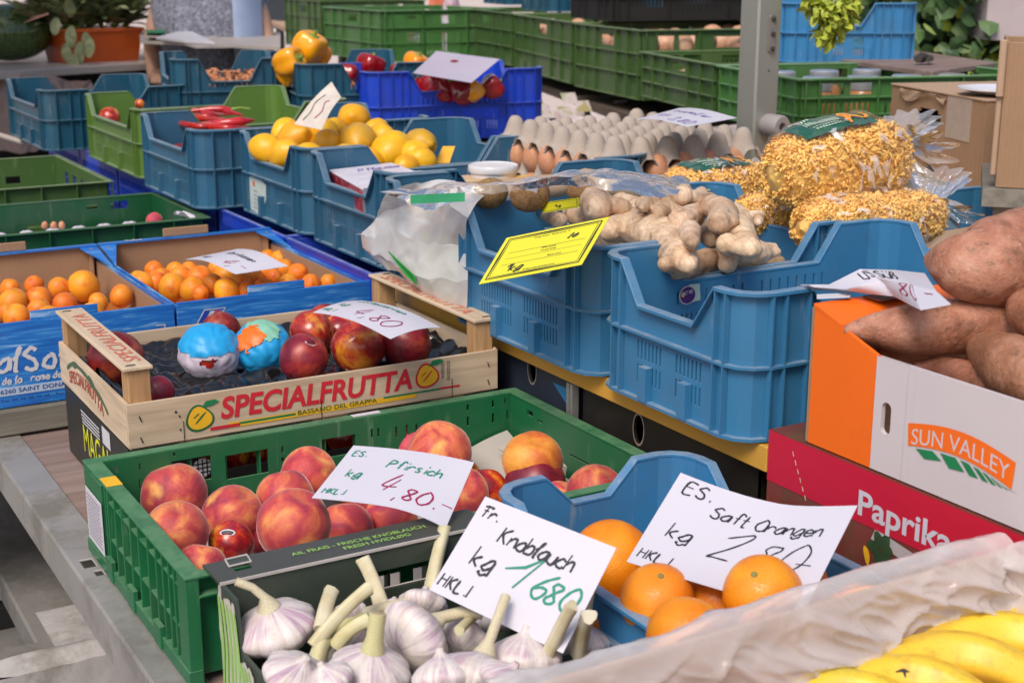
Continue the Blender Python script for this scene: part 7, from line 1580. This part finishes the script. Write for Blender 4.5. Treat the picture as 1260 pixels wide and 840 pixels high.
# wrapped melon half and pink card
c = atd(22, 42, depth(pl)-.02); MEL = MT('watermelon_rind'); MEL.co = MEL.tc.outputs['Object']; st_n = MEL.noise(1, 4, .6, 2., stretch=(30, 30, 5)); MEL.base(MEL.ramp(st_n, [(.42, (.015,.035,.012)), (.52, (.06,.11,.03)), (.62, (.13,.18,.05))])); MEL.set(rough=.15)
wmn = round_mesh('watermelon', egg_fn(.8, 0, 2, .02), MEL.m, 32, 20); R = 46*depth(c)/_f
tag(link('watermelon', wmn, None, loc=atd(12, 40, depth(pl)+.05), scale=(R*1.15, R, R*.95)), 'dark striped watermelon half wrapped in film at the far left', 'watermelon')
m = MB(); q = [atd(-5, 40, depth(pl)-.02), atd(60, 17, depth(pl)-.1), atd(58, 13, depth(pl)+.1), atd(-5, 25, depth(pl)+.15)]; m.add(q+[p-Vector((0, 0, .003)) for p in q], [(0,1,2,3),(7,6,5,4),(0,4,5,1),(1,5,6,2),(2,6,7,3),(3,7,4,0)]); solo('pink_card', m, plain('pink_card', (.62,.30,.24), .5, .1, 20), 'pink slanted card lying on the wrapped watermelon', 'card')
rows = [[atd(x, y, depth(pl)-.35) for x, y in r] for r in (((-10, 92), (30, 95), (75, 92), (112, 100)), ((-10, 110), (35, 104), (80, 108), (120, 112)), ((-10, 150), (30, 150), (70, 145), (110, 140)), ((-10, 190), (30, 190), (70, 185), (110, 180)))]
crumple('grey_sack', 'crumpled pinkish grey sack below the counter', lambda u, v: interp(rows, u, v), 50, 40, plain('pinkish_sack', (.24,.17,.155), .6, .25, 9, .4, 30), 'sack', .05, 7, 6)
rows = [[atd(x, y, 4.9) for x, y in r] for r in (((-5, 112), (60, 118)), ((-5, 160), (60, 165)))]

# second counter with newspapers, person behind
c2t = thing('paper_counter', 'grey counter spread with newspapers behind the shallot crate', 'table', (2, 6.5, .1)); zc2 = 1.41; a, b = atz(170, 62, zc2), atz(345, 78, zc2); m = MB()
q = [atz(172, 50, zc2), atz(345, 58, zc2), atz(345, 40, zc2), atz(172, 36, zc2)]; m.add(q+[p-Vector((0, 0, .012)) for p in q], [(0,1,2,3),(7,6,5,4),(0,4,5,1),(1,5,6,2),(2,6,7,3),(3,7,4,0)]); part('counter_top', m, GREYTOP, c2t, world=True)
for qq in q[2:]: m = MB(); m.box((qq.x+.05, qq.y-.1, .1), (qq.x+.1, qq.y-.05, zc2-.013)); part('leg', m, IRON, c2t, world=True)
for k, (pp, lab) in enumerate([(((192, 46), (230, 36), (264, 52), (225, 50)), 'folded newspaper with a raised corner'), (((216, 50), (262, 44), (300, 56), (240, 57)), 'newspaper sheet lying flat')]):
    q = [atz(x, y, zc2+.012+.01*(1-k)) for x, y in pp]; m = MB(); m.add(q+[p-Vector((0, 0, .008)) for p in q], [(0,1,2,3),(7,6,5,4),(0,4,5,1),(1,5,6,2),(2,6,7,3),(3,7,4,0)]); solo('newspaper', m, PAPERW if k == 0 else plain('grey_newspaper', (.4,.36,.33), .7), lab+' on the grey counter', 'newspaper')
m = MB(); q = [atz(180, 37, zc2+.03), atz(203, 37, zc2+.03), atz(203, 41, zc2+.03), atz(180, 41, zc2+.03)]; m.add(q+[p-Vector((0, 0, .01)) for p in q], [(0,1,2,3),(7,6,5,4),(0,4,5,1)]); solo('green_cover', m, GREENP, 'flat green cover beside the planter', 'cover')
# person standing behind the counter, head above the frame
per = thing('person', 'person in a mottled blue-grey dress with a pale blue apron edge', 'person', atz(258, 40, .1) if False else (0, 0, 0))
pc_ = atd(258, 25, 5.9); per.location = (pc_.x, pc_.y, .22); WM[per.name] = Matrix.Translation((pc_.x, pc_.y, .22)) @ Matrix.Rotation(-YAW, 4, 'Z'); per.rotation_euler = (0, 0, -YAW); _m = MB(); _m.box((pc_.x-.5, pc_.y-.4, .1), (pc_.x+.5, pc_.y+.4, .2195)); solo('step', _m, OLDW, 'low wooden step the person stands on', 'step')
DR = MT('mottled_dress'); n_1 = DR.noise(70, 5, .7, 1.5); DR.base(DR.ramp(n_1, [(.38, (.10,.10,.13)), (.5, (.20,.21,.27)), (.62, (.38,.40,.48))])); DR.set(rough=.85); SKIN = plain('skin', (.52,.30,.21), .55, .08, 20, sss=.1); HAIR = plain('brown_hair', (.06,.035,.02), .5, .3, 60)
def skinmesh(name, J, Ed, mat, root=0, sub=2):
    me = bpy.data.meshes.new(name); me.from_pydata([j[:3] for j in J], Ed, []); o = bpy.data.objects.new('tmp', me); COL.objects.link(o)
    bpy.context.view_layer.objects.active = o; m_ = o.modifiers.new('s', 'SKIN'); m_.use_smooth_shade = True
    for k, j in enumerate(J): v = me.skin_vertices[0].data[k]; v.radius = (j[3], j[4] if len(j) > 4 else j[3]); v.use_root = (k == root)
    s_m = o.modifiers.new('u', 'SUBSURF'); s_m.levels = sub; s_m.render_levels = sub; dg = bpy.context.evaluated_depsgraph_get(); dg.update(); r = bpy.data.meshes.new_from_object(o.evaluated_get(dg)); bpy.data.objects.remove(o)
    r.name = name; r.materials.clear(); r.materials.append(mat); r.polygons.foreach_set('use_smooth', [True]*len(r.polygons)); return r
J = [(0,0,.95,.15,.11),(0,0,1.15,.13,.10),(0,0,1.35,.15,.11),(0,0,1.45,.07,.06),(0,0,1.53,.055,.055),(0,-.01,1.62,.075,.09),(0,-.01,1.70,.06,.08),
     (.17,0,1.40,.055),(.24,-.02,1.15,.042),(.20,-.16,1.02,.034),(.14,-.28,1.06,.028),(-.17,0,1.40,.055),(-.24,-.02,1.15,.042),(-.20,-.16,1.02,.034),(-.14,-.28,1.06,.028),
     (.09,0,.85,.085),(.10,-.01,.48,.055),(.10,.02,.08,.038),(.10,-.12,.04,.035),(-.09,0,.85,.085),(-.10,-.01,.48,.055),(-.10,.02,.08,.038),(-.10,-.12,.04,.035)]
Ed = [(0,1),(1,2),(2,3),(3,4),(4,5),(5,6),(2,7),(7,8),(8,9),(9,10),(2,11),(11,12),(12,13),(13,14),(0,15),(15,16),(16,17),(17,18),(0,19),(19,20),(20,21),(21,22)]
for s in (1, -1):
    for k in range(5):
        base_i = 10 if s == 1 else 14; bx_, by_, bz_ = J[base_i][:3]; a = (k-1.5)*.013; i0 = len(J)
        if k < 4: J += [(bx_-s*a, by_-.045, bz_-.005, .011), (bx_-s*a*1.1, by_-.075, bz_-.02, .009), (bx_-s*a*1.1, by_-.09, bz_-.04, .008)]
        else: J += [(bx_-s*.035, by_-.01, bz_-.01, .012), (bx_-s*.05, by_-.035, bz_-.02, .010), (bx_-s*.052, by_-.055, bz_-.03, .009)]
        Ed += [(base_i, i0), (i0, i0+1), (i0+1, i0+2)]
link('body', skinmesh('body', J, Ed, SKIN), per)
m = MB(); m.grid(60, 40, lambda u, v: (lambda a, z: Vector((math.cos(a)*(.215+.035*(1-v)*1.5+.012*math.sin(a*9)*(1-v)-.04*math.exp(-((z-1.1)/.12)**2)-.11*max(0, (z-1.42)/.07))*1.08, math.sin(a)*(.155+.05*(1-v)-.02*math.exp(-((z-1.1)/.12)**2)-.06*max(0, (z-1.42)/.07)), z)))(2*math.pi*u, .55+.93*v)); part('dress', m, DR.m, per, smooth=180)
m = MB(); m.grid(10, 30, lambda u, v: Vector((.13+.10*u, -.175+.10*u*u, .60+.80*v+.004*math.sin(v*30)))); part('apron', m, plain('pale_blue_apron', (.36,.44,.62), .5, .2, 12), per, smooth=60)
m = MB(); m.lathe([(.001, 1.56), (.07, 1.57), (.095, 1.64), (.098, 1.70), (.08, 1.77), (.04, 1.81), (.001, 1.82)], 24, Matrix.Translation((0, .022, 0))); part('hair', m, HAIR, per, smooth=60)
FD_ = plain('face_detail', (.05,.03,.03), .4)
for x in (-.03, .03): m = MB(); ball(m, Vector((x, -.098, 1.655)), .009); part('eye', m, FD_, per, smooth=60)
m = MB(); capsule(m, (0, -.100, 1.65), (0, -.118, 1.62), .008, .011); part('nose', m, SKIN, per, smooth=60)
m = MB(); capsule(m, (-.02, -.098, 1.585), (.02, -.098, 1.585), .005, .005); part('mouth', m, plain('lips', (.4,.12,.10), .5), per, smooth=60)
for x in (-.083, .083): m = MB(); ball(m, Vector((x, .0, 1.64)), .02, .4, .8, 1.2); part('ear', m, SKIN, per, smooth=60)

# vented green crates at the back
MC = []
def mc(label, fl, rl, z, lx=.60, ly=.40, h=.24, mat=None, **k): return crate_px(mesh_crate, label, fl, rl, z, lx, ly, h, mat, **k)
mc('vented green crate right of the post, jars of honey in it', (985, 98), (885, 81), 1.440, .62, None, .135, LGREEN)
mc('vented green crate just left of the post', (883, 80), (790, 64), 1.440, .62, None, .135, MGREEN)
mc('tall vented green crate with orange fruit, behind the egg trays', (790, 38), (708, 29), 1.50, .60, None, .215, MGREEN)
mc('tall vented green crate second from the egg trays', (706, 28), (634, 18), 1.50, .60, None, .215, MGREEN)
mc('tall vented green crate beside the pink bottle', (632, 17), (566, 10), 1.50, .60, None, .215, MGREEN)
mc('vented green crate behind the pink cup', (470, 14), (398, 9), 1.50, .60, None, .22, LGREEN)
mc('dim vented green crate behind the person', (396, 2), (322, -3), 1.50, .60, .62, .26, MGREEN)
bt_ = thing('back_trestle', 'dark wooden back table under the tall green crates', 'table', (5, 6, .1)); A = [atz(556, 64, 1.245), atz(800, 152, 1.245), atz(1120, 120, 1.245), atz(900, 40, 1.245)]
m = MB(); m.add(A+[p-Vector((0, 0, .03)) for p in A], [(0,1,2,3),(7,6,5,4),(0,4,5,1),(1,5,6,2),(2,6,7,3),(3,7,4,0)]); part('table_top', m, plain('dark_brown_board', (.10,.07,.05), .7, .3, 10), bt_, world=True)
for p in A: m = MB(); c = p.lerp(sum(A, Vector())/4, .12); m.box((c.x, c.y, .1), (c.x+.05, c.y+.05, 1.214)); part('leg', m, IRON, bt_, world=True)
bt_ = thing('back_trestle', 'brown shelf under the pink cup and foil', 'table', (3, 6, .1)); A = [atz(415, 62, 1.27), atz(545, 72, 1.27), atz(580, 45, 1.27), atz(330, 25, 1.27)]
m = MB(); m.add(A+[p-Vector((0, 0, .03)) for p in A], [(0,1,2,3),(7,6,5,4),(0,4,5,1),(1,5,6,2),(2,6,7,3),(3,7,4,0)]); part('table_top', m, CARDL, bt_, world=True)
for p in A: m = MB(); c = p.lerp(sum(A, Vector())/4, .12); m.box((c.x, c.y, .1), (c.x+.05, c.y+.05, 1.239)); part('leg', m, IRON, bt_, world=True)
# fruit and jars in the back crates
for px, py, r, D in [(758, 33, 8, 3.9), (770, 35, 9, 3.9), (800, 34, 9, 4.1), (826, 42, 10, 4.2), (745, 41, 6, 3.95), (812, 40, 7, 4.1)]: pass
ONI = fruit('tan_onion_skin', [(.3,(.50,.25,.14)),(.7,(.66,.40,.26))], 12, .45, .02, .2, .05); ONM = round_mesh('onion', egg_fn(.9, 0, 2, .02, .08), ONI, 16, 12)
def fill(crate_label, n, me, R, name, label, cat, group, seed, zf=.55, mat=None):
    c = [o for o in COL.objects if o.get('label') == crate_label][0]; rg = random.Random(seed); Mx = wmat(c); ch = [x for x in c.children if x.name.startswith('wall_shell')][0]; bb_ = np.array([v.co for v in ch.data.vertices]); x0, x1, y0, y1, z1 = bb_[:,0].min()+R+.008, bb_[:,0].max()-R-.008, bb_[:,1].min()+R+.008, bb_[:,1].max()-R-.008, bb_[:,2].max(); k = 0
    nx = max(1, int((x1-x0)/(2*R))); ny = max(1, int((y1-y0)/(2*R))); out = []
    for i in range(nx+1):
        for j in range(ny+1):
            p = Mx @ Vector((x0+(x1-x0)*i/nx+rg.uniform(-.2, .2)*R, y0+(y1-y0)*j/ny+rg.uniform(-.2, .2)*R, z1*zf+rg.uniform(-.3, .3)*R)); o = link(name, me, None, loc=p, rot=Euler((rg.uniform(0, 6), rg.uniform(0, 6), 0)), scale=R*rg.uniform(.88, 1.05)); tag(o, label, cat, group); o['label'] = '%s, %s row, %s from left' % (label, ORD[j], ORD[i]); out.append(o); k += 1
    return out
fill('tall vented green crate with orange fruit, behind the egg trays', 0, ONM, .042, 'onion', 'tan onion in the tall green crate behind the egg trays', 'onion', 'onions in the tall green crate', 1, .74)
fill('tall vented green crate second from the egg trays', 0, ONM, .042, 'onion', 'tan onion in the second tall green crate', 'onion', 'onions in the second green crate', 2, .70)
fill('vented green crate just left of the post', 0, ONM, .034, 'onion', 'tan onion in the green crate left of the post', 'onion', 'onions left of the post', 3, .45)
GLS = film('jar_glass', (.8,.82,.84), .30, .06, .1, 10)
hc = [o for o in COL.objects if o.get('label') == 'vented green crate right of the post, jars of honey in it'][0]
HON = plain('amber_honey', (.45,.20,.07), .25, .2, 20)
for k in range(8):
    p = wmat(hc) @ Vector((-.23+.12*(k % 4)+.02, -.12+.2*(k//4), .008)); t = thing('jar', 'jar with silver lid in the green crate right of the post, %s' % ('front row, ' + ORD[k % 4] if k < 4 else 'back row, '+ORD[k % 4]), 'jar', p, 0, 'jars in the green crate')
    m = MB(); m.lathe([(.038, 0), (.042, .006), (.042, .075), (.034, .09)], 20); part('glass', m, HON, t, smooth=40); m = MB(); m.lathe([(.036, .09), (.037, .094), (.037, .120), (.034, .123), (.006, .1235)], 20); part('lid', m, plain('silver_lid', (.62,.62,.66), .3, .1, 20, metal=.6), t, smooth=40)
# board with secateurs on a crate, blue crate with lettuce
A = [atz(996, 68, 1.445), atz(1147, 88, 1.445), atz(1226, 77, 1.445), atz(1088, 57, 1.445)]
m = MB(); m.add([p-Vector((0, 0, .014)) for p in A]+A, [(3,2,1,0),(4,5,6,7),(0,1,5,4),(1,2,6,5),(2,3,7,6),(3,0,4,7)]); solo('wooden_board', m, PLY, 'brown plywood board lying on the crates with a dark tool', 'board', bevel=.002)
crate_px(mesh_crate, 'vented green crate under the plywood board', (1150, 95), (1060, 80), 1.429, .6, .45, .15, LGREEN)
c = atz(1135, 78, 1.449); t = thing('pruning_tool', 'dark handheld tool with silver blade lying on the board', 'tool', c); dx = (atz(1160, 75, 1.449)-c).normalized(); M_ = basis(c, dx, (0, 1, 0) if abs(dx.y) < .9 else (1, 0, 0)); m = MB(); m.tube([M_ @ Vector(p) for p in ((-.03, 0, .012), (0, .004, .014), (.035, 0, .012))], [.010, .014, .008], 10); m.tube([M_ @ Vector(p) for p in ((-.01, -.02, .01), (.02, -.012, .012), (.04, -.004, .01))], [.007, .009, .006], 8); part('handles', m, IRON, t, world=True, smooth=60); m = MB(); m.tube([M_ @ Vector(p) for p in ((.035, 0, .012), (.06, .008, .012), (.075, .02, .014))], [.005, .005, .001], 8, flat=.4); part('blade', m, METAL, t, world=True)
crate_px(fruit_crate, 'sky blue crate with curly lettuce hanging out, behind the post', (963, 4), (889, -12), 1.595, .37, None, .16, SKYB, low=.10, pilx=.11, group='sky blue crates behind the post')
m = MB(); rg = random.Random(4); 
for (px, py, n, sp) in [(1020, 15, 120, 16), (1030, 28, 90, 13), (1018, 42, 70, 9), (1005, 6, 70, 12), (1040, 5, 60, 10)]:
    for k in range(n): p = atd(px+rg.gauss(0, sp*.6), py+rg.gauss(0, sp*.5), 2.95+rg.uniform(-.04, .04)); leaf(m, p, Vector((rg.uniform(-1, 1), rg.uniform(-1, 1), rg.uniform(-1, .6))), Vector((rg.uniform(-1, 1), rg.uniform(-1, 1), 1)), .022, .008, .6)
solo('lettuce', m, fruit('lettuce_leaf', [(.3,(.28,.34,.03)),(.6,(.45,.50,.06)),(.8,(.55,.60,.14))], 40, .5, .0, .0, .3, 150, unit=False), 'curly yellow-green lettuce drooping over the sky blue crate', 'lettuce', smooth=60)
# dark crates at the very top centre
tc_ = [o for o in COL.objects if o.get('label', '').startswith('tall vented green crate with orange')][0]; rt = tc_.rotation_euler.z
q = atz(800, 30, 1.505); mesh_crate('black vented crate standing on the tall green crates at the top centre', q.x+.30, q.y+.28, 1.506, .62, .40, .22, DARK, rot=rt)
q = atz(690, 16, 1.505); fruit_crate('petrol blue crate on the tall green crates, cut by the top edge', q.x+.32, q.y+.20, 1.506, .60, .40, .18, TEAL, rot=rt, group='petrol blue crates at the top')
q = atz(610, 8, 1.505); fruit_crate('darker petrol blue crate at the top beside the pink bottle', q.x+.40, q.y+.25, 1.506, .50, .40, .18, TEAL, rot=rt, group='petrol blue crates at the top')
# cardboard boxes at the right
cbx = thing('cardboard_box', 'closed brown cardboard box with hand hole and clear tape', 'box', (2.3, 2.1, 1.2)); D1 = 2.75
a = atd(1100, 112, 2.80); b = atd(1188, 128, 2.55); a.z = b.z = (a.z+b.z)/2; hB = .255
pA_, pB_ = atz(1098, 105, 1.440), atz(1215, 126, 1.440); d = (pB_-pA_); Lb = d.length; d.normalize(); nn2 = Vector((-d.y, d.x, 0)); nn2 = nn2 if nn2.dot(_F) > 0 else -nn2
M_ = basis(pB_, -d, nn2) if False else Matrix((d, nn2, Vector((0, 0, 1)))).transposed().to_4x4(); M_.translation = pA_
hx0, hx1 = Lb*.30, Lb*.56; hB = 112*depth(pB_)/_f
m = MB(); m.panel(lambda u, v, w: M_ @ Vector((u, w*.005, -hB+v)), [0, hx0, hx0+.012, hx1-.012, hx1, Lb], [0, hB*.60, hB*.64, hB*.76, hB*.80, hB], lambda i, j: not ((i in (1, 2, 3) and j == 2) or (i == 2 and j in (1, 3)) or (i == 2 and j == 2)))
m.box((0, .3, -hB), (Lb, .305, 0), M_); m.box((0, .005, -hB), (.005, .3, -.0005), M_); m.box((Lb-.005, .005, -hB), (Lb, .3, -.0005), M_); part('box_walls', m, CARD, cbx, world=True)
m = MB(); m.box((-.003, -.003, .0003), (Lb+.002, .15, .0045), M_); m.box((-.003, .152, .0003), (Lb+.002, .308, .0045), M_); part('top_flap', m, CARDL, cbx, world=True, bevel=.001)
m = MB(); m.box((Lb*.62, -.0012, -hB*.48), (Lb*.86, -.0004, .0), M_); part('clear_tape', m, plain('glossy_tape', (.46,.36,.28), .15, .15, 60, .3, 30), cbx, world=True)
m = MB(); m.grid(12, 6, lambda u, v: M_ @ Vector((Lb*(.12+.5*u), -.003-.006*abs(math.sin(u*9+v*3)), -.012*v*(1+math.sin(u*7))-.002))); part('torn_tape', m, CARDL, cbx, world=True, smooth=60)
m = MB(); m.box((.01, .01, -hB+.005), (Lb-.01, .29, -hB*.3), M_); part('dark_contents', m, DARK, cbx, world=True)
c = atz(1232, 113, 1.452); m = MB(); R = .085; m.lathe([(.03, 0), (R*.6, .003), (R, .012), (R, .0145), (R*.6, .006), (.02, .004)], 40, Matrix.Translation(c-Vector((0, 0, .006)))); solo('plate', m, plain('white_plate', (.74,.74,.82), .2, .03), 'white plate standing on the closed cardboard box', 'plate', smooth=50)
m = MB(); p0 = atd(1240, 52, 2.35); p1 = atd(1240, 238, 2.35)
cb2 = thing('cardboard_box', 'tall brown cardboard box cut by the right edge', 'box', (p0.x, p0.y, p1.z)); hh2 = p0.z-p1.z
MQ = Matrix.Rotation(-YAW-R_(17.5), 4, 'Z'); MQ.translation = Vector((p0.x, p0.y, p1.z))
m.box((0, 0, 0), (.42, .005, hh2), MQ); m.box((0, .005, 0), (.005, .3, hh2-.002), MQ); m.box((.415, .005, 0), (.42, .3, hh2-.002), MQ); m.box((.005, .295, 0), (.415, .3, hh2-.004), MQ); part('box_walls', m, CARD, cb2, world=True, bevel=.001)
m = MB(); m.box((-.012, -.008, hh2-.09), (.0, -.0, hh2+.004), MQ); m.box((-.010, 0, .02), (-.001, .02, hh2-.01), MQ); part('folded_flap', m, CARDL, cb2, world=True, bevel=.002)
# stands that carry the boxes at right
m = MB(); zb2 = 1.440-hB; cc = M_ @ Vector((Lb/2, .15, 0)); m.box((cc.x-.15, cc.y-.22, zb2-.03), (cc.x+.55, cc.y+.25, zb2-.001)); 
for x, y in ((cc.x-.13, cc.y-.2), (cc.x+.5, cc.y-.2), (cc.x-.13, cc.y+.2), (cc.x+.5, cc.y+.2)): m.box((x, y, .1), (x+.04, y+.03, zb2-.03))
solo('wooden_stand', m, OLDW, 'low wooden stand under the cardboard boxes', 'stand')
m = MB(); m.box((-.02, -.02, -.03), (.45, .32, -.001), MQ)
for x, y in ((0, 0), (.4, 0), (0, .28), (.4, .28)): m.box((x, y, .1-p1.z), (x+.03, y+.03, -.031), MQ)
solo('wooden_stand', m, OLDW, 'small stand under the tall cardboard box at the right edge', 'stand')
# cup, foil, bottle
c = atz(501, 58, 1.272); s = depth(c)/_f; t = thing('cup', 'pink cup standing beside crumpled foil', 'cup', c); m = MB(); m.lathe([(9*s, 0), (11.5*s, 22*s), (10.3*s, 22*s), (8*s, 2*s)], 20); part('cup_body', m, plain('pink_cup', (.62,.33,.36), .3), t, smooth=40)
m = MB(); m.tube([Vector((-10*s, 0, 16*s)), Vector((-15*s, 0, 14*s)), Vector((-15*s, 0, 8*s)), Vector((-9*s, 0, 6*s))], 1.2*s, 6); part('handle', m, plain('pink_cup', (.62,.33,.36), .3), t, smooth=60)
c = atz(538, 62, 1.272); m = MB(); FO = plain('crumpled_foil', (.75,.75,.80), .22, .2, 60, 1.0, 40, metal=.8); fn = egg_fn(.75, 0, 1, 0)
nu, nv = 40, 24; V = []
for j in range(nv+1):
    for i in range(nu+1):
        p = fn(2*math.pi*i/nu, math.pi*(.02+.96*j/nv)); p = Vector((p.x, p.y, p.z))*(1+.28*abs(noise.noise(p*4))+.15*noise.noise(p*9)); V.append(c+Vector((p.x*27*s, p.y*22*s, (p.z+.7)*16*s)))
m.add(V, [(j*(nu+1)+i, j*(nu+1)+i+1, (j+1)*(nu+1)+i+1, (j+1)*(nu+1)+i) for j in range(nv) for i in range(nu)]); solo('foil_bundle', m, FO, 'crumpled silver foil bundle between cup and bottle', 'foil')
c = atz(556, 66, 1.272); m = MB(); m.lathe([(11*s, 0), (11.5*s, 3*s), (11.5*s, 42*s), (9*s, 56*s), (5*s, 66*s), (5*s, 78*s), (.5*s, 78*s)], 24, Matrix.Translation(c)); solo('bottle', m, fruit('pink_patterned_bottle', [(.3,(.50,.16,.22)),(.5,(.52,.45,.52)),(.7,(.58,.55,.62))], 20, .3, 0, 0, 0, sss=0, unit=False), 'pinkish patterned bottle beside the green crates', 'bottle', smooth=40)
m = MB(); c = atz(545, 10, 1.34); m.box((c.x-.08, c.y, 1.33), (c.x+.08, c.y+.1, 1.42)); solo('red_packet', m, plain('coral_packet', (.8,.2,.1), .5), 'coral red packet behind the bottle', 'packet')

# ================================================================== HEDGE, BACK WALL, STREET FAR BEHIND
def ivy(label, n, box, seed, lo=.025, hi=.05):
    m = MB(); rg = random.Random(seed); x0, x1, y0, y1, z0, z1 = box
    for k in range(n):
        p = Vector((rg.uniform(x0, x1), rg.uniform(y0, y1), rg.uniform(z0, z1))); p += Vector((0, .15*noise.noise(p*3), 0)); p = HM @ p; d = HM.to_3x3() @ Vector((rg.uniform(-1, 1), rg.uniform(-1, .2), rg.uniform(-1, .5))).normalized(); L = rg.uniform(lo, hi)
        s = d.cross(Vector((rg.uniform(-.5, .5), -1, rg.uniform(0, 1)))).normalized(); nrm_ = s.cross(d); V = [p, p+s*L*.55+d*L*.25, p+s*L*.5+d*L*.7-nrm_*.004, p+d*L*1.15-nrm_*.008, p-s*L*.5+d*L*.7-nrm_*.004, p-s*L*.55+d*L*.25, p+d*L*.5+nrm_*.004]
        m.add(V, [(0, 1, 6), (1, 2, 6), (2, 3, 6), (3, 4, 6), (4, 5, 6), (5, 0, 6)])
    o = solo('ivy', m, IVY2, label, None, None, 'stuff'); return o
def ivymat():
    t = MT('ivy_foliage'); oi = nd(t.nt, 'ShaderNodeNewGeometry'); r = oi.outputs['Random Per Island']; c = t.ramp(r, [(0., (.025,.06,.02)), (.35, (.08,.15,.05)), (.7, (.14,.22,.09)), (.82, (.24,.32,.13)), (.90, (.38,.48,.04)), (1., (.5,.56,.05))]); t.base(c); t.set(rough=.42, spec=.5); return t.m
IVY2 = ivymat()
ca = atd(1150, 50, 4.4); HM = Matrix.Rotation(-YAW, 4, 'Z'); HM.translation = Vector((ca.x, ca.y, 0))
ivy('dense ivy hedge behind the plywood board', 7000, (-.26, 1.5, -.1, .25, .7, 2.2), 1, .035, .062)
cg = atz(1190, 235, 1.0); HM = Matrix.Rotation(-YAW, 4, 'Z'); HM.translation = Vector((cg.x, cg.y, 0)); ivy('ivy growing on the ground below the cardboard boxes', 2200, (-.35, 1.0, -.5, .5, .96, 1.04), 2, .03, .055)
m = MB(); m.box((-.22, .28, .1), (1.7, .6, 2.2), HM); solo('hedge_core', m, plain('dark_hedge_core', (.012,.02,.008), .9, .4), 'dark twiggy core of the ivy hedge', 'hedge')
m = MB(); m.grid(20, 20, lambda u, v: HM @ Vector((-.4+1.5*u, -.6+1.2*v, .93+.03*noise.noise(Vector((u*9, v*9, 0)))))); solo('flower_bed', m, plain('bed_soil', (.14,.11,.10), .95, .4, 20, .5, 40), 'raised bed of soil under the ground ivy', 'flower bed', None, 'structure', smooth=60)
HM = Matrix.Rotation(-YAW, 4, 'Z'); HM.translation = Vector((ca.x, ca.y, 0)); e_ = HM.inverted() @ atd(1217, 50, 4.3); m = MB()
m.panel(lambda u, v, w: HM @ Vector((u+.012*noise.noise(Vector((v*22, 3, 0))) if u < e_.x+.01 else u, -.06+.14*w+.01*noise.noise(Vector((u*9, v*9, 1))), v+.012*noise.noise(Vector((u*22, 0, 0))))), [e_.x+k*.08 for k in range(10)], [e_.z+k*.08 for k in range(9)], lambda i, j: True)
solo('stone_slab', m, plain('pinkish_sandstone', (.50,.41,.42), .85, .15, 5, .3, 40), 'pale pinkish stone slab among the ivy at the top right corner', 'stone')
# bright far street: a long rendered wall with openings and pale paving
WALLM = plain('pale_pinkish_render', (.62,.54,.52), .85, .12, 2, .1, 30)
hw_ = thing('house_wall', 'pale rendered house wall far behind the stall', 'building', (8, 20, .1)); M_ = Matrix.Rotation(-YAW, 4, 'Z'); M_.translation = Vector((7.5, 12.5, .1))
m = MB(); holes = []; m.panel(lambda u, v, w: M_ @ Vector((-10+u, w*.3, v)), [0, 3, 4.2, 7, 8.2, 11, 12.2, 15, 16.2, 20], [0, .9, 2.4, 3.6, 5.0, 6], lambda i, j: not (i in (1, 3, 5, 7) and j in (1, 3))); part('wall', m, WALLM, hw_, world=True)
for i in (3, 7, 11, 15):
    for j in (.9, 3.6): h_ = 1.5 if j == .9 else 1.4; m = MB(); m.box((-10+i+.02, .18, j+.02), (-10+i+1.18, .2, j+h_-.02), M_); wnd = part('window', m, plain('dark_pane', (.04,.05,.06), .1), hw_, world=True); m = MB(); m.box((-10+i, .12, j), (-10+i+.06, .18, j+h_), M_); m.box((-10+i+1.14, .12, j), (-10+i+1.2, .18, j+h_), M_); m.box((-10+i+.06, .12, j), (-10+i+1.14, .18, j+.06), M_); m.box((-10+i+.06, .12, j+h_-.06), (-10+i+1.14, .18, j+h_), M_); part('window_frame', m, WHITEPL, wnd, world=True)
# clutter seen through the gap between royal crate and egg trays
rg = random.Random(8); m = MB(); 
for k in range(16):
    p = atd(rg.uniform(650, 765), rg.uniform(126, 150), 4.9+rg.uniform(-.2, .2)); q = .03+rg.random()*.03; m.grid(3, 3, lambda u, v: p+Vector((q*u, q*.4*v, q*v*.6+.02*noise.noise(Vector((u*3, v*3, k))))))
solo('paper_litter', m, fruit('coloured_paper_litter', [(.3,(.5,.38,.36)),(.5,(.65,.55,.56)),(.6,(.35,.4,.15)),(.75,(.6,.3,.2))], 14, .6, 0, 0, 0, sss=0, unit=False), 'pale scraps and packaging in the gap behind the royal blue crate', None, None, 'stuff')
for o in list(COL.objects):
    if '_px' in o: del o['_px']
